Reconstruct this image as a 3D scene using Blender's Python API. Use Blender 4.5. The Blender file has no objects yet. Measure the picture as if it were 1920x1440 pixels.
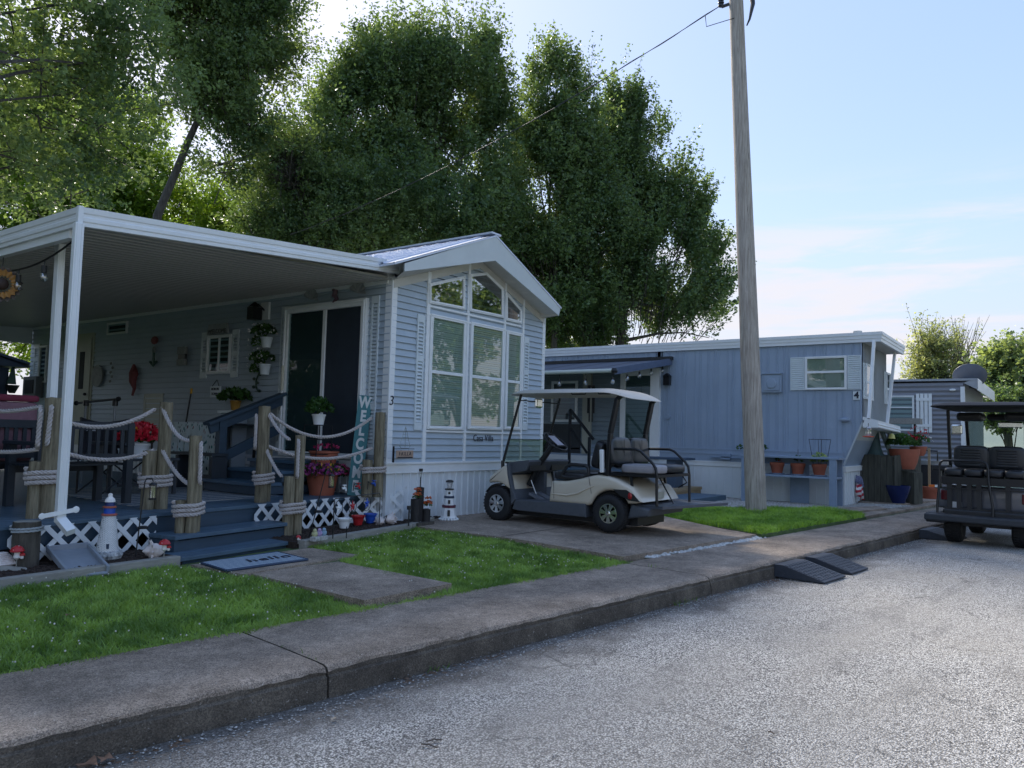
import bpy, math, random
import numpy as np
from mathutils import Vector, Matrix, noise
R = math.radians
random.seed(7); rng = np.random.default_rng(7)
SC = bpy.context.scene
COL = SC.collection

# ------------------------------------------------------------------ camera
PITCH, ROLL, YAW, FPX, CAMH = R(3.79), R(1.485), R(35.742), 1443.0, 1.4
_f = np.array([math.cos(YAW)*math.cos(PITCH), math.sin(YAW)*math.cos(PITCH), math.sin(PITCH)])
_r = np.cross(_f, [0, 0, 1]); _r /= np.linalg.norm(_r); _u = np.cross(_r, _f)
CR = math.cos(ROLL)*_r + math.sin(ROLL)*_u
CU = -math.sin(ROLL)*_r + math.cos(ROLL)*_u
CF = _f
cam = bpy.data.cameras.new('camera'); camo = bpy.data.objects.new('camera', cam); COL.objects.link(camo)
cam.sensor_width = 36.0; cam.lens = 36.0*FPX/1920.0; cam.clip_start = 0.05; cam.clip_end = 3000
camo.matrix_world = Matrix(((CR[0], CU[0], -CF[0], 0), (CR[1], CU[1], -CF[1], 0), (CR[2], CU[2], -CF[2], CAMH), (0, 0, 0, 1)))
SC.camera = camo

def at(px, py, z=None, X=None, Y=None, D=None):
    """survey helper: the world point seen at a measured photo position, on a known plane"""
    d = CF*FPX + CR*(px-960) - CU*(py-720)
    if z is not None: t = (z-CAMH)/d[2]
    elif X is not None: t = X/d[0]
    elif Y is not None: t = Y/d[1]
    else: t = D/math.hypot(d[0], d[1])
    return Vector((d[0]*t, d[1]*t, CAMH+d[2]*t))

# ------------------------------------------------------------------ sky, sun, exposure
SUN_AZ, SUN_EL = 63.0, 37.0       # azimuth measured from +X towards +Y
SKY_STRENGTH, SUN_STRENGTH, EXPOSURE = 0.15, 1.3, 2.7
w = bpy.data.worlds.new("World"); SC.world = w; w.use_nodes = True
nt = w.node_tree; nt.nodes.clear()
N = nt.nodes.new; L = nt.links.new
out = N('ShaderNodeOutputWorld'); bg = N('ShaderNodeBackground'); sky = N('ShaderNodeTexSky')
sky.sky_type = 'NISHITA'; sky.sun_disc = False; sky.sun_elevation = R(SUN_EL); sky.sun_rotation = R(90-SUN_AZ)
sky.altitude = 0; sky.air_density = 1.0; sky.dust_density = .5; sky.ozone_density = 2
tc = N('ShaderNodeTexCoord'); sep = N('ShaderNodeSeparateXYZ'); L(tc.outputs['Generated'], sep.inputs[0])
def math_node(op, a, b=None, clamp=False):
    m = N('ShaderNodeMath'); m.operation = op; m.use_clamp = clamp
    for i, v in enumerate((a, b)):
        if v is None: continue
        if isinstance(v, (int, float)): m.inputs[i].default_value = v
        else: L(v, m.inputs[i])
    return m.outputs[0]
# thin cirrus streaks low over the horizon
mp = N('ShaderNodeMapping'); mp.inputs['Scale'].default_value = (2.2, 2.2, 17.0); L(tc.outputs['Generated'], mp.inputs[0])
nz = N('ShaderNodeTexNoise'); nz.inputs['Scale'].default_value = 1.6; nz.inputs['Detail'].default_value = 6; nz.inputs['Roughness'].default_value = .6
nz.inputs['Distortion'].default_value = .35
L(mp.outputs[0], nz.inputs['Vector'])
el = sep.outputs['Z']
rise = N('ShaderNodeMapRange'); rise.inputs['From Min'].default_value = 0.33; rise.inputs['From Max'].default_value = 0.20
rise.interpolation_type = 'SMOOTHSTEP'; L(el, rise.inputs['Value'])
cl = N('ShaderNodeMapRange'); cl.inputs['From Min'].default_value = .42; cl.inputs['From Max'].default_value = .64; cl.interpolation_type = 'SMOOTHSTEP'
L(nz.outputs['Fac'], cl.inputs['Value'])
fac = math_node('MULTIPLY', math_node('MULTIPLY', cl.outputs[0], rise.outputs[0]), .8)
mx = N('ShaderNodeMix'); mx.data_type = 'RGBA'; L(fac, mx.inputs['Factor']); 
hs = N('ShaderNodeHueSaturation'); hs.inputs['Saturation'].default_value = 2.15; hs.inputs['Hue'].default_value = .513; hs.inputs['Value'].default_value = .77; gm = N('ShaderNodeGamma'); gm.inputs[1].default_value = .3; L(sky.outputs[0], gm.inputs[0]); L(gm.outputs[0], hs.inputs['Color'])
hz = N('ShaderNodeMapRange'); hz.inputs['From Min'].default_value = .30; hz.inputs['From Max'].default_value = .0; hz.inputs['To Max'].default_value = .85; hz.interpolation_type = 'SMOOTHSTEP'; L(el, hz.inputs['Value'])
hm = N('ShaderNodeMix'); hm.data_type = 'RGBA'; L(hz.outputs[0], hm.inputs['Factor']); tn = N('ShaderNodeMix'); tn.data_type = 'RGBA'; tn.blend_type = 'MULTIPLY'; tn.inputs['Factor'].default_value = 1; L(hs.outputs[0], tn.inputs['A']); tn.inputs['B'].default_value = (.96, .935, .965, 1); L(tn.outputs['Result'], hm.inputs['A']); hm.inputs['B'].default_value = (.66, .71, .86, 1)
L(hm.outputs['Result'], mx.inputs['A']); mx.inputs['B'].default_value = (.96, .92, .96, 1)
L(mx.outputs['Result'], bg.inputs[0]); bg.inputs[1].default_value = SKY_STRENGTH; L(bg.outputs[0], out.inputs[0])
sl = bpy.data.lights.new('sun', 'SUN'); sl.energy = SUN_STRENGTH; sl.angle = R(12); sl.color = (1, .93, .82)
so = bpy.data.objects.new('sun', sl); COL.objects.link(so)
sd = Vector((math.cos(R(SUN_AZ))*math.cos(R(SUN_EL)), math.sin(R(SUN_AZ))*math.cos(R(SUN_EL)), math.sin(R(SUN_EL))))
so.rotation_euler = sd.to_track_quat('Z', 'Y').to_euler(); so.location = (0, 0, 30)
SC.view_settings.view_transform = 'Standard'; SC.view_settings.look = 'None'; SC.view_settings.exposure = EXPOSURE; SC.view_settings.gamma = 1
SC.cycles.max_bounces = 8; SC.cycles.transparent_max_bounces = 12; SC.cycles.use_denoising = True
SC.cycles.sample_clamp_indirect = 6

# ------------------------------------------------------------------ materials
def lin(c):
    return tuple((v/12.92 if v <= .04045 else ((v+.055)/1.055)**2.4) for v in c)
MATS = {}
def mat(name, col, rough=.6, var=.12, scale=6, bump=0, bscale=60, metal=0, spec=.5, stretch=None, col2=None, coat=0, detail=4, wear=None, speck=None):
    if name in MATS: return MATS[name]
    m = bpy.data.materials.new(name); m.use_nodes = True; MATS[name] = m
    t = m.node_tree; b = t.nodes['Principled BSDF']
    b.inputs['Roughness'].default_value = rough; b.inputs['Metallic'].default_value = metal
    b.inputs['Specular IOR Level'].default_value = spec; b.inputs['Coat Weight'].default_value = coat
    tc = t.nodes.new('ShaderNodeTexCoord'); mp = t.nodes.new('ShaderNodeMapping'); t.links.new(tc.outputs['Object'], mp.inputs[0])
    if stretch: mp.inputs['Scale'].default_value = stretch
    n = t.nodes.new('ShaderNodeTexNoise'); n.inputs['Scale'].default_value = scale; n.inputs['Detail'].default_value = detail; n.inputs['Roughness'].default_value = .65
    t.links.new(mp.outputs[0], n.inputs['Vector'])
    cr = t.nodes.new('ShaderNodeValToRGB'); cr.color_ramp.elements[0].position = .3; cr.color_ramp.elements[1].position = .7
    a = tuple(max(0, v*(1-var)) for v in col); c = col2 or tuple(min(1, v*(1+var)) for v in col)
    cr.color_ramp.elements[0].color = (*a, 1); cr.color_ramp.elements[1].color = (*c, 1)
    t.links.new(n.outputs['Fac'], cr.inputs[0]); last = cr.outputs[0]
    if wear:
        n3 = t.nodes.new('ShaderNodeTexNoise'); n3.inputs['Scale'].default_value = wear[1]; n3.inputs['Detail'].default_value = 8; n3.inputs['Roughness'].default_value = .7
        t.links.new(mp.outputs[0], n3.inputs['Vector'])
        mr = t.nodes.new('ShaderNodeMapRange'); mr.inputs['From Min'].default_value = wear[2]; mr.inputs['From Max'].default_value = wear[2]+.08
        t.links.new(n3.outputs['Fac'], mr.inputs['Value'])
        mm = t.nodes.new('ShaderNodeMix'); mm.data_type = 'RGBA'; t.links.new(mr.outputs[0], mm.inputs['Factor']); t.links.new(last, mm.inputs['A'])
        mm.inputs['B'].default_value = (*wear[0], 1); last = mm.outputs['Result']
    if speck:
        vo = t.nodes.new('ShaderNodeTexVoronoi'); vo.inputs['Scale'].default_value = speck[0]; t.links.new(tc.outputs['Object'], vo.inputs['Vector'])
        sc_ = t.nodes.new('ShaderNodeSeparateColor'); t.links.new(vo.outputs['Color'], sc_.inputs[0])
        r2 = t.nodes.new('ShaderNodeMapRange'); r2.inputs['To Min'].default_value = 1-speck[1]; r2.inputs['To Max'].default_value = 1+speck[1]; t.links.new(sc_.outputs[0], r2.inputs['Value'])
        n4 = t.nodes.new('ShaderNodeTexNoise'); n4.inputs['Scale'].default_value = 14; n4.inputs['Detail'].default_value = 8; n4.inputs['Roughness'].default_value = .75; t.links.new(tc.outputs['Object'], n4.inputs['Vector'])
        r4 = t.nodes.new('ShaderNodeMapRange'); r4.inputs['From Min'].default_value = .3; r4.inputs['From Max'].default_value = .7; r4.inputs['To Min'].default_value = .72; r4.inputs['To Max'].default_value = 1.25; t.links.new(n4.outputs['Fac'], r4.inputs['Value'])
        mu = t.nodes.new('ShaderNodeMath'); mu.operation = 'MULTIPLY'; t.links.new(r2.outputs[0], mu.inputs[0]); t.links.new(r4.outputs[0], mu.inputs[1])
        vm = t.nodes.new('ShaderNodeVectorMath'); vm.operation = 'SCALE'; t.links.new(last, vm.inputs[0]); t.links.new(mu.outputs[0], vm.inputs['Scale']); last = vm.outputs[0]
    t.links.new(last, b.inputs['Base Color'])
    if bump:
        n2 = t.nodes.new('ShaderNodeTexNoise'); n2.inputs['Scale'].default_value = bscale; n2.inputs['Detail'].default_value = 5
        t.links.new(mp.outputs[0], n2.inputs['Vector'])
        bp = t.nodes.new('ShaderNodeBump'); bp.inputs['Strength'].default_value = bump; bp.inputs['Distance'].default_value = .01
        t.links.new(n2.outputs['Fac'], bp.inputs['Height']); t.links.new(bp.outputs[0], b.inputs['Normal'])
    return m

def glass(name, tint=(.85, .9, .9), dark=.0, rough=.02, mixf=.5):
    """thin window pane: part mirror (fresnel), part see-through"""
    if name in MATS: return MATS[name]
    m = bpy.data.materials.new(name); m.use_nodes = True; MATS[name] = m
    t = m.node_tree; t.nodes.clear()
    o = t.nodes.new('ShaderNodeOutputMaterial'); g = t.nodes.new('ShaderNodeBsdfGlossy'); g.inputs['Roughness'].default_value = rough
    tr = t.nodes.new('ShaderNodeBsdfTransparent'); tr.inputs[0].default_value = (*tint, 1)
    fr = t.nodes.new('ShaderNodeLayerWeight'); fr.inputs[0].default_value = .5
    pw = t.nodes.new('ShaderNodeMath'); pw.operation = 'POWER'; pw.inputs[1].default_value = 4.5; t.links.new(fr.outputs['Facing'], pw.inputs[0])
    ml = t.nodes.new('ShaderNodeMath'); ml.operation = 'MULTIPLY_ADD'; ml.inputs[1].default_value = .95; ml.inputs[2].default_value = .06+mixf; ml.use_clamp = True
    t.links.new(pw.outputs[0], ml.inputs[0])
    mx = t.nodes.new('ShaderNodeMixShader'); t.links.new(ml.outputs[0], mx.inputs[0]); t.links.new(tr.outputs[0], mx.inputs[1]); t.links.new(g.outputs[0], mx.inputs[2])
    t.links.new(mx.outputs[0], o.inputs[0])
    return m

def leafmat(name, a, b, trans=.5, scale=.6, c=None):
    if name in MATS: return MATS[name]
    m = bpy.data.materials.new(name); m.use_nodes = True; MATS[name] = m
    t = m.node_tree; t.nodes.clear(); o = t.nodes.new('ShaderNodeOutputMaterial')
    tc = t.nodes.new('ShaderNodeTexCoord')
    n = t.nodes.new('ShaderNodeTexNoise'); n.inputs['Scale'].default_value = scale; n.inputs['Detail'].default_value = 3
    n2 = t.nodes.new('ShaderNodeTexWhiteNoise'); 
    sn = t.nodes.new('ShaderNodeVectorMath'); sn.operation = 'SNAP'; sn.inputs[1].default_value = (.13, .13, .13)
    t.links.new(tc.outputs['Object'], n.inputs['Vector']); t.links.new(tc.outputs['Object'], sn.inputs[0]); t.links.new(sn.outputs[0], n2.inputs['Vector'])
    ad = t.nodes.new('ShaderNodeMath'); ad.operation = 'MULTIPLY_ADD'; ad.inputs[1].default_value = .35; t.links.new(n2.outputs['Value'], ad.inputs[0]); 
    sb = t.nodes.new('ShaderNodeMath'); sb.operation = 'SUBTRACT'; sb.inputs[1].default_value = .17; t.links.new(n.outputs['Fac'], sb.inputs[0]); t.links.new(sb.outputs[0], ad.inputs[2])
    cr = t.nodes.new('ShaderNodeValToRGB'); cr.color_ramp.elements[0].position = .3; cr.color_ramp.elements[1].position = .7
    cr.color_ramp.elements[0].color = (*a, 1); cr.color_ramp.elements[1].color = (*b, 1)
    t.links.new(ad.outputs[0], cr.inputs[0])
    d = t.nodes.new('ShaderNodeBsdfPrincipled'); d.inputs['Roughness'].default_value = .45; d.inputs['Specular IOR Level'].default_value = .4
    tl = t.nodes.new('ShaderNodeBsdfTranslucent')
    gm = t.nodes.new('ShaderNodeMix'); gm.data_type = 'RGBA'; gm.blend_type = 'MULTIPLY'; gm.inputs['Factor'].default_value = 1
    t.links.new(cr.outputs[0], gm.inputs['A']); gm.inputs['B'].default_value = (*(c or (2.2, 2.0, .9)), 1)
    t.links.new(cr.outputs[0], d.inputs['Base Color']); t.links.new(gm.outputs['Result'], tl.inputs[0])
    mx = t.nodes.new('ShaderNodeMixShader'); mx.inputs[0].default_value = trans
    t.links.new(d.outputs[0], mx.inputs[1]); t.links.new(tl.outputs[0], mx.inputs[2]); t.links.new(mx.outputs[0], o.inputs[0])
    return m

# ------------------------------------------------------------------ mesh builder
class MB:
    def __init__(s): s.v = []; s.f = []; s.m = []; s.cur = 0
    def add(s, vs, fs):
        o = len(s.v); s.v += [tuple(p) for p in vs]
        for f in fs: s.f.append(tuple(i+o for i in f)); s.m.append(s.cur)
        return s
    def box(s, x0, x1, y0, y1, z0, z1):
        x0, x1 = min(x0, x1), max(x0, x1); y0, y1 = min(y0, y1), max(y0, y1); z0, z1 = min(z0, z1), max(z0, z1)
        return s.add([(x0,y0,z0),(x1,y0,z0),(x1,y1,z0),(x0,y1,z0),(x0,y0,z1),(x1,y0,z1),(x1,y1,z1),(x0,y1,z1)],
                     [(0,3,2,1),(4,5,6,7),(0,1,5,4),(1,2,6,5),(2,3,7,6),(3,0,4,7)])
    def obox(s, c, size, rz=0, M=None):
        hx, hy, hz = [k/2 for k in size]; c = Vector(c)
        Mt = M or Matrix.Rotation(rz, 3, 'Z')
        vs = [c + Mt @ Vector((sx*hx, sy*hy, sz*hz)) for sz in (-1,1) for sx, sy in ((-1,-1),(1,-1),(1,1),(-1,1))]
        return s.add(vs, [(0,3,2,1),(4,5,6,7),(0,1,5,4),(1,2,6,5),(2,3,7,6),(3,0,4,7)])
    def beam(s, a, b, w, h, up=(0,0,1)):
        """bar of section w x h from a to b"""
        a, b = Vector(a), Vector(b); d = (b-a); l = d.length; d.normalize(); up = Vector(up)
        if abs(d.dot(up)) > .98: up = Vector((0,1,0))
        x = d.cross(up).normalized(); y = x.cross(d).normalized()
        vs = [p + x*sx*w/2 + y*sy*h/2 for p in (a, b) for sx, sy in ((-1,-1),(1,-1),(1,1),(-1,1))]
        return s.add(vs, [(0,1,2,3),(7,6,5,4),(0,4,5,1),(1,5,6,2),(2,6,7,3),(3,7,4,0)])
    def tube(s, pts, r, n=8, caps=True):
        pts = [Vector(p) for p in pts]; rs = r if isinstance(r, (list, tuple)) else [r]*len(pts)
        o = len(s.v); prev = None
        for i, p in enumerate(pts):
            t = (pts[min(i+1, len(pts)-1)] - pts[max(i-1, 0)])
            t = t.normalized() if t.length > 1e-9 else Vector((0,0,1))
            if prev is None:
                a = Vector((0,0,1)) if abs(t.z) < .9 else Vector((1,0,0)); x = t.cross(a).normalized()
            else:
                x = (prev - t*prev.dot(t))
                x = x.normalized() if x.length > 1e-6 else t.orthogonal().normalized()
            prev = x; y = t.cross(x)
            for k in range(n):
                a = 2*math.pi*k/n; s.v.append(tuple(p + (x*math.cos(a)+y*math.sin(a))*rs[i]))
        for i in range(len(pts)-1):
            for k in range(n):
                k2 = (k+1) % n
                s.f.append((o+i*n+k, o+i*n+k2, o+(i+1)*n+k2, o+(i+1)*n+k)); s.m.append(s.cur)
        if caps:
            s.f.append(tuple(o+k for k in reversed(range(n)))); s.m.append(s.cur)
            e = o+(len(pts)-1)*n; s.f.append(tuple(e+k for k in range(n))); s.m.append(s.cur)
        return s
    def cyl(s, a, b, r0, r1=None, n=16, caps=True): return s.tube([a, b], [r0, r0 if r1 is None else r1], n, caps)
    def lathe(s, prof, c, n=24, axis='Z', M=None, jit=0):
        """prof: list of (radius, height)"""
        o = len(s.v); c = Vector(c)
        for r, h in prof:
            for k in range(n):
                a = 2*math.pi*k/n; q = r*(1+jit*math.sin(a*3+h*40))
                p = Vector((q*math.cos(a), q*math.sin(a), h))
                if axis == 'X': p = Vector((p.z, p.x, p.y))
                if axis == 'Y': p = Vector((p.y, p.z, p.x))
                if M: p = M @ p
                s.v.append(tuple(c+p))
        for i in range(len(prof)-1):
            for k in range(n):
                k2 = (k+1) % n; s.f.append((o+i*n+k, o+i*n+k2, o+(i+1)*n+k2, o+(i+1)*n+k)); s.m.append(s.cur)
        s.f.append(tuple(o+k for k in reversed(range(n)))); s.m.append(s.cur)
        e = o+(len(prof)-1)*n; s.f.append(tuple(e+k for k in range(n))); s.m.append(s.cur)
        return s
    def sphere(s, c, r, n=12, sc=(1,1,1), M=None):
        o = len(s.v); c = Vector(c); m = max(4, n//2)
        for i in range(m+1):
            th = math.pi*i/m
            for k in range(n):
                a = 2*math.pi*k/n; p = Vector((math.sin(th)*math.cos(a)*r*sc[0], math.sin(th)*math.sin(a)*r*sc[1], math.cos(th)*r*sc[2]))
                if M: p = M @ p
                s.v.append(tuple(c+p))
        for i in range(m):
            for k in range(n):
                k2 = (k+1) % n; s.f.append((o+i*n+k, o+(i+1)*n+k, o+(i+1)*n+k2, o+i*n+k2)); s.m.append(s.cur)
        return s
    def prism(s, poly, fn0, fn1):
        """poly of 2D points mapped by fn0 and fn1 to the two end faces"""
        n = len(poly); o = len(s.v)
        s.v += [tuple(fn0(*p)) for p in poly] + [tuple(fn1(*p)) for p in poly]
        for k in range(n):
            k2 = (k+1) % n; s.f.append((o+k, o+k2, o+n+k2, o+n+k)); s.m.append(s.cur)
        s.f.append(tuple(o+k for k in reversed(range(n)))); s.m.append(s.cur)
        s.f.append(tuple(o+n+k for k in range(n))); s.m.append(s.cur)
        return s
    def prX(s, poly, x0, x1): return s.prism(poly, lambda y, z: (x0, y, z), lambda y, z: (x1, y, z))
    def prY(s, poly, y0, y1): return s.prism(poly, lambda x, z: (x, y0, z), lambda x, z: (x, y1, z))
    def prZ(s, poly, z0, z1): return s.prism(poly, lambda x, y: (x, y, z0), lambda x, y: (x, y, z1))
    def strip(s, A, B):
        """sheet between two polylines"""
        o = len(s.v); n = len(A); s.v += [tuple(p) for p in A] + [tuple(p) for p in B]
        for i in range(n-1): s.f.append((o+i, o+i+1, o+n+i+1, o+n+i)); s.m.append(s.cur)
        return s

KEEP = {}
def build(name, mb, m, parent=None, local=False, bevel=0, smooth=False, angle=35, solid=0, label=None, fixn=True):
    me = bpy.data.meshes.new(name)
    vs = mb.v
    if parent is not None and not local:
        l = parent.get('_base', None) or (0, 0, 0)
        vs = [(p[0]-l[0], p[1]-l[1], p[2]-l[2]) for p in vs]
    me.from_pydata(vs, [], mb.f)
    ms = m if isinstance(m, (list, tuple)) else [m]
    for q in ms: me.materials.append(q)
    if len(ms) > 1: me.polygons.foreach_set('material_index', mb.m)
    if fixn and len(mb.f) < 60000:
        import bmesh
        bm = bmesh.new(); bm.from_mesh(me); bmesh.ops.recalc_face_normals(bm, faces=bm.faces); bm.to_mesh(me); bm.free()
    me.update()
    if smooth: me.shade_smooth(); me.set_sharp_from_angle(angle=R(angle))
    o = bpy.data.objects.new(name, me); COL.objects.link(o)
    if parent is not None: o.parent = parent
    if bevel:
        b = o.modifiers.new('bevel', 'BEVEL'); b.width = bevel; b.segments = 2; b.limit_method = 'ANGLE'; b.angle_limit = R(40)
    if solid:
        b = o.modifiers.new('solid', 'SOLIDIFY'); b.thickness = solid; b.offset = 0
    if label: o['label'] = label
    return o
def tag(o, label=None, cat=None, group=None, kind=None):
    if label: o['label'] = label
    if cat: o['category'] = cat
    if group: o['group'] = group
    if kind: o['kind'] = kind
    return o
BASES = []
def thing(name, label, cat, loc=(0,0,0), rz=0, group=None):
    o = bpy.data.objects.new(name, None); COL.objects.link(o); o.location = loc; o.rotation_euler = (0, 0, rz)
    o.empty_display_size = .1
    o['_base'] = [float(v) for v in loc]; BASES.append(o)
    return tag(o, label, cat, group)
def sub(o, child, loc=None): 
    return o
def sub_build(name, mb, m, parent, root, **k):
    """a sub-part: parent is a part mesh living in root's frame"""
    l = root['_base']; mb.v = [(p[0]-l[0], p[1]-l[1], p[2]-l[2]) for p in mb.v] if not k.get('local') else mb.v
    k['local'] = True
    o = build(name, mb, m, None, **k); o.parent = parent
    return o
def text(s, size, loc, rot, m, parent=None, ext=.004, name='lettering', align='CENTER', sx=1, root=None, shear=0, spacing=1, bold=0):
    c = bpy.data.curves.new('t', 'FONT'); c.body = s; c.size = size; c.extrude = ext; c.align_x = align; c.align_y = 'CENTER'; c.shear = shear; c.space_character = spacing; c.offset = bold
    o = bpy.data.objects.new('t', c); COL.objects.link(o); bpy.context.view_layer.update()
    me = bpy.data.meshes.new_from_object(o); bpy.data.objects.remove(o); bpy.data.curves.remove(c)
    me.materials.clear(); me.materials.append(m); me.name = name
    M = Matrix.Translation(Vector(loc)) @ rot.to_4x4() @ Matrix.Diagonal((sx, 1, 1, 1))
    if parent is not None:
        l = (root or parent).get('_base', (0,0,0)); M = Matrix.Translation(-Vector(l)) @ M
    me.transform(M)
    q = bpy.data.objects.new(name, me); COL.objects.link(q)
    if parent is not None: q.parent = parent
    return q
ROT_NEGY = Matrix(((1,0,0),(0,0,-1),(0,1,0)))          # text facing -Y, reading along +X
ROT_NEGX = Matrix(((0,0,-1),(-1,0,0),(0,1,0)))         # text facing -X, reading along -Y
def dup(root, loc, rz=None, label=None, group=None, scale=None):
    r = root.copy(); COL.objects.link(r); r.location = loc
    if rz is not None: r.rotation_euler = (0, 0, rz)
    if scale: r.scale = (scale,)*3
    if label: r['label'] = label
    if group: r['group'] = group
    for ch in list(root.children):
        c = ch.copy(); COL.objects.link(c); c.parent = r
        for g in ch.children:
            d = g.copy(); COL.objects.link(d); d.parent = c
    return r
# ------------------------------------------------------------------ palette (real base colours)
M_white = mat('white_trim', (.78,.80,.80), .45, .05, 3, .02, 30, wear=((.42,.42,.38), 5, .68))
M_alum = mat('white_aluminium', (.74,.77,.78), .38, .05, 2, .015, 20, wear=((.45,.44,.40), 3.5, .70))
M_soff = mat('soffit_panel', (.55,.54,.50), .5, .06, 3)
M_siding = mat('light_blue_siding', (.40,.47,.53), .5, .05, 2.5, .02, 40)
M_skirt = mat('white_skirting', (.70,.74,.76), .4, .05, 2, .02, 20, wear=((.40,.40,.34), 4, .66))
M_gable = mat('pale_gable_board', (.56,.60,.60), .6, .06, 2, .03, 30)
M_roofm = mat('metal_roofing', (.60,.64,.74), .3, .05, 2, metal=.3)
M_shut = mat('shutter_paint', (.62,.68,.70), .5, .05, 5)
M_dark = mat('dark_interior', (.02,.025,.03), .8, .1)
M_blind = mat('window_blind', (.50,.53,.48), .6, .05, 4)
M_blind2 = mat('window_blind_tan', (.58,.55,.46), .6, .06, 4)
M_black = mat('black_plastic', (.018,.019,.021), .45, .15, 8)
M_blackm = mat('black_metal', (.015,.016,.018), .35, .1, 8, metal=.2)
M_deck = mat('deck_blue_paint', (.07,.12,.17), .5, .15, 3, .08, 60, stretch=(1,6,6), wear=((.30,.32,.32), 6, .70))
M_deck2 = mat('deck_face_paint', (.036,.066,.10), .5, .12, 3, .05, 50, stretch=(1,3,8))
M_wood = mat('treated_log', (.10,.08,.045), .8, .35, 6, .5, 30, stretch=(7,7,.6), col2=(.31,.27,.18), detail=8, wear=((.04,.034,.022), 9, .66))
M_pole = mat('weathered_pole_wood', (.30,.255,.215), .85, .3, 7, .5, 40, stretch=(6,6,.35), col2=(.54,.49,.43), detail=10, wear=((.06,.05,.04), 8, .61))
M_stump = mat('old_dark_wood', (.05,.045,.038), .85, .3, 6, .4, 30, stretch=(5,5,.8), col2=(.11,.10,.08), detail=8)
M_planter = mat('mossy_planks', (.045,.045,.034), .85, .4, 4, .4, 30, stretch=(4,4,.6), col2=(.10,.10,.078), detail=8, wear=((.20,.20,.17), 7, .68))
M_rope = mat('manila_rope', (.46,.42,.40), .8, .12, 30)
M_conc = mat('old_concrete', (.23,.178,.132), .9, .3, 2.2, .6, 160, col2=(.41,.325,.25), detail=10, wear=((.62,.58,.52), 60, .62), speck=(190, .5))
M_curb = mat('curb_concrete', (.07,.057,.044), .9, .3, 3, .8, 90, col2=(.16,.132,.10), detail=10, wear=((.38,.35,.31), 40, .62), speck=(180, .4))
M_timber = mat('grey_timber', (.28,.27,.24), .8, .2, 5, .3, 40, stretch=(1,6,6))
M_mulch = mat('dark_mulch', (.035,.022,.016), .95, .5, 40, .8, 60)
M_soil = mat('lawn_soil', (.07,.11,.035), .95, .3, 8, .4, 50)
M_terra = mat('terracotta', (.36,.105,.06), .7, .12, 8, .05, 60)
M_blue4 = mat('blue_aluminium_siding', (.285,.355,.45), .42, .07, 1.5, .04, 7, wear=((.33,.40,.50), 2.5, .62))
M_blue4b = mat('blue_wood_paint', (.23,.30,.40), .55, .08, 4, .05, 30)
M_grey5 = mat('grey_siding', (.22,.225,.25), .5, .05, 2)
M_lattice = mat('white_lattice', (.72,.76,.78), .5, .04, 5)
M_navy = mat('dark_navy_shed', (.03,.05,.09), .6, .1, 4)
M_redp = mat('red_paint', (.45,.02,.025), .4, .1, 10)
M_bluep = mat('bright_blue_paint', (.015,.08,.42), .4, .1, 10)
M_shell = mat('sea_shell', (.62,.52,.47), .5, .12, 14, .1, 60, col2=(.78,.72,.68))
M_stone = mat('grey_stone', (.28,.28,.27), .85, .35, 20, .5, 60, col2=(.55,.55,.53))
M_fol = leafmat('shrub_leaf', (.02,.06,.015), (.06,.14,.03), .35, 6)
M_bulb = glass('bulb_glass', (.9,.9,.9), mixf=.25)
M_cart = mat('cart_champagne_paint', (.60,.54,.43), .22, .02, 2, coat=.6)
M_cartgrey = mat('cart_grey_plastic', (.075,.085,.10), .6, .1, 20, .1, 120)
M_vinyl = mat('black_vinyl', (.020,.022,.026), .38, .1, 10, .06, 90)
M_vinylg = mat('grey_vinyl', (.30,.29,.31), .45, .08, 10, .04, 90)
M_tyre = mat('tyre_rubber', (.012,.013,.015), .75, .15, 20, .2, 100)
M_chrome = mat('wheel_chrome', (.75,.75,.72), .18, .02, 2, metal=1)
M_clear = glass('clear_windscreen', (.72,.80,.76), mixf=.05)
M_pane = glass('window_pane', (.74,.84,.79), mixf=.14)
M_panedark = glass('door_pane', (.55,.68,.68), mixf=-.02)
M_paneT = glass('upper_window_pane', (.35,.40,.38), mixf=.42)
M_chevron = mat('faded_black_letters', (.012,.015,.03), .6, .05)
# ------------------------------------------------------------------ setting: ground, road, pavement
RA = math.atan(-.132); RU = Vector((math.cos(RA), math.sin(RA), 0)); RV = Vector((-math.sin(RA), math.cos(RA), 0)); RO = Vector((0, 3.597, 0))
def rd(u, v, z=0): p = RO + RU*u + RV*v; return (p.x, p.y, z)
def rv(x, y): return (Vector((x, y, 0))-RO).dot(RV)
def yback(x): return 4.55-.1375*x

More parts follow.
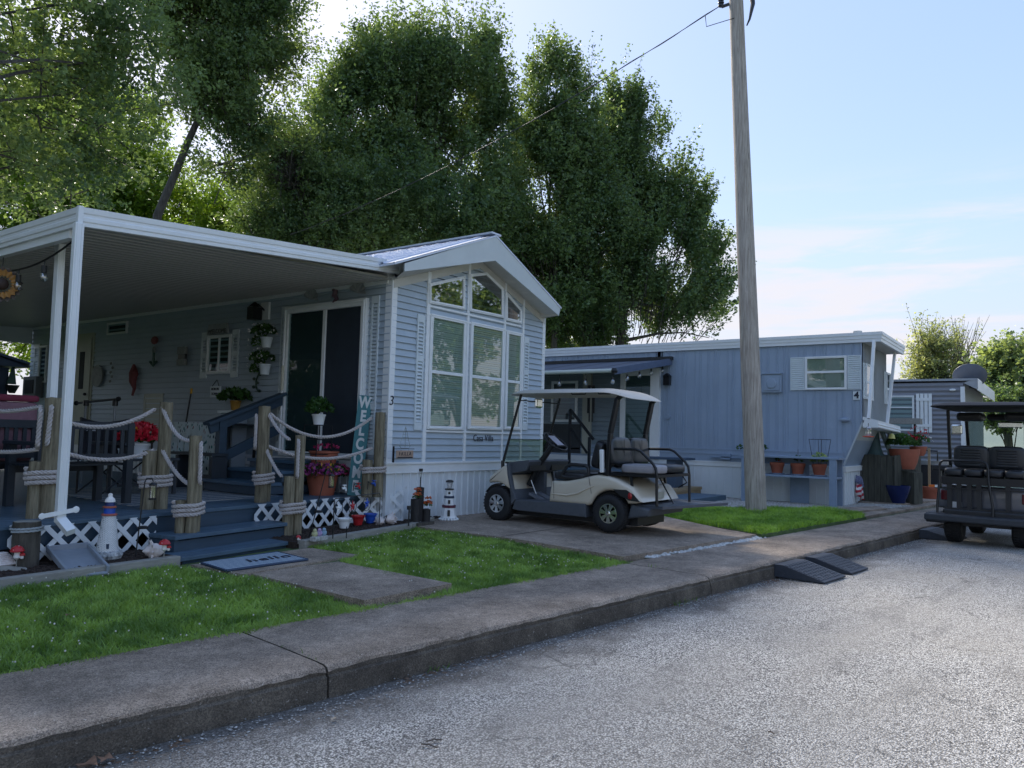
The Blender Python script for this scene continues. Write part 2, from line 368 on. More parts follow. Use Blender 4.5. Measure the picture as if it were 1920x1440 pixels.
def road_material():
    m = bpy.data.materials.new('chip_seal_road'); m.use_nodes = True; t = m.node_tree; b = t.nodes['Principled BSDF']
    n = t.nodes.new; l = t.links.new
    tc = n('ShaderNodeTexCoord'); P = tc.outputs['Object']
    def noise_(sc, det=5, ro=.6, st=None, dist=0):
        q = n('ShaderNodeTexNoise'); q.inputs['Scale'].default_value = sc; q.inputs['Detail'].default_value = det; q.inputs['Roughness'].default_value = ro; q.inputs['Distortion'].default_value = dist
        if st:
            mp = n('ShaderNodeMapping'); mp.inputs['Scale'].default_value = st; mp.inputs['Rotation'].default_value = (0, 0, -RA); l(P, mp.inputs[0]); l(mp.outputs[0], q.inputs['Vector'])
        else: l(P, q.inputs['Vector'])
        return q.outputs['Fac']
    def ramp(f, a, c, p0, p1):
        r = n('ShaderNodeValToRGB'); r.color_ramp.elements[0].position = p0; r.color_ramp.elements[1].position = p1
        r.color_ramp.elements[0].color = (*a, 1); r.color_ramp.elements[1].color = (*c, 1); l(f, r.inputs[0]); return r.outputs[0]
    def mixc(f, a, c, bt='MIX'):
        x = n('ShaderNodeMix'); x.data_type = 'RGBA'; x.blend_type = bt
        if isinstance(f, float): x.inputs['Factor'].default_value = f
        else: l(f, x.inputs['Factor'])
        for k, v in (('A', a), ('B', c)):
            if isinstance(v, tuple): x.inputs[k].default_value = (*v, 1)
            else: l(v, x.inputs[k])
        return x.outputs['Result']
    vo = n('ShaderNodeTexVoronoi'); vo.inputs['Scale'].default_value = 120; l(P, vo.inputs['Vector'])
    vo2 = n('ShaderNodeTexVoronoi'); vo2.inputs['Scale'].default_value = 42; l(P, vo2.inputs['Vector'])
    sp = n('ShaderNodeSeparateColor'); l(vo.outputs['Color'], sp.inputs[0])
    chips = ramp(sp.outputs[0], (.22,.205,.185), (.86,.82,.75), .12, .85)
    gaps = ramp(vo.outputs['Distance'], (1,1,1), (.22,.22,.23), .35, .75)
    c = mixc(1.0, chips, gaps, 'MULTIPLY')
    big = noise_(.9, 6, .62, (.6, 1.6, 1), .6)
    c = mixc(ramp(big, (0,0,0), (.9,.9,.9), .40, .66), c, mixc(.62, c, (.33,.305,.27)))     # dusty worn patches
    sand = noise_(.55, 4, .6)
    c = mixc(ramp(sand, (0,0,0), (.85,.85,.85), .52, .70), c, mixc(.45, c, (.45,.40,.33)))
    c = mixc(ramp(noise_(1.7, 7, .7, (.5,1.5,1), .4), (.75,.75,.75), (0,0,0), .34, .46), c, mixc(.45, c, (.10,.095,.09)))
    # soil and old asphalt along the kerb line
    mp = n('ShaderNodeMapping'); mp.vector_type = 'POINT'; mp.inputs['Rotation'].default_value = (0, 0, -RA)
    mp.inputs['Location'].default_value = (0, 0, 0); l(P, mp.inputs[0]); s3 = n('ShaderNodeSeparateXYZ'); l(mp.outputs[0], s3.inputs[0])
    off = RO.dot(RV)
    ed = n('ShaderNodeMapRange'); ed.inputs['From Min'].default_value = off-.75; ed.inputs['From Max'].default_value = off-.05; l(s3.outputs['Y'], ed.inputs['Value'])
    en = noise_(2.6, 7, .7); ad = n('ShaderNodeMath'); ad.operation = 'MULTIPLY_ADD'; l(ed.outputs[0], ad.inputs[0]); ad.inputs[1].default_value = .55; l(en, ad.inputs[2])
    ef = ramp(ad.outputs[0], (0,0,0), (.85,.85,.85), .66, .98)
    dirt = mixc(ramp(noise_(60, 3), (0,0,0), (1,1,1), .3, .7), (.03,.026,.022), (.17,.15,.13))
    c = mixc(ef, c, dirt)
    # fine cracks
    vc = n('ShaderNodeTexVoronoi'); vc.feature = 'DISTANCE_TO_EDGE'; vc.inputs['Scale'].default_value = .75; 
    dn = n('ShaderNodeTexNoise'); dn.inputs['Scale'].default_value = 3; l(P, dn.inputs['Vector'])
    vm = n('ShaderNodeVectorMath'); vm.operation = 'MULTIPLY_ADD'; l(dn.outputs['Color'], vm.inputs[0]); vm.inputs[1].default_value = (.5,.5,.5); l(P, vm.inputs[2]); l(vm.outputs[0], vc.inputs['Vector'])
    ck = ramp(vc.outputs['Distance'], (.55,.55,.55), (0,0,0), .002, .009)
    km = n('ShaderNodeMath'); km.operation = 'MULTIPLY'; l(ck, km.inputs[0]); l(ramp(noise_(1.1, 2), (0,0,0), (1,1,1), .5, .6), km.inputs[1])
    c = mixc(km.outputs[0], c, (.04,.04,.04))
    l(c, b.inputs['Base Color']); b.inputs['Roughness'].default_value = .85; b.inputs['Specular IOR Level'].default_value = .3
    bp = n('ShaderNodeBump'); bp.inputs['Strength'].default_value = .9; bp.inputs['Distance'].default_value = .006
    inv = n('ShaderNodeMath'); inv.operation = 'SUBTRACT'; inv.inputs[0].default_value = 1; l(vo.outputs['Distance'], inv.inputs[1])
    l(inv.outputs[0], bp.inputs['Height']); l(bp.outputs[0], b.inputs['Normal'])
    return m
mb = MB()
mb.add([(-400,-400,-.09),(700,-400,-.09),(700,700,-.09),(-400,700,-.09)], [(0,1,2,3)])
tag(build('ground', mb, M_soil), kind='structure')
# road: gently uneven sheet
mb = MB(); us = np.concatenate([np.arange(-12, 26, .25), np.arange(26, 120, 4)]); vs_ = np.arange(-9, .31, .31)
for u in us:
    for v in vs_:
        z = .012*noise.noise(Vector((u*.5, v*.8, 3))) + .004*noise.noise(Vector((u*3, v*3, 7)))
        z -= .02*max(0, (v+.45)/.45) if v > -.45 else 0
        mb.v.append(rd(u, v, z))
nv = len(vs_)
for i in range(len(us)-1):
    for j in range(nv-1): mb.f.append((i*nv+j, (i+1)*nv+j, (i+1)*nv+j+1, i*nv+j+1)); mb.m.append(0)
tag(build('road', mb, road_material(), smooth=True, angle=80), kind='structure')

# pavement slabs with worn kerb nose
mb = MB(); joints = [-13.4, -9.35, -5.3, -1.2, 2.88, 6.98, 11.06, 15.15, 19.2, 23.3, 27.4, 31.5, 35.6, 39.7, 43.8, 47.9]
prof = [(-.02,-.06), (-.018,.03), (-.012,.088), (.002,.098), (.0,.122), (.012,.142), (.04,.152), (.12,.155), (.5,.156), (.925,.154), (.94,.145), (.942,-.06)]
for a, b in zip(joints[:-1], joints[1:]):
    n_ = max(2, int((b-a)/(.05 if a < 14 else .3))); st = len(mb.v)
    for i in range(n_+1):
        u = a+.007+(b-a-.014)*i/n_
        endz = -.008 if i in (0, n_) else 0
        for k, (v, z) in enumerate(prof):
            j = .006*noise.noise(Vector((u*9, k*3.1, 1)))+.004*noise.noise(Vector((u*31, k*5.1, 2)))
            if k in (3, 4, 5, 6): j *= 1.6
            mb.v.append(rd(u, v+j, z+(j*.6 if 2 < k < 8 else 0)+endz*(k > 3 and k < 10)))
    k_ = len(prof)
    for i in range(n_):
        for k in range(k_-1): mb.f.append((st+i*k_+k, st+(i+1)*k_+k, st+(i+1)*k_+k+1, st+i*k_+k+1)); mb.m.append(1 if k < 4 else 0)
    for base in (st, st+n_*k_): mb.f.append(tuple(base+k for k in range(k_))); mb.m.append(1)
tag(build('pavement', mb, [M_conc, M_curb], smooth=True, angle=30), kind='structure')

def lz(x, y):
    v = rv(x, y)-.94; return .15 + .07*min(1, max(0, v/1.7))
# lawn soil
mb = MB(); xs = [-60,-20,-8]+[k*.5 for k in range(-12, 40)]+[24,40,90,300]; dv = [0,.1,.25,.5,.8,1.2,1.7,2.5,4,8,20,60,300]
for x in xs:
    for d in dv: mb.v.append((x, yback(x)-.02+d, lz(x, yback(x)+d)-.02))
nd = len(dv)
for i in range(len(xs)-1):
    for j in range(nd-1): mb.f.append((i*nd+j,(i+1)*nd+j,(i+1)*nd+j+1,i*nd+j+1)); mb.m.append(0)
tag(build('lawn_soil', mb, M_soil), kind='structure')
# driveway
mb = MB()
pd = [(7.1, 3.66, .20), (9.95, 3.30, .195), (10.95, 5.1, .245), (11.4, 7.4, .25), (7.1, 7.4, .25), (7.1, 5.0, .245)]
mb.v = [(x, y, z) for x, y, z in pd]+[(x, y, .02) for x, y, z in pd]; n6 = 6
mb.f = [tuple(range(6)), tuple(reversed(range(6, 12)))]+[(k, (k+1) % 6, (k+1) % 6+6, k+6) for k in range(6)]; mb.m = [0]*len(mb.f)
tag(build('driveway', mb, M_conc), kind='structure')
mb = MB(); mb.box(7.11, 11.3, 5.2, 5.212, .249, .2515); tag(build('driveway_joint', mb, M_curb), kind='structure')
mb = MB()
cp = [(10.0,3.33),(19.5,2.05),(24,1.6),(24,4.2),(19.3,4.4),(16.2,7.6),(10.9,10.5)]
mb.prZ(cp, .0, .185); tag(build('concrete_yard', mb, M_conc), kind='structure')
mb = MB(); mb.prZ([(14.6,3.05),(15.9,2.72),(16.3,3.0),(15.2,3.45)], .186, .215); mb.prZ([(17.0,3.35),(17.2,2.75),(19.7,2.2),(20.6,3.2),(18.5,4.2)], .186, .215)
tag(build('yard_slab', mb, M_conc), kind='structure')
mb = MB(); mb.obox((4.40, 4.74, .155), (.90, 1.42, .10), R(-3)); mb.obox((4.55, 5.83, .165), (1.35, .68, .10), R(3))
tag(build('garden_path', mb, M_conc), kind='structure')
mb = MB(); mb.prZ([(1.2,6.2),(3.85,6.25),(3.85,7.0),(2.4,6.9)], .1, .268); mb.prZ([(5.1,6.32),(7.35,6.72),(8.15,6.98),(7,7.2),(5.1,7.05)], .1, .268)
tag(build('mulch_bed', mb, M_mulch, ), kind='structure')

# ---------------- loose stuff
def chips(name, poly, n, size, zf, m, seed=1, flat=.55, kind='stuff'):
    r = np.random.default_rng(seed); xs = [p[0] for p in poly]; ys = [p[1] for p in poly]; vs = []; fs = []
    ico = [(1,0,0),(0,1,0),(-1,0,0),(0,-1,0),(0,0,1),(0,0,-1)]; fc = [(0,1,4),(1,2,4),(2,3,4),(3,0,4),(1,0,5),(2,1,5),(3,2,5),(0,3,5)]
    k = 0
    while k < n:
        x = r.uniform(min(xs), max(xs)); y = r.uniform(min(ys), max(ys))
        if not inpoly(x, y, poly): continue
        s = size*r.uniform(.5, 1.3); a = r.uniform(0, 6.28); ca, sa = math.cos(a), math.sin(a); o = len(vs); sy = r.uniform(.55, 1)
        for q in ico:
            j = r.uniform(.75, 1.25); px, py, pz = q[0]*s*j, q[1]*s*sy*j, q[2]*s*flat*j
            vs.append((x+px*ca-py*sa, y+px*sa+py*ca, zf(x, y)+pz+s*flat*.4))
        fs += [tuple(i+o for i in f) for f in fc]; k += 1
    mb = MB(); mb.v = vs; mb.f = fs; mb.m = [0]*len(fs)
    return tag(build(name, mb, m, fixn=False), kind=kind)
def inpoly(x, y, poly):
    c = False; j = len(poly)-1
    for i in range(len(poly)):
        xi, yi = poly[i]; xj, yj = poly[j]
        if (yi > y) != (yj > y) and x < (xj-xi)*(y-yi)/(yj-yi)+xi: c = not c
        j = i
    return c
M_wpeb = mat('white_pebble', (.46,.46,.44), .6, .35, 30, col2=(.68,.67,.64))
M_gpeb = mat('river_gravel', (.22,.20,.18), .7, .6, 45, col2=(.66,.63,.58))
chips('white_pebbles', [(7.5,3.535),(10.15,3.17),(10.15,3.31),(7.5,3.64)], 420, .027, lambda x, y: .148, M_wpeb, 2)
GRAV = [(13.3,6.0),(13.9,4.65),(14.75,3.75),(15.0,3.1),(16.2,2.72),(17.2,2.5),(17.2,3.4),(15.95,3.5),(15.95,5.9)]
mb = MB(); mb.prZ(GRAV, .10, .192); tag(build('gravel_bed', mb, M_gpeb), kind='structure')
chips('gravel', GRAV, 9000, .020, lambda x, y: .195, M_gpeb, 3)
chips('mulch', [(1.2,6.25),(3.8,6.3),(3.8,6.85),(2.4,6.7)], 900, .022, lambda x, y: .268, M_mulch, 4, .4)
chips('mulch', [(5.15,6.36),(7.35,6.75),(8.1,6.98),(7,7.1),(5.15,6.9)], 1500, .022, lambda x, y: .268, M_mulch, 5, .4)
kerbz = [rd(1.5,-.02), rd(26,-.02), rd(26,-.9), rd(.5,-.9)]
M_rstone = mat('road_stone', (.16,.155,.15), .85, .5, 60, col2=(.40,.39,.37))
chips('loose_road_grit', [(p[0], p[1]) for p in kerbz], 9000, .0055, lambda x, y: -.006, M_rstone, 6, .5)
chips('loose_road_grit', [rd(0,-.5)[:2], rd(14,-.5)[:2], rd(14,-4)[:2], rd(0,-4)[:2]], 7000, .0045, lambda x, y: .0, M_rstone, 8, .5)

# ---------------- grass
def grass(name, poly, dens, h, w, m, seed, holes=(), wild=1.0, zf=lz, clump=3.0):
    r = np.random.default_rng(seed); xs = [p[0] for p in poly]; ys = [p[1] for p in poly]
    A = (max(xs)-min(xs))*(max(ys)-min(ys)); n = int(A*dens)
    X = r.uniform(min(xs), max(xs), n); Y = r.uniform(min(ys), max(ys), n)
    V = []; F = []; k = 0
    for x, y in zip(X, Y):
        if not inpoly(x, y, poly) or any(inpoly(x, y, hh) for hh in holes): continue
        dd = math.hypot(x, y)
        if dd > 6 and r.random() > (6/dd)**.8: continue
        nn = noise.noise(Vector((x*clump, y*clump, seed))); hh = h*(1+.45*nn)*r.uniform(.55, 1.15)
        a = r.uniform(0, 6.28); b = r.uniform(0, 6.28); l = hh*r.uniform(.15, .75)*wild; ww = w*r.uniform(.7, 1.3)*(1+max(0, dd-6)*.06)
        cx, cy = math.cos(a)*ww/2, math.sin(a)*ww/2; z = zf(x, y)-.02
        tx, ty = math.cos(b)*l, math.sin(b)*l
        V += [(x-cx, y-cy, z), (x+cx, y+cy, z), (x+cx*.8+tx*.4, y+cy*.8+ty*.4, z+hh*.6), (x-cx*.8+tx*.4, y-cy*.8+ty*.4, z+hh*.6), (x+tx, y+ty, z+hh)]
        F += [(k, k+1, k+2, k+3), (k+3, k+2, k+4)]; k += 5
    mb = MB(); mb.v = V; mb.f = F; mb.m = [0]*len(F)
    return tag(build(name, mb, m, fixn=False), kind='stuff')
M_grass = leafmat('lawn_grass', (.12,.22,.045), (.33,.48,.12), .35, 2.0, (1.5,1.5,.6))
M_grass2 = leafmat('long_grass', (.125,.24,.04), (.33,.49,.10), .4, 1.5, (1.5,1.6,.5))
slabs = [[(4.0,4.0),(4.55,3.95),(4.93,5.45),(5.25,5.5),(5.2,6.2),(3.7,6.2),(3.85,5.47),(3.93,5.45)]]
def lawnpoly(x0, x1): return [(x0, yback(x0)), (x1, yback(x1)), (x1, 6.95), (x0, 6.95)]
LP1 = [(-.5, yback(-.5)-.02), (7.12, yback(7.12)-.02), (7.12, 6.85), (6.3, 6.42), (5.2, 6.28), (5.15,6.1), (3.8, 6.1), (3.7, 6.22), (2.2, 6.2), (-.5, 6.1)]
grass('grass', LP1, 7000, .046, .0065, M_grass, 11, slabs, 1.7)
# ragged fringe over the pavement edge
fr = [(x, yback(x)+.03) for x in np.arange(-.5, 7.2, .25)]+[(x, yback(x)-.05-.02*math.sin(x*7)) for x in np.arange(7.0, -.6, -.25)]
grass('grass', fr, 5000, .05, .006, M_grass, 12, (), 1.8)
GP2 = [(10.12, 3.22), (13.9, 2.70), (14.3, 3.0), (14.5, 3.55), (13.8, 4.5), (12.4, 5.5), (11.6, 5.4), (10.9, 4.8)]
mb = MB(); mb.prZ(GP2, .1, .195); tag(build('lawn_soil', mb, M_soil), kind='structure')
grass('grass', GP2, 6200, .095, .007, M_grass2, 13, (), 1.5, lambda x, y: .205, 1.6)
mb = MB(); r_ = np.random.default_rng(5); cnt = 0
while cnt < 420:
    x, y = r_.uniform(.3, 7), r_.uniform(3.7, 6.3)
    if not inpoly(x, y, LP1) or inpoly(x, y, slabs[0]) or noise.noise(Vector((x*1.3, y*1.3, 4))) < -.12: continue
    mb.sphere((x, y, lz(x, y)+r_.uniform(.03, .055)), r_.uniform(.0035, .0065), 6); cnt += 1
tag(build('clover_flowers', mb, mat('clover_white', (.62,.60,.52), .7, .1), fixn=False), kind='stuff')
# distant lawns
mb = MB(); 
tag(build('lawn_far', mb.add([(19,-30,-.02),(300,-30,-.02),(300,-9.5,-.02),(19,-7.2,-.02)], [(0,1,2,3)]), mat('far_grass', (.07,.15,.03), .9, .3, 1)), kind='structure')
mb = MB(); mb.prZ([(20.6,4.4),(60,-.2),(60,3),(24.2,6)], .19, .215); tag(build('lawn_side', mb, mat('far_grass', (.07,.15,.03), .9, .3, 1)), kind='structure')

# leaf litter and weeds in the gutter
M_lit = mat('leaf_litter', (.10,.055,.03), .9, .5, 40, col2=(.24,.15,.09))
for k, (u0, u1, v1, n_) in enumerate(((1.0,2.1,-.28,260),(3.3,4.2,-.12,60),(6.2,7.4,-.10,90),(7.9,8.25,-.16,70),(10.4,12.6,-.10,60))):
    chips('leaf_litter', [rd(u0,-.03)[:2], rd(u1,-.03)[:2], rd(u1,v1)[:2], rd(u0,v1)[:2]], n_, .016, lambda x, y: -.016, M_lit, 60+k, .18)
M_weed = leafmat('gutter_weed', (.06,.13,.03), (.18,.28,.07), .4, 3, (1.5,1.5,.6))
for k, (u0, u1, v0, v1, d_) in enumerate(((6.3,6.75,-.10,-.02,900),(3.55,3.75,-.07,-.02,1200),(9.75,10.2,-.12,-.02,500),(2.86,2.92,.1,.9,260),(6.96,7.02,.2,.93,420))):
    grass('gutter_weeds', [rd(u0,v0)[:2], rd(u1,v0)[:2], rd(u1,v1)[:2], rd(u0,v1)[:2]], d_, .045, .006, M_weed, 70+k, (), 1.8, (lambda x, y: .0) if v1 < 0 else (lambda x, y: .158), 2)
# brighter coarse chips washed up beside the kerb
chips('loose_road_grit', [rd(1.2,-.06)[:2], rd(16,-.06)[:2], rd(16,-.42)[:2], rd(1.2,-.5)[:2]], 5200, .0075, lambda x, y: -.010, mat('pale_chip', (.30,.29,.27), .8, .5, 60, col2=(.62,.60,.56)), 81, .5)
# ------------------------------------------------------------------ helpers for walls
def clip(poly, f):
    """keep the part of poly where f(p) >= 0"""
    o = []
    for i in range(len(poly)):
        a, b = poly[i], poly[(i+1) % len(poly)]; fa, fb = f(a), f(b)
        if fa >= 0: o.append(a)
        if (fa >= 0) != (fb >= 0):
            t = fa/(fa-fb); o.append((a[0]+(b[0]-a[0])*t, a[1]+(b[1]-a[1])*t))
    return o
def siding(mb, t0, t1, z0, z1, lap, P, clips=(), out=.019):
    """lapped boards on a wall; P(t, z, d) maps to world, d = distance in front of the wall"""
    z = z0
    while z < z1-1e-4:
        zt = min(z+lap, z1); poly = [(t0, z), (t1, z), (t1, zt), (t0, zt)]
        for c in clips: 
            if len(poly) >= 3: poly = clip(poly, c)
        if len(poly) >= 3:
            g = lap*.085
            o = len(mb.v); mb.v += [tuple(P(t, max(q, z+g) if q < z+g else q, .004+out*(1-(q-z)/lap))) for t, q in poly]; mb.f.append(tuple(range(o, o+len(poly)))); mb.m.append(0)
            ts = [t for t, q in poly if abs(q-z) < 1e-5]
            if len(ts) >= 2:
                a, b = min(ts), max(ts); mb.add([P(a, z+g, 0), P(b, z+g, 0), P(b, z+g, .004+out), P(a, z+g, .004+out)], [(0,1,2,3)])
        z = zt
def ribs(mb, t0, t1, z0, z1, P, pitch=.14, w=.02, d=.012, seq=None):
    """vertically ribbed sheet"""
    pr = []; t = t0; k = 0
    while t < t1-1e-4:
        p = (seq[k % len(seq)] if seq else pitch); e = min(t+p, t1)
        pr += [(t, 0), (max(t, e-2*w), 0), (max(t, e-1.6*w), d), (max(t, e-.6*w), d), (e-.02*w, 0)]; t = e; k += 1
    mb.strip([P(t, z0, q) for t, q in pr], [P(t, z1, q) for t, q in pr])
def ring(mb, outer, inner, P, d0, d1):
    n = len(outer)
    vo = [P(a, z, d1) for a, z in outer]; vi = [P(a, z, d1) for a, z in inner]; vo0 = [P(a, z, d0) for a, z in outer]; vi0 = [P(a, z, d0) for a, z in inner]
    o = len(mb.v); mb.v += [tuple(p) for p in vo+vi+vo0+vi0]
    for k in range(n):
        k2 = (k+1) % n
        for q in ((k, k2, n+k2, n+k), (2*n+k, k, k2, 2*n+k2)[:0] or (2*n+k, 2*n+k2, k2, k), (n+k, n+k2, 3*n+k2, 3*n+k)):
            mb.f.append(tuple(o+i for i in q)); mb.m.append(mb.cur)
def slab(mb, poly, P, d0, d1):
    return mb.prism(poly, lambda a, z: tuple(P(a, z, d0)), lambda a, z: tuple(P(a, z, d1)))
def rect(a0, a1, z0, z1): return [(a0, z0), (a1, z0), (a1, z1), (a0, z1)]
def inset(poly, d):
    n = len(poly); cx = sum(p[0] for p in poly)/n; cz = sum(p[1] for p in poly)/n; o = []
    A = sum(poly[i][0]*poly[(i+1) % n][1]-poly[(i+1) % n][0]*poly[i][1] for i in range(n)); s = 1 if A > 0 else -1
    for i in range(n):
        p, a, b = Vector(poly[i]), Vector(poly[i-1]), Vector(poly[(i+1) % n])
        e1 = (p-a).normalized(); e2 = (b-p).normalized(); n1 = Vector((-e1.y, e1.x))*s; n2 = Vector((-e2.y, e2.x))*s
        m = (n1+n2); m = m/(m.dot(n1)) if abs(m.dot(n1)) > .2 else m
        o.append((p.x+m.x*d, p.y+m.y*d))
    return o
def window(root, outer, P, fw=.06, panes=1, blind=None, mframe=None, mpane=None, lab=None, name='window', split=None, depth=.05, slats=.03, vsplit=None):
    """frame part with pane and blind sub-parts; outer polygon in wall coordinates"""
    mframe = mframe or M_white; mpane = mpane or M_pane
    inner = inset(outer, fw); mb = MB(); ring(mb, outer, inner, P, .012, depth); ring(mb, inset(outer, fw*.35), inset(outer, fw*.5), P, depth, depth+.008)
    zs = [z for a, z in inner]; as_ = [a for a, z in inner]
    if split is not None:
        slab(mb, rect(min(as_), max(as_), split-.022, split+.022), P, .02, depth-.004)
    if vsplit is not None:
        slab(mb, rect(vsplit-.022, vsplit+.022, min(zs), max(zs)), P, .02, depth-.006)
    w_ = build(name, mb, mframe, root, bevel=.004, label=lab)
    b = MB(); slab(b, inner, P, .013, .015)
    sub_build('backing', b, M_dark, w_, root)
    if blind:
        b = MB(); z = min(zs)+.01
        f = lambda p: 1
        while z < max(zs)-.01:
            # slat clipped to the window outline
            pl = [(min(as_), z), (max(as_), z), (max(as_), z+slats*.93), (min(as_), z+slats*.93)]
            n = len(inner); A = sum(inner[i][0]*inner[(i+1) % n][1]-inner[(i+1) % n][0]*inner[i][1] for i in range(n)); s = 1 if A > 0 else -1
            for i in range(n):
                p, q = inner[i], inner[(i+1) % n]
                if len(pl) >= 3: pl = clip(pl, lambda t, p=p, q=q: s*((q[0]-p[0])*(t[1]-p[1])-(q[1]-p[1])*(t[0]-p[0])))
            if len(pl) >= 3:
                o = len(b.v); b.v += [tuple(P(a, t, .017+(.010 if t < z+.005 else 0))) for a, t in pl]; b.f.append(tuple(range(o, o+len(pl)))); b.m.append(0)
            z += slats
        sub_build('blind', b, blind, w_, root, fixn=False)
    g = MB(); o = len(g.v); g.v += [tuple(P(a, z, .036)) for a, z in inner]; g.f.append(tuple(range(len(inner)))); g.m.append(0)
    sub_build('pane', g, mpane, w_, root, fixn=False)
    return w_
def shutter(root, a0, a1, z0, z1, P, m=None, mid=.62, name='shutter', lab=None, pitch=.048):
    mb = MB(); e = (a1-a0)*.17
    slab(mb, rect(a0, a0+e, z0, z1), P, .012, .035); slab(mb, rect(a1-e, a1, z0, z1), P, .012, .035)
    zm = z0+(z1-z0)*mid
    for c, h in ((z0+.05, .05), (z1-.05, .05), (zm, .04)): slab(mb, rect(a0+e, a1-e, c-h, c+h), P, .012, .0345)
    for lo, hi in ((z0+.10, zm-.04), (zm+.04, z1-.10)):
        z = lo+.004
        while z < hi-.01:
            o = len(mb.v); mb.v += [tuple(P(a0+e, z, .036)), tuple(P(a1-e, z, .036)), tuple(P(a1-e, z+pitch*.72, .012)), tuple(P(a0+e, z+pitch*.72, .012))]; mb.f.append((o, o+1, o+2, o+3)); mb.m.append(0)
            z += pitch
    slab(mb, rect(a0+e, a1-e, z0+.05, z1-.05), P, .0, .004)
    return build(name, mb, m or M_shut, root, label=lab)

# ------------------------------------------------------------------ mobile home number 3
HX0, HX1, HY0, HY1, HZ = 7.02, 10.56, 6.98, 17.25, 3.37
FLOOR = 1.0
h3 = thing('mobile_home', 'light blue vinyl sided mobile home numbered 3 with tall gable windows', 'mobile home', (8.8, 6.98, .25))
PG = lambda a, z, d: (a, HY0-d, z)          # front gable wall, a = X
PW = lambda a, z, d: (HX0-d, a, z)          # long wall under the awning, a = Y
def gp(px, py): p = at(px, py, Y=HY0-.03); return (p.x, p.z)
def wp(px, py): p = at(px, py, X=HX0-.03); return (p.y, p.z)
RX, RZ = gp(919, 492); RX = (HX0+HX1)/2
slope = (RZ-HZ)/(RX-HX0)
mb = MB()
topL = lambda p: HZ+slope*(p[0]-HX0)-p[1]; topR = lambda p: HZ+slope*(HX1-p[0])-p[1]
siding(mb, HX0, HX1, FLOOR-.03, RZ, .088, PG, (topL, topR))
siding(mb, HY0, HY1, FLOOR-.03, HZ, .088, PW)
mb.box(HX0, HX1, HY0, HY1, .93, HZ)
build('wall', mb, M_siding, h3, fixn=False)
# skirting with its drip band
mb = MB(); ribs(mb, HX0+.05, HX1, .18, .92, PG, .135, .016, .022); ribs(mb, HY0+.05, HY1, .18, .92, PW, .135, .016, .022)
mb.box(HX0, HX0+.05, HY0-.012, HY0+.04, .18, .92)
build('skirting', mb, M_skirt, h3)
mb = MB()
for z0, z1, d in ((.885, .985, .03), (.985, 1.012, .045), (.87, .885, .035)):
    mb.box(HX0-d, HX1+d, HY0-d, HY0+.02, z0, z1); mb.box(HX0-d, HX0+.02, HY0+.021, HY1, z0, z1)
build('drip_band', mb, M_white, h3, bevel=.003)
# corner boards, battens, rake trim
mb = MB(); mb.box(HX0-.02, HX0+.075, HY0-.022, HY0+.10, 1.0, HZ+.02); mb.box(HX1-.06, HX1+.02, HY0-.022, HY0+.05, 1.0, HZ+.02)
for x0, x1 in ((797, 803), (873.5, 877.5), (943.5, 946.5), (978.5, 981.5)):
    a, _ = gp(x0, 700); b, _ = gp(x1, 700); zt = min(HZ+slope*(a-HX0), HZ+slope*(HX1-a))
    mb.box(a, b, HY0-.032, HY0, 1.012, zt-.01)
for y0, y1 in (((802, 588), (977, 626)), ((802, 571), (977, 613)), ((797, 808.5), (978, 812.5))):
    a = gp(*y0); b = gp(*y1); z = (a[1]+b[1])/2; mb.box(a[0], b[0], HY0-.0345, HY0, z-.016, z+.012)
build('trim', mb, M_white, h3, bevel=.003)
mb = MB()
for s in (0, 1):
    f = (lambda x: x) if s == 0 else (lambda x: HX0+HX1-x)
    pl = [(f(HX0), HZ-.02), (f(RX), RZ-.02), (f(RX), RZ+.14), (f(HX0), HZ+.12)]; 
    pl2 = [(f(HX0), HZ-.13), (f(RX), RZ-.13), (f(RX), RZ-.02), (f(HX0), HZ-.02)]
    mb.prY(pl2, HY0-.028, HY0)
build('rake_trim', mb, M_soff, h3)
# roof, fascia and soffit
OV = .36; FY = HY0-OV
def fp(px, py): p = at(px, py, Y=FY); return (p.x, p.z)
LT, AP, RT_, RB, IA, LB = fp(757, 494), fp(928, 443), fp(1049, 577), fp(1046, 592), fp(927, 489), fp(757, 509)
mb = MB(); mb.prY([LT, AP, IA, LB], FY-.02, FY); mb.prY([AP, RT_, RB, IA], FY-.02, FY)
build('gable_fascia', mb, M_gable, h3)
up = .015
mb = MB(); 
def roofside(xa, za, xb, zb, n):
    # ribbed metal sheet running from eave a to ridge b, ribs parallel to the slope
    pr = []; y = FY-.03
    while y < HY1+.2:
        pr += [(y, 0), (y+.20, 0), (y+.205, .022), (y+.245, .022), (y+.25, 0)]; y += .25
    mb.strip([(xa, y, za+h) for y, h in pr], [(xb, y, zb+h) for y, h in pr])
    mb.prism([(xa, za-.005), (xb, zb-.005), (xb, zb-.03), (xa, za-.03)], lambda x, z: (x, FY-.028, z), lambda x, z: (x, HY1+.2, z))
roofside(LT[0]-.18, LT[1]-.02, AP[0], AP[1]+.02, 1); roofside(RT_[0]+.02, RT_[1]+.01, AP[0], AP[1]+.02, 1)
mb.beam((AP[0], FY-.03, AP[1]+.03), (AP[0], HY1+.2, AP[1]+.03), .22, .025)
build('roof', mb, M_roofm, h3)
mb = MB(); 
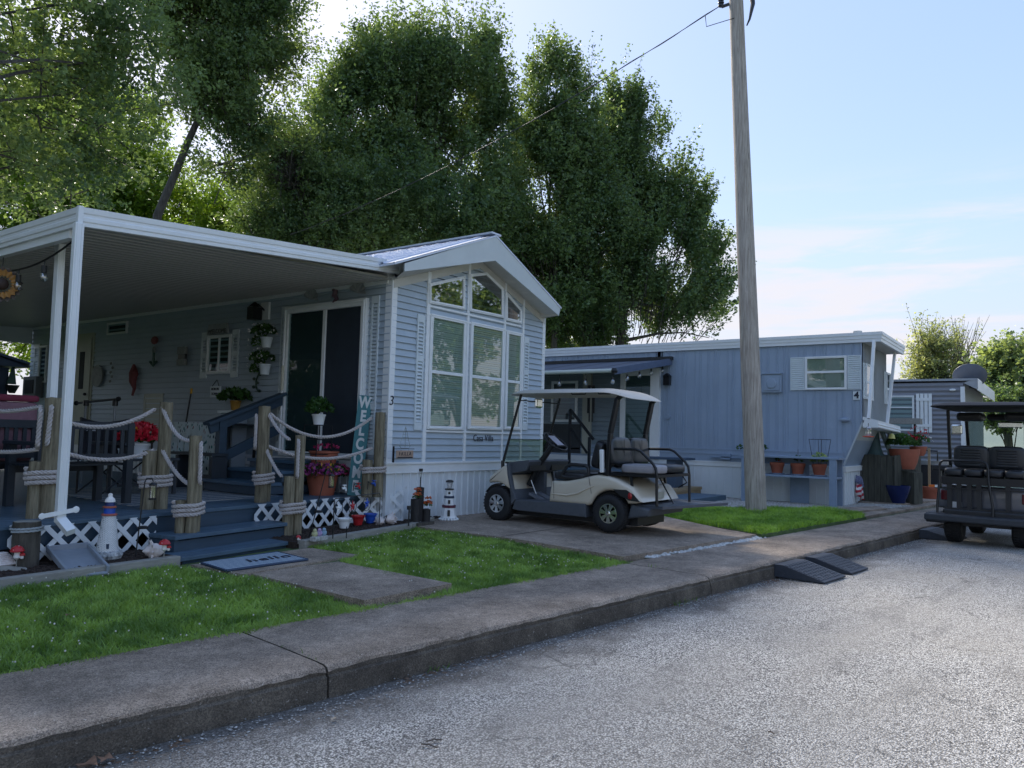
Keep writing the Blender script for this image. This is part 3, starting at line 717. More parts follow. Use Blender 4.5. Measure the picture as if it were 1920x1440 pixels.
for (x0, z0), (x1, z1), wx0, wz0, wx1, wz1 in ((LB, IA, HX0, HZ-.03, RX, RZ-.01), (IA, RB, RX, RZ-.01, HX1, HZ-.03)):
    n = 34
    A = []; B = []
    for i in range(n+1):
        t = i/n; o = .004 if i % 2 else 0
        A.append((x0+(x1-x0)*t, FY, z0+(z1-z0)*t+o)); B.append((wx0+(wx1-wx0)*t, HY0, wz0+(wz1-wz0)*t+o))
    mb.strip(A, B)
mb.prX([(HY0-OV, RB[1]), (HY0-OV, RB[1]+.11), (HY1, RT_[1]), (HY1, RB[1])], RB[0]-.02, RB[0])
mb.add([(HX1, HY0, HZ-.03), (RB[0], HY0, RB[1]), (RB[0], HY1, RB[1]), (HX1, HY1, HZ-.03)], [(0,1,2,3)])
build('soffit', mb, M_soff, h3, fixn=False)

# upper gable windows
W1 = [gp(*q) for q in ((803.5,568.5),(871,581),(871,517),(803.5,531.5))]
W2 = [gp(*q) for q in ((880,583.5),(943.3,596.5),(943.3,541),(911.5,510.5),(880,514))]
W3 = [gp(*q) for q in ((947.5,600.5),(977.5,607.5),(977.5,580.5),(947.5,546))]
for o_, l in ((W1, 'left upper window with sloping head under the gable'), (W2, 'pointed upper window under the gable peak'), (W3, 'small right upper window with steep head')):
    window(h3, o_, PG, .042, mpane=M_paneT, lab=l)
for (xa, xb), ya, bl, l in (((803.5, 871), 594, M_blind, 'left tall double hung window with closed blind'), ((880, 943.3), 609, M_blind2, 'middle tall double hung window reflecting a tree'), ((947.5, 977.5), 622, M_blind, 'right tall double hung window')):
    a0 = gp(xa, 700)[0]; a1 = gp(xb, 700)[0]; zt = gp((xa+xb)/2, ya)[1]; zb = gp((xa+xb)/2, 806)[1]; zm = gp((xa+xb)/2, 700 if xa < 870 else (709 if xa < 940 else 716))[1]
    window(h3, rect(a0, a1, zb, zt), PG, .05, blind=bl, split=zm, lab=l)
for xa, xb, yt, yb, l in ((780, 793.5, 588, 806, 'left gable shutter'), (981.8, 991, 631, 806, 'right gable shutter')):
    a0 = gp(xa, 700)[0]; a1 = gp(xb, 700)[0]; shutter(h3, a0, a1, gp(xa, yb)[1], gp(xa, yt)[1], PG, lab='narrow louvred '+l)
# windows and doors of the shaded long wall
y1, zt = wp(538, 577); y0 = wp(691, 560)[0]; zt = 3.14
mb = MB(); o_ = rect(y0, y1, 1.03, zt); i_ = rect(y0+.09, y1-.09, 1.10, zt-.10); ring(mb, o_, i_, PW, .0, .075); ring(mb, inset(o_, .02), inset(o_, .05), PW, .075, .09)
ym = wp(611, 600)[0]; slab(mb, rect(ym-.03, ym+.03, 1.10, zt-.10), PW, .02, .06)
sd_ = build('sliding_door', mb, M_white, h3, bevel=.004)
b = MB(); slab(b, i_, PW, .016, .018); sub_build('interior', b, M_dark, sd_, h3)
b = MB(); b.add([PW(a, z, .045) for a, z in rect(ym+.03, y1-.09, 1.10, zt-.10)], [(0,1,2,3)]); sub_build('pane', b, M_panedark, sd_, h3)
b = MB(); slab(b, rect(ym+.05, y1-.11, 1.12, zt-.12), PW, .021, .024); sub_build('curtain', b, mat('door_curtain', (.06,.085,.09), .8, .1, 3), sd_, h3)
b = MB(); slab(b, rect(y0+.09, ym-.03, 1.10, zt-.10), PW, .035, .037); sub_build('insect_screen', b, mat('insect_screen', (.02,.03,.045), .7, .1), sd_, h3)
b = MB(); slab(b, rect(y1-.065, y1-.03, 1.95, 2.30), PW, .075, .105); sub_build('handle', b, mat('cream_handle', (.62,.60,.48), .4, .05), sd_, h3, bevel=.006)
for xa, xb, l in ((523, 537, 'left'), (692, 706, 'right')):
    a1 = wp(xa, 700)[0]; a0 = wp(xb, 700)[0]; shutter(h3, a0, a1, 1.10, 3.16, PW, mid=.3, lab='tall louvred shutter on the %s of the sliding door' % l)
a1 = wp(389, 668)[0]; a0 = wp(433, 668)[0]; z1 = wp(411, 628)[1]; z0 = wp(411, 701)[1]
window(h3, rect(a0, a1, z0, z1), PW, .05, mpane=M_panedark, vsplit=(a0+a1)/2, lab='small sliding window between short shutters')
for xa, xb in ((376.5, 388), (434, 446)):
    b1 = wp(xa, 668)[0]; b0 = wp(xb, 668)[0]; shutter(h3, b0, b1, z0-.06, z1+.06, PW, mid=.5)
a1 = wp(202, 615)[0]; a0 = wp(239, 615)[0]; window(h3, rect(a0, a1, 3.02, 3.24), PW, .035, mpane=M_panedark, lab='narrow high window near the ceiling')
a1 = wp(140, 700)[0]; a0 = wp(170, 700)[0]
mb = MB(); slab(mb, rect(a0-.06, a1+.06, 1.0, 3.1), PW, 0, .03); slab(mb, rect(a0, a1, 1.02, 3.02), PW, .03, .05)
dr = build('door', mb, mat('cream_door', (.42,.42,.34), .5, .05), h3, bevel=.004)
b = MB(); slab(b, rect(a0+.22, a1-.22, 2.05, 2.75), PW, .05, .056); sub_build('pane', b, M_dark, dr, h3)
b = MB(); b.sphere(PW(a0+.08, 1.95, .08), .03, 10); sub_build('handle', b, M_blackm, dr, h3)
b0, z1 = wp(305, 737); b1 = wp(270, 737)[0]; z1 = wp(288, 738)[1]
mb = MB(); ring(mb, rect(b0, b1, z1-.75, z1), rect(b0+.05, b1-.05, z1-.70, z1-.05), PW, 0, .03); slab(mb, rect(b0+.05, b1-.05, z1-.7, z1-.05), PW, 0, .02)
build('utility_hatch', mb, mat('hatch_beige', (.42,.43,.36), .5, .05), h3)
b0 = wp(88, 680)[0]; b1 = wp(78, 680)[0]; window(h3, rect(b0, b1+.1, 2.2, 2.95), PW, .04, lab='far window beside the rear door')
shutter(h3, b1+.12, b1+.36, 2.15, 3.0, PW)
# number 3 and the name on the gable
M_let = M_chevron
p = gp(723.5, 751); text('3', .17, (HX0+.028, HY0-.024, p[1]), ROT_NEGY, M_let, h3, name='house_number', shear=.15)
p = gp(907, 822); text('Casa Villa', .135, (p[0], HY0-.026, p[1]), ROT_NEGY, M_let, h3, name='name_lettering', sx=.8, ext=.002, spacing=1.12)

# ------------------------------------------------------------------ awning over the deck
aw = thing('patio_awning', 'white aluminium patio awning with ribbed underside over the deck', 'awning', (3, 6.6, .6))
AX, AY, AY1 = 2.95, 6.52, 17.2
def zo(y): return 3.02
c0 = Vector((AX, AY, 3.015)); c1 = Vector((7.03, 6.93, 3.44))
def under(t, y):   # t 0 at the outer edge, 1 at the wall
    return 3.03+(3.40-3.03)*t
pr = []; y = 0.0; Ltot = AY1-AY
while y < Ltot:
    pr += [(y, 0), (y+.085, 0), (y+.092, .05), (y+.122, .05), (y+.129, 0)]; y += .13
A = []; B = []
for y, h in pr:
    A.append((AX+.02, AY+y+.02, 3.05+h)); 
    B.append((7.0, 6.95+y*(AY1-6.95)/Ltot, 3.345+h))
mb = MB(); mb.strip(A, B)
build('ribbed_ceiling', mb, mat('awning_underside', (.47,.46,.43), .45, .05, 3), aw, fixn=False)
mb = MB(); mb.add([(AX, AY, 3.15), (7.1, 6.93, 3.52), (7.1, AY1, 3.52), (AX, AY1, 3.15)], [(0,1,2,3)])
build('roof_sheet', mb, M_alum, aw)
# fascia gutters: profile swept along each edge
fpz = [(0,0),(.012,.004),(.012,.035),(.02,.045),(.02,.075),(.012,.085),(.012,.105),(.02,.115),(.024,.16),(-.02,.16),(-.02,.0)]
def fascia(a, b, side):
    a, b = Vector(a), Vector(b); d = (b-a).normalized(); n = Vector((0,0,1)).cross(d).normalized()*side
    return MB().prism(fpz, lambda q, z: tuple(a+n*q+Vector((0,0,z))), lambda q, z: tuple(b+n*q+Vector((0,0,z))))
build('front_gutter', fascia((AX, AY, 3.01), (7.08, 6.92, 3.425), -1), M_alum, aw)
build('side_gutter', fascia((AX, AY, 3.01), (AX, AY1, 3.01), 1), M_alum, aw)
mb = MB(); mb.box(AX-.03, AX+.012, AY-.03, AY+.012, 3.0, 3.175); mb.obox((7.08, 6.915, 3.505), (.07, .05, .18)); mb.box(AX-.02, 7, AY1, AY1+.03, 3.01, 3.45); mb.box(6.975, 7.1, HY0+.05, AY1, 3.30, 3.53)
build('corner_cap', mb, M_alum, aw, bevel=.003)
mb = MB(); mb.beam((AX+.04, AY+.2, 2.99), (AX+.04, AY1, 2.99), .06, .09); build('side_beam', mb, M_alum, aw)
# front post standing behind the rope piling, and the downspout
pa = at(103, 745, Y=6.86); pb = at(129, 440, Y=6.86)
PAX = (pa.x+at(120, 440, Y=6.86).x)/2
mb = MB(); xx = 3.02
for (a, b) in ((at(102, 760, Y=6.85), at(118.5, 437, Y=6.85)),):
    a = at(98, 760, Y=7.42); b = at(115, 437, Y=7.42); q = Vector((a.x, 7.42, .585)); r2 = Vector((b.x, 7.42, 3.03)); n_ = 4
    mb.beam(q, r2, .062, .075, (0,1,0)); 
    for s in (-.018, .018): mb.beam(q+Vector((s, -.038, .0)), r2+Vector((s, -.038, 0)), .009, .006, (0,1,0))
build('front_post', mb, M_alum, aw, bevel=.004)
mb = MB(); mb.beam((AX+.05, 12.2, .605), (AX+.05, 12.2, 3.0), .08, .08); mb.beam((AX+.05, 16.9, .605), (AX+.05, 16.9, 3.0), .08, .08)
build('rear_post', mb, M_alum, aw)
d1 = at(113, 965, Y=6.50); d2 = at(147, 428, Y=6.5)
mb = MB(); mb.beam((d2.x+.0, 6.50, 3.03), (d1.x, 6.50, d1.z), .07, .055, (0,1,0))
for s in (-.018, .018): mb.beam((d2.x+s, 6.472, 3.03), (d1.x+s, 6.472, d1.z), .012, .008, (0,1,0))
e1 = Vector((d1.x, 6.50, d1.z)); mb.beam(e1+Vector((0,0,.03)), e1+Vector((.0, -.0, -.06)), .07, .055, (0,1,0)); mb.beam(e1+Vector((0,.01,-.03)), e1+Vector((.03, -.13, -.13)), .07, .06, (0,1,0))
build('downspout', mb, M_alum, aw, bevel=.004)
mb = MB(); mb.beam(e1+Vector((-.15,-.035,.0)), e1+Vector((.09,-.04,.035)), .008, .034); mb.sphere(e1+Vector((.10,-.04,.037)), .028, 8, (1,.2,1)); mb.sphere(e1+Vector((-.15,-.035,0)), .026, 8, (1,.2,1))
build('spout_bracket', mb, M_white, aw)

# ------------------------------------------------------------------ deck and its steps
DK = .585
def dy(x): return 6.46+.117*x          # front edge of the deck
dk = thing('deck', 'blue painted wooden deck with two front steps under the awning', 'deck', (5, 6.9, .25))
DX0 = 2.56
mb = MB(); y = 0; k = 0
while y < 10.3:          # boards run parallel to the front edge
    w_ = .135; z = DK-.0+.0015*math.sin(k*12.9)
    P_ = lambda x, q: (x, dy(x)+q, 0)
    pts = [(DX0, dy(DX0)+y), (6.99, dy(6.99)+y), (6.99, dy(6.99)+y+w_), (DX0, dy(DX0)+y+w_)]
    mb.prZ(pts, DK-.035, z); y += .142; k += 1
build('deck_boards', mb, M_deck, dk, bevel=.003)
mb = MB(); 
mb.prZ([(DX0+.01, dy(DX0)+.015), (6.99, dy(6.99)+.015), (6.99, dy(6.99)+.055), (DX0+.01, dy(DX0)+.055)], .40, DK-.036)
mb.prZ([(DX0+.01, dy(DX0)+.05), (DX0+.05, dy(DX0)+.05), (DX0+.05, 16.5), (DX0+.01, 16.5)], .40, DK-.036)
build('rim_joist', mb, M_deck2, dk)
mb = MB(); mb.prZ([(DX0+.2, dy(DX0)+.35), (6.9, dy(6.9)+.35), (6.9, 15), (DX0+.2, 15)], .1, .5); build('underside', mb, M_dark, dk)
# steps: front edges measured in the photo
s2a, s2b = at(329, 1006, z=.412), at(545, 979, z=.412)
s1a, s1b = at(360, 1042.7, z=.266), at(559, 1012.5, z=.266)
def step(a, b, zt, back, name):
    a, b = Vector(a), Vector(b); d = (b-a).normalized(); n = Vector((-d.y, d.x, 0)); m = MB()
    A_, B_ = a.copy(), b.copy()
    for i, off in enumerate((0, (back-.01)/2+.005)):
        wdt = (back-.01)/2
        m.prZ([(A_+n*off)[:2], (B_+n*off)[:2], (B_+n*(off+wdt))[:2], (A_+n*(off+wdt))[:2]], zt-.036, zt)
    return build(name, m, M_deck, dk, bevel=.004), a, b, d, n
_, a, b, d, n = step(s1a-Vector((.12,.014,0)), s1b, .266, .33, 'lower_tread')
m = MB(); m.prZ([(a+n*.03+d*.02)[:2], (b+n*.03-d*.02)[:2], (b+n*.07-d*.02)[:2], (a+n*.07+d*.02)[:2]], .12, .229)
m.prZ([(b+n*.03-d*.06)[:2], (b+n*.03-d*.015)[:2], (b+n*.36-d*.015)[:2], (b+n*.36-d*.06)[:2]], .12, .2285)
m.prZ([(a+n*.03+d*.015)[:2], (a+n*.03+d*.06)[:2], (a+n*.36+d*.06)[:2], (a+n*.36+d*.015)[:2]], .12, .2285)
_, a, b, d, n = step(s2a, s2b, .412, .36, 'upper_tread')
m.prZ([(a+n*.035+d*.02)[:2], (b+n*.035-d*.02)[:2], (b+n*.075-d*.02)[:2], (a+n*.075+d*.02)[:2]], .2, .362)
m.prZ([(a+n*.03+d*.015)[:2], (a+n*.03+d*.06)[:2], (a+n*.40+d*.06)[:2], (a+n*.40+d*.015)[:2]], .15, .375)
m.prZ([(b+n*.03-d*.06)[:2], (b+n*.03-d*.015)[:2], (b+n*.40-d*.015)[:2], (b+n*.40-d*.06)[:2]], .15, .375)
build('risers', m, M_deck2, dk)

# inner stairs up to the sliding door
st = thing('door_stairs', 'dark blue wooden stairs with handrail rising to the sliding glass door', 'stairs', (6.3, 8.1, .605))
mb = MB(); Y0, Y1 = 7.80, 8.95
for x0, z1 in ((5.72, .745), (6.05, .885), (6.38, 1.0)):
    mb.box(x0, x0+.36 if x0 < 6.3 else 6.97, Y0, Y1, z1-.04, z1)
build('treads', mb, mat('stair_blue_paint', (.06,.115,.175), .45, .12, 3), st, bevel=.004)
mb = MB()
for x0, z0, z1 in ((5.75, .606, .705), (6.08, .746, .845), (6.41, .886, .96)):
    mb.box(x0, 6.96, Y0+.02, Y1-.02, z0, z1)
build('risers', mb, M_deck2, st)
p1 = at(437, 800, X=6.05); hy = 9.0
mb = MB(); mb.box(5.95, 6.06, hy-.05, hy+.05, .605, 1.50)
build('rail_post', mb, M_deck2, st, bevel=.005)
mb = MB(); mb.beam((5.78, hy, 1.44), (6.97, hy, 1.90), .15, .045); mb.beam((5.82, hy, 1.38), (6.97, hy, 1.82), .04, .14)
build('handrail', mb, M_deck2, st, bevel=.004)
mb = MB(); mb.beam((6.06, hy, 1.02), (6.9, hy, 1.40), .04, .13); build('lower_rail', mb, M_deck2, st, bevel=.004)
# ------------------------------------------------------------------ rope pilings
def rope_mesh(mb, pts, r=.017, pitch=.11, n=5, closed=False):
    """three laid strands wound round a path"""
    pts = [Vector(p) for p in pts]; seg = [0]
    for a, b in zip(pts[:-1], pts[1:]): seg.append(seg[-1]+(b-a).length)
    Lg = seg[-1]; N_ = max(6, int(Lg/(pitch/7)))
    cs = []; 
    for i in range(N_+1):
        s = Lg*i/N_; k = max(0, min(len(pts)-2, next((j for j in range(len(seg)-1) if seg[j+1] >= s-1e-9), len(pts)-2)))
        t = (s-seg[k])/max(1e-9, seg[k+1]-seg[k]); cs.append(pts[k].lerp(pts[k+1], t))
    prev = None; fr = []
    for i, c in enumerate(cs):
        t = (cs[min(i+1, N_)]-cs[max(i-1, 0)]).normalized()
        x = (prev-t*prev.dot(t)).normalized() if prev is not None else t.orthogonal().normalized()
        prev = x; fr.append((x, t.cross(x)))
    for q in range(3):
        ln = []
        for i, c in enumerate(cs):
            a = 2*math.pi*(Lg*i/N_)/pitch+q*2*math.pi/3; x, y = fr[i]
            ln.append(c+(x*math.cos(a)+y*math.sin(a))*r*.60)
        mb.tube(ln, r*.52, n)
    return mb
def sag(a, b, d, n=18):
    a, b = Vector(a), Vector(b); o = []
    for i in range(n+1):
        t = i/n; p = a.lerp(b, t); p.z -= d*4*t*(1-t); o.append(p)
    return o
def log_mb(x, y, z0, z1, r, tilt=(0, 0)):
    m = MB(); N_ = 14; K = max(3, int((z1-z0)/.10))
    for i in range(K+1):
        z = z0+(z1-z0)*i/K
        for k in range(N_):
            a = 2*math.pi*k/N_; q = r*(1+.05*noise.noise(Vector((math.cos(a)*1.5+x*9, math.sin(a)*1.5+y*7, z*1.2)))+.012*math.sin(k*5.1))
            m.v.append((x+q*math.cos(a)+tilt[0]*(z-z0), y+q*math.sin(a)+tilt[1]*(z-z0), z+(.006*math.sin(k*2.3) if i == K else 0)))
    for i in range(K):
        for k in range(N_): k2 = (k+1) % N_; m.f.append((i*N_+k, i*N_+k2, (i+1)*N_+k2, (i+1)*N_+k)); m.m.append(0)
    m.f.append(tuple(K*N_+k for k in range(N_))); m.m.append(0)
    return m
def wrap(cs, z, r=.019, turns=3):
    """rope wound round a cluster of logs: convex outline of circles"""
    pts = []
    for x, y, q in cs:
        for k in range(24): a = 2*math.pi*k/24; pts.append((x+(q+r)*math.cos(a), y+(q+r)*math.sin(a)))
    pts = sorted(set(pts)); 
    def half(ps):
        h = []
        for p in ps:
            while len(h) >= 2 and (h[-1][0]-h[-2][0])*(p[1]-h[-2][1])-(h[-1][1]-h[-2][1])*(p[0]-h[-2][0]) <= 0: h.pop()
            h.append(p)
        return h[:-1]
    hull = half(pts)+half(pts[::-1]); out = []
    for tn in range(turns):
        for k, p in enumerate(hull): out.append((p[0], p[1], z+(tn+k/len(hull))*r*2.15))
    return rope_mesh(MB(), out, r, .10)
PIL = {}
def piling(key, base, logs, zr, label, turns=3, loops=()):
    t = thing('rope_piling', label, 'wooden piling', base, 0, 'log pilings wrapped with rope on the deck')
    cs = []
    for i, (dx, dy_, top, r) in enumerate(logs):
        x, y = base[0]+dx, base[1]+dy_; build('log', log_mb(x, y, base[2]+.001, top, r), M_wood, t, smooth=True, angle=50); cs.append((x, y, r))
    build('rope_wrap', wrap(cs, zr, turns=turns), M_rope, t, smooth=True, angle=70, fixn=False)
    for lp in loops: build('rope_loop', rope_mesh(MB(), lp, .019), M_rope, t, smooth=True, angle=70, fixn=False)
    PIL[key] = t; return t
def zat(px, py, base): 
    """height of a photo point standing above a base point"""
    d = CF*FPX + CR*(px-960) - CU*(py-720); t = math.hypot(base[0], base[1])/math.hypot(d[0], d[1]); return CAMH+d[2]*t
bL = at(94, 972, z=DK); bL = Vector((bL.x, bL.y+.07, DK)); b2 = at(299, 955, z=DK); b2.y += .03
b3 = at(362, 1029, z=.266); b3.y += .05; b4 = at(493, 942, z=DK); b4.y += .02; b5 = at(552, 1004, z=.266); b5.y += .03; bR = at(700, 927, z=DK)
bR = Vector((6.86, 6.98, DK))
rl = .06
zL, z2, z3, z4, z5, zR = zat(95, 746, bL), zat(302, 754, b2), zat(368, 817, b3), zat(495, 762, b4), zat(553, 816, b5), zat(706, 773, bR)
def side(px, py, b): # world point on the piling for a rope knot seen at px,py
    z = zat(px, py, b); d = at(px, py, D=math.hypot(b[0], b[1])); return Vector((d.x, d.y, z))
def loop(b, q0, q1, r=.019, off=.05):
    a, c = side(*q0, b), side(*q1, b); v = Vector((-b[0], -b[1], 0)).normalized()*off
    return [a, a+v+Vector((0,0,-.03)), a.lerp(c, .5)+v, c+v+Vector((0,0,.03)), c]
piling('L', bL, [(0,0,zL,.07), (-.10,.02, zat(62, 865, bL), .055), (.09,.10, zat(130, 840, bL), .06)], zat(62, 905, bL), 'rope wrapped log piling under the white awning post at the deck corner', 3,
       [loop(bL, (97, 757), (88, 838), off=.075), loop(bL, (77, 765), (70, 840), off=.06)])
piling('2', b2, [(.03,0,z2,.062), (-.085,.045, zat(278, 845, b2), .066)], zat(285, 911, b2), 'tall rope wrapped log piling left of the deck steps beside the red flowers', 3)
piling('3', b3, [(.0,0,z3,.055), (-.085,.05, zat(350, 938, b3), .045), (.075,.05, zat(380, 904, b3), .045)], zat(366, 965, b3), 'rope wrapped trio of logs on the lower left step', 3, [loop(b3, (377, 828), (374, 908), off=.05)])
piling('4', b4, [(-.02,0,z4,.066), (.09,.05, zat(508, 838, b4), .05)], zat(490, 906, b4), 'tall rope wrapped log piling at the top right of the deck steps', 3, [loop(b4, (481, 778), (478, 842), off=.05)])
piling('5', b5, [(.05,0,z5,.056), (-.065,.01, zat(533, 893, b5), .06)], zat(545, 961, b5), 'rope wrapped pair of logs on the lower right step', 3, [loop(b5, (560, 824), (557, 897), off=.05)])
piling('R', bR, [(.03,.0,zR,.065), (-.10,.06, zat(685, 862, bR), .065)], zat(700, 885, bR), 'rope wrapped log piling against the corner of home number 3', 2)
def rope(key, a, b, sagm, label):
    m = rope_mesh(MB(), sag(a, b, sagm), .019)
    o = build('mooring_rope', m, M_rope, smooth=True, angle=70, fixn=False); tag(o, label, 'rope', 'ropes strung between the pilings'); return o
rope(0, side(115, 788, bL), side(291, 767, b2), .11, 'upper sagging rope between the corner piling and the piling by the red flowers')
rope(0, side(112, 846, bL), side(289, 844, b2), .085, 'lower sagging rope between the corner piling and the piling by the red flowers')
bO = Vector((DX0+.08, 9.0, DK))
rope(0, side(76, 762, bL), Vector((DX0+.12, 8.9, 1.72)), .12, 'upper rope running back along the left side of the deck')
rope(0, side(72, 842, bL), Vector((DX0+.12, 8.9, 1.32)), .10, 'lower rope running back along the left side of the deck')
rope(0, side(304, 762, b2), side(361, 826, b3), .10, 'upper rope slanting down along the left side of the front steps')
rope(0, side(302, 838, b2), side(359, 910, b3), .06, 'lower rope slanting down along the left side of the front steps')
rope(0, side(500, 769, b4), side(543, 824, b5), .045, 'upper rope slanting down along the right side of the front steps')
rope(0, side(497, 836, b4), side(528, 893, b5), .03, 'lower rope slanting down along the right side of the front steps')
rope(0, side(503, 773, b4), side(697, 783, bR), .26, 'upper long rope sagging in front of the sliding glass door')
rope(0, side(503, 837, b4), side(697, 840, bR), .135, 'lower long rope sagging above the flower pots')
so_ = build('rope_post', log_mb(DX0+.12, 8.95, DK+.001, 1.85, .06), M_wood, smooth=True); tag(so_, 'plain log post at the far left of the deck rope line', 'wooden piling')

# ------------------------------------------------------------------ lattice skirting of the deck
def lattice(name, a, b, z0, z1, label, cut=None, pitch=.195, wdt=.042, sink=0):
    a, b = Vector(a), Vector(b); d = (b-a); Lw = d.length; d.normalize(); n = Vector((d.y, -d.x, 0)); H = z1-z0
    mb = MB()
    for sgn, off in ((1, .006), (-1, .013)):
        k = -int(H/pitch)-2
        while k*pitch < Lw+H+pitch:
            s0 = k*pitch; pl = [(s0-wdt*.7, -.2), (s0+wdt*.7, -.2), (s0+wdt*.7+sgn*(H+.4), H+.2), (s0-wdt*.7+sgn*(H+.4), H+.2)]
            if sgn < 0: pl = [(p[0], p[1]) for p in pl]
            for f in (lambda p: p[0], lambda p: Lw-p[0], lambda p: p[1], lambda p: H-p[1]):
                if len(pl) >= 3: pl = clip(pl, f)
            if len(pl) >= 3:
                # scalloped top: trim corners where the strips end
                mb.prism(pl, lambda s, z, off=off: tuple(a+d*s+n*(off-.003)+Vector((0,0,z0+z))), lambda s, z, off=off: tuple(a+d*s+n*(off+.003)+Vector((0,0,z0+z))))
            k += 1
    o = build(name, mb, M_lattice, fixn=True); tag(o, label, 'lattice panel', 'white lattice skirting panels'); return o
dirF = Vector((1, .117, 0)).normalized()
def df(x, out=.03): return (x, dy(x)-out, 0)
lattice('lattice_panel', df(2.66), df(3.96), .265, .565, 'white lattice panel under the deck behind the tall white lighthouse')
lattice('lattice_panel', (DX0-.04, 8.6, 0), (DX0-.04, dy(DX0)+.05, 0), .2, .56, 'white lattice panel on the left side of the deck')
lattice('lattice_panel', df(5.13), df(6.72), .265, .59, 'long white lattice panel behind the painted flower pots')
lattice('lattice_panel', (6.73, dy(6.73)-.035, 0), (7.28, 6.90, 0), .26, .66, 'short white lattice panel leaning on the white skirting')

# ------------------------------------------------------------------ edging timber
for i, (p, q, l) in enumerate((((1.0, 6.10), (3.80, 6.235), 'weathered landscape timber along the left flower bed'), ((5.15, 6.26), (7.0, 6.52), 'weathered landscape timber along the right flower bed'), ((7.02, 6.525), (7.75, 6.83), 'short landscape timber beside the driveway'))):
    mb = MB(); mb.beam((*p, .235), (*q, .235), .085, .11); o = build('landscape_timber', mb, M_timber, bevel=.008); tag(o, l, 'landscape timber', 'timbers edging the flower beds')

# ------------------------------------------------------------------ deck furniture
M_cush = mat('mauve_cushion', (.24,.13,.16), .85, .12, 8, .05, 60); M_cush2 = mat('wine_cushion', (.20,.03,.06), .85, .1, 8)
M_furn = mat('dark_bench_paint', (.022,.030,.040), .5, .15, 6)
def bench(loc, rz, w, label, cushion):
    t = thing('garden_bench', label, 'bench', loc, rz)
    L_ = dict(local=True)
    for x in (-w/2, w/2-.07):
        for y in (-.28, .25): m = MB(); m.box(x, x+.07, y, y+.07, 0, .60 if y < 0 else .82); build('leg', m, M_furn, t, **L_)
    for nm, zz in (('arm', .60),):
        for x in (-w/2-.02, w/2-.09): m = MB(); m.box(x, x+.11, -.32, .30, zz, zz+.035); build(nm, m, M_furn, t, bevel=.006, **L_)
    m = MB(); 
    for k in range(6): m.box(-w/2, w/2, -.28+k*.09, -.21+k*.09, .40, .42)
    m.box(-w/2+.02, w/2-.02, -.29, -.26, .32, .40); build('seat', m, M_furn, t, **L_)
    m = MB(); m.box(-w/2, w/2, .27, .31, .76, .84); m.box(-w/2, w/2, .27, .31, .46, .52); k = -w/2+.1
    while k < w/2-.05: m.box(k, k+.035, .28, .30, .52, .76); k += .085
    build('backrest', m, M_furn, t, **L_)
    if cushion:
        m = MB(); m.box(-w/2+.08, w/2-.1, -.24, .24, .425, .52); build('seat_cushion', m, M_cush, t, bevel=.03, **L_)
        m = MB(); m.box(-w/2+.06, w/2-.1, .14, .265, .53, 1.02); build('back_cushion', m, M_cush, t, bevel=.04, **L_)
        m = MB(); m.box(-w/2+.06, w/2-.1, .15, .27, 1.022, 1.09); build('cushion_edge', m, M_cush2, t, bevel=.025, **L_)
    return t
bench((2.95, 8.75, DK), R(186), 1.35, 'dark slatted garden bench with mauve cushions at the deck corner', True)
t = bench((3.74, 8.15, DK), R(184), .95, 'dark slatted garden bench without cushions behind the corner piling', False)
# folding camp chair
t = thing('camp_chair', 'black folding camp chair with a small white mountain mark', 'camp chair', (4.55, 9.2, DK))
M_cloth = mat('black_canvas', (.012,.013,.018), .85, .15, 12)
mb = MB(); A = []; B = []
p0, p1 = at(152, 782, Y=9.3), at(242, 783, Y=9.3)
for i in range(9):
    s = i/8; x = p0.x+(p1.x-p0.x)*s; sg = -.05*4*s*(1-s); A.append((x, 9.3+abs(sg), p0.z+sg)); B.append((x, 9.22+sg, p0.z-.42))
mb.strip(A, B); build('back', mb, M_cloth, t, solid=.012)
mb = MB(); mb.strip([(p0.x, 9.22, DK+.48), (p1.x, 9.22, DK+.48)], [(p0.x, 8.75, DK+.45), (p1.x, 8.75, DK+.45)]); build('seat', mb, M_cloth, t, solid=.012)
for x in (p0.x, p1.x):
    for xx, yy, z1 in ((x, 9.3, p0.z-DK), (x, 8.75, .62)):
        mb = MB(); mb.cyl((xx, yy, DK), (xx, yy, DK+z1), .012, n=6); build('leg', mb, M_blackm, t)
for s in (8.75, 9.28):
    mb = MB(); mb.cyl((p0.x, s, DK+.03), (p1.x, s, DK+.47), .009, n=6); mb.cyl((p1.x, s, DK+.03), (p0.x, s, DK+.47), .009, n=6); build('cross_brace', mb, M_blackm, t)
mb = MB(); c = at(171, 803, Y=9.16); mb.prY([(c.x-.055, c.z-.03), (c.x+.055, c.z-.03), (c.x+.012, c.z+.035)], 9.155, 9.16); build('logo', mb, mat('logo_grey', (.4,.4,.42), .6, .05), t)
# high table with string of dark stools behind the bench
def table(loc, w, d, h, label, m):
    t = thing('side_table', label, 'table', loc)
    b = MB(); b.box(loc[0]-w/2, loc[0]+w/2, loc[1]-d/2, loc[1]+d/2, loc[2]+h-.03, loc[2]+h); build('tabletop', b, m, t, bevel=.004)
    for sx in (-1, 1):
        for sy in (-1, 1):
            b = MB(); x, y = loc[0]+sx*(w/2-.04), loc[1]+sy*(d/2-.04); b.box(x-.018, x+.018, y-.018, y+.018, loc[2], loc[2]+h-.03); build('leg', b, m, t)
    b = MB(); b.box(loc[0]-w/2+.03, loc[0]+w/2-.03, loc[1]-.02, loc[1]+.02, loc[2]+.1, loc[2]+.13); build('stretcher', b, m, t)
    return t
tp = at(268, 858, Y=8.9); table((tp.x, 8.9, DK), .62, .55, tp.z-DK, 'small dark patio table under the potted red flowers', M_furn)
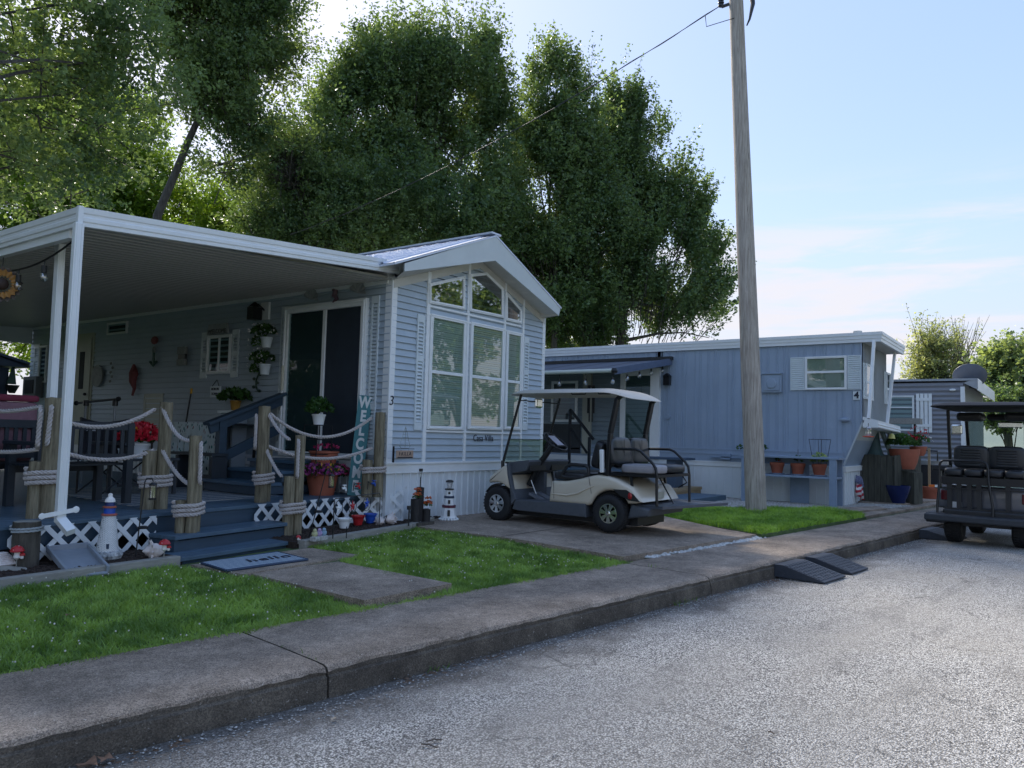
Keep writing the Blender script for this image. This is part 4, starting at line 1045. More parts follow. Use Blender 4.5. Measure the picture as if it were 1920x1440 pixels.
# poinsettia in white pot
def petals(mb, c, n, r, size, seed, up=.3, sq=.7):
    q = np.random.default_rng(seed)
    for i in range(n):
        d = Vector(q.normal(size=3)); d.z = abs(d.z)*.9+up*.2; d.normalize(); p = Vector(c)+Vector((d.x*r, d.y*r, d.z*r*sq)); 
        a = Vector(q.normal(size=3)).normalized(); s_ = d.cross(a).normalized(); t_ = d.lerp(a, .45).normalized(); l = size*q.uniform(.6, 1.2); w_ = l*.32
        mb.add([p-t_*l*.4, p+s_*w_, p+t_*l*.6, p-s_*w_], [(0,1,2,3)])
    return mb
def pot(mb, c, r, h, taper=.72, rim=.12, n=20):
    mb.lathe([(r*taper, 0), (r*(taper+(1-taper)*.8), h*(1-rim*1.5)), (r*.96, h*(1-rim*1.5)+.002), (r*1.03, h*(1-rim)), (r*1.03, h), (r*.9, h), (r*.88, h-.03)], c, n)
    return mb
M_red = mat('red_petals', (.50,.012,.03), .5, .3, 30); M_yel = mat('yellow_petals', (.7,.36,.02), .5, .2, 30); M_whp = mat('white_petals', (.75,.73,.7), .5, .1, 30)
M_pur = mat('purple_petals', (.14,.03,.24), .5, .3, 30, col2=(.40,.04,.16))
pc = at(262, 856, Y=8.75); pc = Vector((pc.x, 8.80, tp.z+.001))
t = thing('potted_flower', 'pot of bright red poinsettia flowers with one yellow bloom on the patio table', 'potted plant', pc)
build('pot', pot(MB(), pc, .125, .17), M_white, t, smooth=True)
build('foliage', petals(MB(), pc+Vector((0,0,.2)), 70, .16, .12, 3), M_fol, t, fixn=False)
build('blooms', petals(MB(), pc+Vector((.02,0,.20)), 420, .22, .09, 4, sq=.9), M_red, t, fixn=False)
build('yellow_bloom', petals(MB(), pc+Vector((-.13,-.1,.32)), 60, .05, .05, 5), M_yel, t, fixn=False)
pc2 = Vector((pc.x-.2, 8.72, tp.z+.001)); t = thing('plant_pot', 'small empty white pot left of the red flowers', 'pot', pc2); build('pot', pot(MB(), pc2, .07, .11), M_white, t, smooth=True)
# table with leaf print cloth near the wall
def cloth_mat():
    m = bpy.data.materials.new('leaf_print_cloth'); m.use_nodes = True; t = m.node_tree; b = t.nodes['Principled BSDF']; n = t.nodes.new; l = t.links.new
    tc = n('ShaderNodeTexCoord'); mp = n('ShaderNodeMapping'); mp.inputs['Scale'].default_value = (26, 26, 13); mp.inputs['Rotation'].default_value = (0, .7, .5); l(tc.outputs['Object'], mp.inputs[0])
    v = n('ShaderNodeTexVoronoi'); v.inputs['Scale'].default_value = 1; l(mp.outputs[0], v.inputs['Vector'])
    r = n('ShaderNodeValToRGB'); r.color_ramp.interpolation = 'CONSTANT'; r.color_ramp.elements[0].color = (1,1,1,1); r.color_ramp.elements[1].color = (0,0,0,1); r.color_ramp.elements[1].position = .31; l(v.outputs['Distance'], r.inputs[0])
    c = n('ShaderNodeValToRGB'); c.color_ramp.interpolation = 'CONSTANT'; e = c.color_ramp.elements; e[0].color = (.03,.07,.09,1); e[1].position = .55; e[1].color = (.05,.22,.20,1); k = e.new(.85); k.color = (.30,.12,.12,1)
    s = n('ShaderNodeSeparateColor'); l(v.outputs['Color'], s.inputs[0]); l(s.outputs[0], c.inputs[0])
    x = n('ShaderNodeMix'); x.data_type = 'RGBA'; l(r.outputs[0], x.inputs['Factor']); x.inputs['A'].default_value = (.62,.70,.70,1); l(c.outputs[0], x.inputs['B']); l(x.outputs['Result'], b.inputs['Base Color'])
    b.inputs['Roughness'].default_value = .8; return m
M_leafcloth = cloth_mat()
Xt = 6.35; q0, q1 = at(325, 792, X=Xt), at(420, 792, X=Xt); ya, yb = sorted((q0.y, q1.y)); zt = (q0.z+q1.z)/2
t = thing('serving_table', 'long serving table by the wall behind the dark low bench', 'table', (Xt+.3, (ya+yb)/2, DK))
mb = MB(); mb.box(Xt+.02, Xt+.6, ya+.03, yb-.03, zt-.035, zt-.008); build('tabletop', mb, M_furn, t)
for y in (ya+.06, yb-.1):
    for x in (Xt+.05, Xt+.55): mb = MB(); mb.box(x, x+.03, y, y+.03, DK, zt-.036); build('leg', mb, M_blackm, t)
mb = MB(); n_ = 30; A = []; B = []; C = []; D_ = []
for i in range(n_+1):
    s = i/n_; y = ya+(yb-ya)*s; f = .012*math.sin(i*1.7)
    D_.append((Xt+.62, y, zt)); A.append((Xt, y, zt)); B.append((Xt-.015+f, y, zt-.3)); C.append((Xt-.02+f*2.2, y, DK+.10))
mb.strip(D_, A); mb.strip(A, B); mb.strip(B, C)
o = build('tablecloth', mb, M_leafcloth, smooth=True, angle=40, fixn=False); tag(o, 'white cloth printed with dark leaves hanging over the serving table', 'tablecloth')
b_ = at(330, 853, X=5.95); t = thing('low_bench', 'low dark wooden bench in front of the leaf print cloth', 'bench', (5.9, (ya+yb)/2, DK))
q0, q1 = at(318, 846, X=5.75), at(408, 846, X=5.75); y0_, y1_ = sorted((q0.y, q1.y)); zb = q0.z
mb = MB(); mb.box(5.74, 5.98, y0_+.1, y1_, zb-.035, zb); build('seat', mb, M_furn, t, bevel=.004)
for y in (y0_+.12, y1_-.2): mb = MB(); mb.box(5.76, 5.98, y, y+.07, DK, zb-.041); build('leg', mb, M_furn, t)
mb = MB(); mb.box(5.84, 5.88, y0_+.19, y1_-.2, DK+.14, DK+.2); build('stretcher', mb, M_furn, t)
# outdoor rug
mb = MB(); mb.prZ([(4.1,7.55),(6.0,7.75),(6.3,10.2),(4.2,10.0)], DK+.003, DK+.010)
def rug_mat():
    m = bpy.data.materials.new('rug'); m.use_nodes = True; t = m.node_tree; b = t.nodes['Principled BSDF']; n = t.nodes.new; l = t.links.new
    tc = n('ShaderNodeTexCoord'); w_ = n('ShaderNodeTexWave'); w_.bands_direction = 'Y'; w_.inputs['Scale'].default_value = 1.6; w_.inputs['Distortion'].default_value = 1; l(tc.outputs['Object'], w_.inputs['Vector'])
    v = n('ShaderNodeTexVoronoi'); v.inputs['Scale'].default_value = 30; l(tc.outputs['Object'], v.inputs['Vector'])
    ad = n('ShaderNodeMath'); ad.operation = 'MULTIPLY'; l(w_.outputs['Fac'], ad.inputs[0]); l(v.outputs['Distance'], ad.inputs[1])
    r = n('ShaderNodeValToRGB'); r.color_ramp.elements[0].position = .14; r.color_ramp.elements[1].position = .3; r.color_ramp.elements[0].color = (.33,.34,.34,1); r.color_ramp.elements[1].color = (.10,.14,.19,1)
    l(ad.outputs[0], r.inputs[0]); l(r.outputs[0], b.inputs['Base Color']); b.inputs['Roughness'].default_value = .95; return m
o = build('outdoor_rug', mb, rug_mat()); tag(o, 'pale outdoor rug with blue grey bands on the deck', 'rug')
# telescope-like dark crossbar stands
for i, (x, xb, y, l) in enumerate(((147, 163, 757, 'left'), (202, 218, 751, 'right'))):
    c = at(x+14, 757, X=5.2); t = thing('torch_stand', 'black capped metal stand at the %s end of the crossbar' % l, 'metal stand', (c.x, c.y, DK)); 
    mb = MB(); mb.cyl((c.x, c.y, DK), (c.x, c.y, c.z), .018, n=8); build('pole', mb, mat('grey_tube', (.25,.27,.28), .4, .1), t)
    mb = MB(); mb.cyl((c.x, c.y, c.z-.03), (c.x, c.y, c.z+.05), .035, n=10); build('cap', mb, M_blackm, t, smooth=True)
a, b = at(143, 756, X=5.2), at(222, 748, X=5.2)
mb = MB(); mb.cyl(a, b, .016, n=8); mb.sphere(a, .035, 8); mb.sphere(b, .035, 8); o = build('crossbar', mb, M_blackm, smooth=True); tag(o, 'thin black crossbar with round ends behind the camp chair', 'metal bar')
# broom
a, b = at(345, 838, X=6.9), at(358, 738, X=6.95); t = thing('broom', 'broom with yellow tipped handle leaning on the siding', 'broom', (a.x, a.y, DK))
mb = MB(); mb.cyl((a.x-.08, a.y, DK+.15), b, .013, n=8); build('handle', mb, M_black, t); mb = MB(); mb.cyl(b, b+(b-a)*.1, .018, n=8); build('grip', mb, M_yel, t); mb = MB(); mb.obox((a.x-.08, a.y, DK+.08), (.06, .3, .15)); build('bristles', mb, M_stump, t)
# shelf with yellow pot and fern against the wall
c = at(437, 770, X=6.85); t = thing('wall_shelf', 'small pale shelf against the wall beside the stairs', 'shelf', (6.85, c.y, c.z))
mb = MB(); mb.box(6.72, 6.99, c.y-.2, c.y+.2, c.z-.04, c.z); build('board', mb, M_shut, t); mb = MB(); mb.box(6.74, 6.98, c.y-.17, c.y-.13, DK, c.z-.041); mb.box(6.74, 6.98, c.y+.13, c.y+.17, DK, c.z-.041); build('uprights', mb, M_siding, t)
t = thing('potted_fern', 'dark fern in a yellow pot on the wall shelf', 'potted plant', (6.85, c.y-.05, c.z)); build('pot', pot(MB(), (6.85, c.y-.05, c.z), .08, .15), mat('yellow_pot', (.38,.20,.03), .5, .1), t, smooth=True)
build('foliage', petals(MB(), (6.85, c.y-.05, c.z+.17), 260, .22, .12, 8, sq=.6), M_fol, t, fixn=False)
# ------------------------------------------------------------------ things hanging on the shaded wall
def wall_item(name, label, cat, px, py): 
    p = at(px, py, X=HX0-.03); return thing(name, label, cat, p), p
t, p = wall_item('wall_lantern', 'black wall lantern on a white square block beside the sliding door', 'wall lamp', 498, 585)
mb = MB(); mb.box(6.965, 7.0, p.y-.10, p.y+.08, p.z-.12, p.z+.14); build('mount', mb, M_white, t)
mb = MB(); mb.box(6.78, 6.93, p.y+.0, p.y+.15, p.z-.13, p.z+.05); mb.lathe([(.11,0),(.02,.08)], (6.855, p.y+.075, p.z+.05), 8); build('lamp_housing', mb, M_blackm, t)
mb = MB(); mb.beam((6.86, p.y+.02, p.z+.10), (6.97, p.y, p.z+.02), .02, .02); build('arm', mb, M_blackm, t)
for i, (x, y, s) in enumerate(((590, 559, -1), (668, 548, 1))):
    t, p = wall_item('shell_fan', 'pleated pale metal shell above the %s of the sliding door' % ('left' if i == 0 else 'right'), 'wall ornament', x, y); t['group'] = 'metal shells over the sliding door'
    mb = MB(); n_ = 12; c0 = (6.97, p.y-.05*s, p.z-.02)
    for k in range(n_):
        a0 = R(20+k*14); a1 = R(20+(k+1)*14); d = .02 if k % 2 else .0
        for q, w_ in ((s, .16),):
            mb.add([c0, (6.965-d, c0[1]+math.cos(a0)*w_, c0[2]+math.sin(a0)*w_), (6.965-.02+d, c0[1]+math.cos(a1)*w_, c0[2]+math.sin(a1)*w_)], [(0,1,2)])
    build('fan', mb, mat('grey_shell', (.30,.31,.31), .5, .2, 10), t, fixn=False)
t, p = wall_item('seahorse_plaque', 'small dark seahorse plaque above the sliding door', 'wall ornament', 631, 555)
mb = MB(); mb.tube([(6.96, p.y+.04, p.z+.08), (6.95, p.y-.02, p.z+.06), (6.95, p.y-.0, p.z), (6.95, p.y-.05, p.z-.05), (6.95, p.y+.02, p.z-.09)], [.02,.035,.04,.03,.012], 8); build('body', mb, mat('mauve_plaque', (.12,.07,.09), .7, .2), t, smooth=True)
for i, (x, y, hgt) in enumerate(((512, 638, 'upper'), (509, 688, 'lower'))):
    t, p = wall_item('wall_planter', '%s white half pot of trailing white flowers left of the door shutter' % hgt, 'potted plant', x, y); t['group'] = 'white wall planters'
    build('pot', pot(MB(), (6.88, p.y, p.z-.12), .085, .15), M_shut, t, smooth=True)
    build('foliage', petals(petals(MB(), (6.87, p.y+.06, p.z+.08), 200, .17, .07, 21+i, sq=.8), (6.9, p.y+.17, p.z-.1), 120, .12, .06, 31+i, sq=1.6), M_fol, t, fixn=False)
    build('blooms', petals(petals(MB(), (6.85, p.y+.06, p.z+.08), 40, .2, .035, 41+i, sq=.9), (6.87, p.y+.2, p.z-.1), 40, .14, .03, 51+i, sq=1.8), M_whp, t, fixn=False)
t, p = wall_item('metal_vine', 'tall dark metal vine ornament beside the wall planters', 'wall ornament', 487, 695)
mb = MB(); pts = [(6.97, p.y+.05*math.sin(k*.8), p.z-.30+k*.06) for k in range(11)]; mb.tube(pts, .012, 6)
for k in range(10): mb.sphere((6.96, pts[k][1]+(.05 if k % 2 else -.05), pts[k][2]), .04, 6, (.2,1,.6))
build('vine', mb, mat('dark_green_metal', (.03,.06,.04), .6, .2), t)
t, p = wall_item('hanging_sign', 'small white hanging plaque with dark lettering below the little window', 'sign', 407, 734)
mb = MB(); mb.box(6.955, 6.975, p.y-.13, p.y+.13, p.z-.09, p.z+.08); build('board', mb, M_shut, t)
mb = MB(); mb.tube([(6.96, p.y-.09, p.z+.08), (6.98, p.y, p.z+.18), (6.96, p.y+.09, p.z+.08)], .006, 5); build('cord', mb, M_black, t)
text('RON IN', .055, (6.953, p.y, p.z+.035), ROT_NEGX, M_let, t); text('TOWN', .055, (6.953, p.y, p.z-.04), ROT_NEGX, M_let, t)
t, p = wall_item('welcome_plaque', 'carved grey plaque reading WELCOME above the little shuttered window', 'sign', 412, 622)
mb = MB(); slab(mb, [(p.y-.28, p.z-.04), (p.y+.28, p.z-.04), (p.y+.24, p.z+.12), (p.y-.24, p.z+.12)], PW, .05, .075); build('board', mb, mat('grey_plaque', (.34,.35,.35), .7, .2, 12), t)
text('WELCOME', .10, (6.942, p.y, p.z+.0), ROT_NEGX, mat('plaque_letter', (.10,.10,.10), .6, .1), t)
for x, y, l, k in ((292, 656, 'red and green crab and anchor ornament hanging on the siding', 0), (345, 668, 'small two tiered white lantern plaque on the siding', 1), (185, 705, 'round white life ring plaque left on the siding', 2), (212, 698, 'slim wooden fish ornament beside the round plaque', 3), (253, 705, 'dark red hanging fish with curled tail on the siding', 4)):
    t, p = wall_item('wall_ornament', l, 'wall ornament', x, y); mr = mat('rust_red', (.22,.06,.06), .7, .2); mg = mat('ornament_grey', (.26,.27,.26), .7, .2, 9); md_ = mat('ornament_green', (.04,.09,.07), .6, .2)
    if k == 0:
        b = MB(); b.sphere((6.96, p.y, p.z+.16), .09, 10, (.3,1.2,.8)); build('crab', b, mr, t, smooth=True)
        b = MB(); b.tube([(6.96, p.y+.1, p.z-.2), (6.96, p.y, p.z-.27), (6.96, p.y-.1, p.z-.2)], .022, 6); b.cyl((6.96, p.y, p.z-.27), (6.96, p.y, p.z+.0), .02, n=6); build('anchor', b, md_, t)
        b = MB(); b.sphere((6.96, p.y, p.z+.0), .06, 8, (.3,1,1)); build('knot', b, mg, t)
    if k == 1:
        b = MB(); b.box(6.93, 6.98, p.y-.11, p.y+.11, p.z+.03, p.z+.15); build('upper_tile', b, mg, t); b = MB(); b.box(6.93, 6.98, p.y-.11, p.y+.11, p.z-.15, p.z-.05); build('lower_tile', b, mg, t); b = MB(); b.box(6.945, 6.98, p.y-.10, p.y+.10, p.z-.05, p.z+.03); build('shelf', b, M_black, t)
    if k == 2:
        b = MB(); b.lathe([(.02, 0), (.2, 0), (.2, .02), (.02, .02)], (6.955, p.y, p.z), 24, 'X'); build('disc', b, mg, t)
    if k == 3:
        for q in range(5): b = MB(); b.sphere((6.96, p.y+.03*(-1)**q, p.z+.16-q*.08), .035, 6, (.4,1.3,.8)); build('bead', b, mg, t)
    if k == 4:
        b = MB(); b.tube([(6.96, p.y, p.z+.2), (6.955, p.y-.02, p.z+.05), (6.955, p.y, p.z-.1), (6.96, p.y-.06, p.z-.22), (6.96, p.y-.01, p.z-.34)], [.02,.08,.06,.03,.02], 8); build('body', b, mr, t, smooth=True)
# meter box far on the wall
t, p = wall_item('meter_box', 'grey electric box under the far window', 'meter box', 68, 718)
mb = MB(); mb.box(6.86, 6.99, p.y-.3, p.y+.28, p.z-.3, p.z+.12); build('cabinet', mb, mat('grey_box', (.16,.17,.17), .5, .1), t); mb = MB(); mb.box(6.845, 6.859, p.y-.2, p.y+.18, p.z-.22, p.z+.05); build('grille', mb, M_black, t)
# WELCOME board leaning by the corner
wa, wb = at(650, 925, z=DK), at(683, 742, X=6.85)
a0 = at(664, 925, z=DK+.002); a0 = Vector((a0.x*.965, a0.y*.965, DK+.002)); a1 = side(686, 742, Vector((a0.x+.15, a0.y+.08, 0)))
axis = (a1-a0).normalized(); wd = Vector((CR[0], CR[1], 0)).normalized(); wd = (wd-axis*wd.dot(axis)).normalized(); nn_ = wd.cross(axis).normalized()
t = thing('welcome_board', 'tall teal board reading WELCOME leaning against the corner piling', 'sign', a0)
mb = MB(); w2 = .088; vs4 = [a0-wd*w2, a0+wd*w2, a1+wd*w2, a1-wd*w2]
if nn_.dot(Vector((-1,-1,0))) < 0: nn_ = -nn_
mb.prism([(0,0),(1,0),(2,0),(3,0)], lambda k, z: tuple(vs4[int(k)]+nn_*.012), lambda k, z: tuple(vs4[int(k)]-nn_*.012)); build('board', mb, mat('teal_paint', (.045,.20,.22), .55, .12, 5, .05, 60), t)
Lb = (a1-a0).length; M_wl = mat('white_letter', (.68,.70,.68), .5, .05)
for k, ch in enumerate('WELCOME'):
    c = a0+axis*(Lb*(.925-k*.140))+nn_*.014; rot = Matrix((wd, axis, nn_)).transposed()
    text(ch, .20, c, rot, M_wl, t, sx=.72, ext=.005, bold=.008)
# tiered flower planter
fc = at(603, 926, z=DK); fc = Vector((fc.x*.985, fc.y*.985, DK)); t = thing('tiered_planter', 'two tier terracotta planter full of purple, red and yellow petunias', 'planter', fc)
build('lower_pot', pot(MB(), fc, .21, .30), M_terra, t, smooth=True)
build('upper_pot', pot(MB(), fc+Vector((.03,.02,.39)), .185, .16, .8), M_terra, t, smooth=True)
mb = MB(); petals(mb, fc+Vector((0,0,.28)), 420, .29, .07, 61, sq=.42); petals(mb, fc+Vector((.24,0,.22)), 160, .13, .05, 62, sq=1.0); petals(mb, fc+Vector((-.24,0,.22)), 140, .12, .05, 67, sq=1.0); build('foliage', mb, M_fol, t, fixn=False)
mb = MB(); petals(mb, fc+Vector((-.08,-.08,.27)), 260, .27, .055, 63, sq=.48); petals(mb, fc+Vector((-.17,-.06,.24)), 90, .14, .05, 65, sq=1); build('purple_blooms', mb, M_pur, t, fixn=False)
M_mag = mat('magenta_petals', (.38,.02,.10), .5, .25, 30)
mb = MB(); petals(mb, fc+Vector((.22,-.02,.24)), 220, .18, .05, 66, sq=.8); petals(mb, fc+Vector((.05,0,.58)), 60, .15, .05, 68, sq=.4); build('red_blooms', mb, M_mag, t, fixn=False)
mb = MB(); petals(mb, fc+Vector((-.07,-.12,.30)), 70, .20, .045, 64, sq=.45); build('yellow_blooms', mb, M_yel, t, fixn=False)
# plant stand by the door
c = at(601, 806, X=6.55); c = Vector((6.45, 7.62, 1.52)); t = thing('plant_stand', 'thin black wire plant stand in front of the glass door', 'plant stand', (c.x, c.y, 1.0))
mb = MB()
for dx in (-.12, .12):
    for dy_ in (-.12, .12): mb.cyl((c.x+dx, c.y+dy_, 1.001), (c.x+dx, c.y+dy_, 1.46), .007, n=5)
for z in (1.1, 1.28, 1.46):
    for s in (-.12, .12): mb.cyl((c.x-.12, c.y+s, z), (c.x+.12, c.y+s, z), .006, n=5); mb.cyl((c.x+s, c.y-.12, z), (c.x+s, c.y+.12, z), .006, n=5)
build('frame', mb, M_blackm, t)
t = thing('potted_basil', 'leafy green plant in a white pot on the wire stand', 'potted plant', (c.x, c.y, 1.46)); build('pot', pot(MB(), (c.x, c.y, 1.467), .085, .13), M_white, t, smooth=True); build('foliage', petals(MB(), (c.x, c.y, 1.62), 260, .16, .08, 71, sq=1.1), M_fol, t, fixn=False)
# string lights and sunflower spinner at the far left
t = thing('string_light', 'black cord of clear string bulbs hanging under the outer edge of the awning', 'string lights', (3.1, 7.5, 2.9))
A_ = at(128, 440, X=3.12); B_ = Vector((3.1, 8.35, 2.86)); C_ = Vector((3.05, 9.6, 2.82))
pts = sag((3.1, 6.95, 2.98), B_, .07, 8)+sag(B_, C_, .12, 8)[1:]
mb = MB(); mb.tube(pts, .009, 6); build('cord', mb, M_black, t)
for p in (pts[3], pts[6], pts[9], pts[13]):
    mb = MB(); mb.cyl(p, p-Vector((0,0,.12)), .006, n=5); mb.cyl(p-Vector((0,0,.05)), p-Vector((0,0,.12)), .024, n=10); build('socket', mb, M_black, t, smooth=True)
    mb = MB(); mb.sphere(p-Vector((0,0,.155)), .036, 10, (1,1,1.25)); build('bulb', mb, M_bulb, t, smooth=True)
c = at(3, 533, X=3.0); t = thing('wind_spinner', 'sunflower wind spinner with orange and dark scalloped petals hanging at the awning edge', 'wind spinner', c)
ax = Vector((-c.x, -c.y, 0)).normalized(); sx_ = Vector((-ax.y, ax.x, 0))
def disc_ring(r0, r1, n, m, nm, off, ph=0):
    mb = MB()
    for k in range(n):
        a = 2*math.pi*(k+ph)/n; d = sx_*math.cos(a)+Vector((0,0,math.sin(a))); e = sx_*-math.sin(a)+Vector((0,0,math.cos(a))); w_ = (r1-r0)*.45
        P0 = c+ax*off; mb.add([P0+d*r0, P0+d*(r0+r1)/2+e*w_, P0+d*r1+ax*.02, P0+d*(r0+r1)/2-e*w_], [(0,1,2,3)])
    build(nm, mb, m, t, solid=.004, fixn=False)
disc_ring(.07, .145, 18, mat('amber_petal', (.34,.16,.03), .5, .3, 20), 'inner_petals', .02); disc_ring(.10, .175, 18, mat('dark_scallop', (.10,.08,.07), .5, .3, 20), 'outer_petals', .0, .5)
mb = MB(); mb.sphere(c+ax*.03, .06, 12, (1,1,1)); build('centre', mb, mat('brown_core', (.05,.03,.025), .7, .2, 30), t, smooth=True)
mb = MB(); mb.cyl(c, (c.x, c.y, 3.03), .004, n=5); build('cord', mb, M_black, t)
# shed behind the deck
hd = thing('hedge', 'tall dense hedge growing along the open left side of the deck', 'hedge', (1.4, 12.5, .2))  # added out of view, keeps light off the wall under the awning
q_ = np.random.default_rng(12); mb = MB()
for k in range(9000):
    p = Vector((q_.uniform(.7, 1.95), q_.uniform(8.2, 17.2), q_.uniform(.3, 2.9))); s_ = Vector(q_.normal(size=3)).normalized(); t_ = Vector(q_.normal(size=3)).normalized().cross(s_)*.16; mb.add([p-s_*.13, p+t_*.5, p+s_*.13, p-t_*.5], [(0,1,2,3)])
build('foliage', mb, leafmat('blocker_leaf', (.012,.03,.01), (.03,.065,.018), .25, 2), hd, fixn=False)
sh = thing('garden_shed', 'dark navy shed with pale front boards behind the deck', 'shed', (6.3, 20, .2))
mb = MB(); P_ = lambda a, z, d: (a, 19.0-d, z); mb.box(4.3, 7.3, 19.0, 22, .2, 2.6); build('wall', mb, M_navy, sh)
mb = MB(); ribs(mb, 4.4, 7.05, .22, 2.5, P_, .12, .012, .01); build('door', mb, mat('shed_front', (.16,.19,.20), .6, .08), sh)
mb = MB(); mb.prY([(4.0, 2.6), (7.65, 2.62), (5.9, 3.1)], 18.7, 22.3); mb.prY([(4.0, 2.6),(5.9,3.1),(5.9,3.16),(3.95,2.66)], 18.6, 22.4); mb.prY([(7.7, 2.64),(5.9,3.1),(5.9,3.16),(7.75,2.68)], 18.6, 22.4); build('roof', mb, M_navy, sh)
c = at(22, 712, Y=18.95); t = thing('wall_basket', 'dark wall ornament shaped like a sailing boat on the shed door', 'wall ornament', c)
mb = MB(); mb.prY([(c.x-.1, c.z-.1), (c.x+.09, c.z-.1), (c.x+.03, c.z+.32), (c.x-.0, c.z+.32)], 18.93, 18.97); build('sail', mb, mat('ornament_green', (.04,.09,.07)), t); mb = MB(); mb.lathe([(.06,-.3),(.13,-.15),(.14,-.12)], (c.x, 18.9, c.z), 12); build('hull', mb, M_black, t, smooth=True)
# ------------------------------------------------------------------ garden ornaments in front of the deck
def gx(px, py, z): return at(px, py, z=z)
# tall white lighthouse
c = gx(200, 1048, .275); t = thing('lighthouse_statue', 'white brick garden lighthouse with blue lantern top and rocky base in front of the lattice', 'lighthouse statue', c)
M_brick = bpy.data.materials.new('painted_brick'); M_brick.use_nodes = True
nt_ = M_brick.node_tree; br = nt_.nodes.new('ShaderNodeTexBrick'); br.inputs['Scale'].default_value = 28; br.inputs['Color1'].default_value = (.74,.75,.75,1); br.inputs['Color2'].default_value = (.66,.68,.68,1); br.inputs['Mortar'].default_value = (.16,.18,.2,1); br.inputs['Mortar Size'].default_value = .022
tc_ = nt_.nodes.new('ShaderNodeTexCoord'); mp_ = nt_.nodes.new('ShaderNodeMapping'); mp_.inputs['Rotation'].default_value = (R(90), 0, 0); nt_.links.new(tc_.outputs['Object'], mp_.inputs[0]); nt_.links.new(mp_.outputs[0], br.inputs['Vector']); nt_.links.new(br.outputs[0], nt_.nodes['Principled BSDF'].inputs['Base Color'])
mb = MB()
for k in range(16):
    a = k*.4; mb.sphere(c+Vector((math.cos(a)*.08, math.sin(a)*.08, .035)), .045, 6, (1.1,1,.9))
mb.sphere(c+Vector((0,0,.03)), .1, 10, (1.1,1.1,.7)); build('rock_base', mb, mat('pale_rock', (.22,.24,.26), .85, .4, 30, .5, 60, col2=(.6,.62,.62)), t)
build('tower', MB().lathe([(.088,.06),(.06,.30),(.052,.36)], c, 20), M_brick, t, smooth=True)
build('gallery', MB().lathe([(.055,.36),(.062,.365),(.062,.375),(.052,.38)], c, 18), mat('faded_red', (.35,.10,.08), .6, .2, 20), t)
build('lantern_base', MB().lathe([(.045,.38),(.045,.425)], c, 16), M_bluep, t, smooth=True); build('upper_gallery', MB().lathe([(.05,.425),(.055,.43),(.055,.438),(.04,.442)], c, 16), M_terra, t)
build('lantern', MB().lathe([(.036,.442),(.036,.475)], c, 12), mat('navy_stripe', (.02,.04,.16), .5, .2), t, smooth=True)
build('dome', MB().lathe([(.042,.475),(.036,.50),(.018,.518),(.018,.54),(.006,.548)], c, 14), M_whp, t, smooth=True)
mb = MB(); v_ = Vector((-c.x, -c.y, 0)).normalized(); mb.obox(c+v_*.080+Vector((0,0,.115)), (.018,.018,.04)); build('doorway', mb, M_navy, t)
# small striped lighthouse by the driveway
c = gx(841, 975, .25); t = thing('lighthouse_statue', 'small white wooden lighthouse with dark bands and solar lamp beside the driveway', 'lighthouse statue', c)
build('tower', MB().lathe([(.115,.03),(.10,.06),(.085,.17),(.075,.175),(.062,.30),(.055,.31),(.045,.40)], c, 8), M_white, t)
for z0, z1, r, m in ((.165,.20,.092,mat('maroon_band', (.10,.02,.04), .5, .1)), (.29,.32,.068,M_navy), (.40,.415,.062,M_black)): build('band', MB().lathe([(r,z0),(r,z1)], c, 8), m, t)
build('lamp', MB().lathe([(.03,.415),(.042,.50)], c, 8), M_bulb, t); build('lamp_cap', MB().lathe([(.055,.50),(.05,.52),(.03,.53)], c, 10), M_black, t)
mb = MB()
for k in range(18): a = k*2*math.pi/18; mb.sphere(c+Vector((math.cos(a)*.118, math.sin(a)*.118, .014)), .02, 6, (1,1,.8))
build('pebble_base', mb, M_white, t)
v_ = Vector((-c.x, -c.y, 0)).normalized(); 
mb = MB(); mb.obox(c+v_*.098+Vector((0,0,.10)), (.02,.035,.08), math.atan2(v_.y, v_.x)); mb.obox(c+v_*.072+Vector((0,0,.245)), (.02,.03,.05), math.atan2(v_.y, v_.x)); mb.sphere(c+v_*.05+Vector((0,0,.36)), .018, 8); build('painted_door_and_windows', mb, M_black, t)
# tied stump
c = gx(52, 1066, .26); c = Vector((c.x, c.y+.06, .26)); t = thing('tree_stump_post', 'thick dark weathered stump with a pale rope tied round its top', 'stump', c)
hs_ = zat(52, 978, c); build('log', log_mb(c.x, c.y, .18, hs_, .098), M_stump, t, smooth=True, angle=50)
build('cut_top', MB().lathe([(.09, 0), (.09,.004)], (c.x, c.y, hs_), 16), M_timber, t)
build('rope_tie', wrap([(c.x, c.y, .101)], hs_-.07, .009, 2), mat('blue_grey_rope', (.36,.40,.42), .8, .1, 30), t, smooth=True, fixn=False)
# splash block
a, b = gx(112, 1040, .27), gx(165, 1078, .22)
d = Vector((b.x-a.x, b.y-a.y, 0)); a = Vector((a.x-.02, a.y-.0, 0)); ang = math.atan2(d.y, d.x)
q = [gx(87, 1032, .36), gx(165, 1027, .36), gx(203, 1072, .245), gx(128, 1080, .245)]
t = thing('splash_block', 'grey plastic splash block under the white downspout', 'splash block', (q[3].x, q[3].y, .2))
mb = MB(); n_ = (0, 1, 2, 3); q = [Vector((p.x, p.y, p.z)) for p in q]
mb.add([q[0], q[1], q[2], q[3]]+[p-Vector((0,0,.02)) for p in q], [(0,1,2,3),(7,6,5,4),(0,4,5,1),(1,5,6,2),(2,6,7,3),(3,7,4,0)]); 
for i, j in ((3, 0), (0, 1), (1, 2)): mb.beam(q[i]+Vector((0,0,.012)), q[j]+Vector((0,0,.022)), .022, .05)
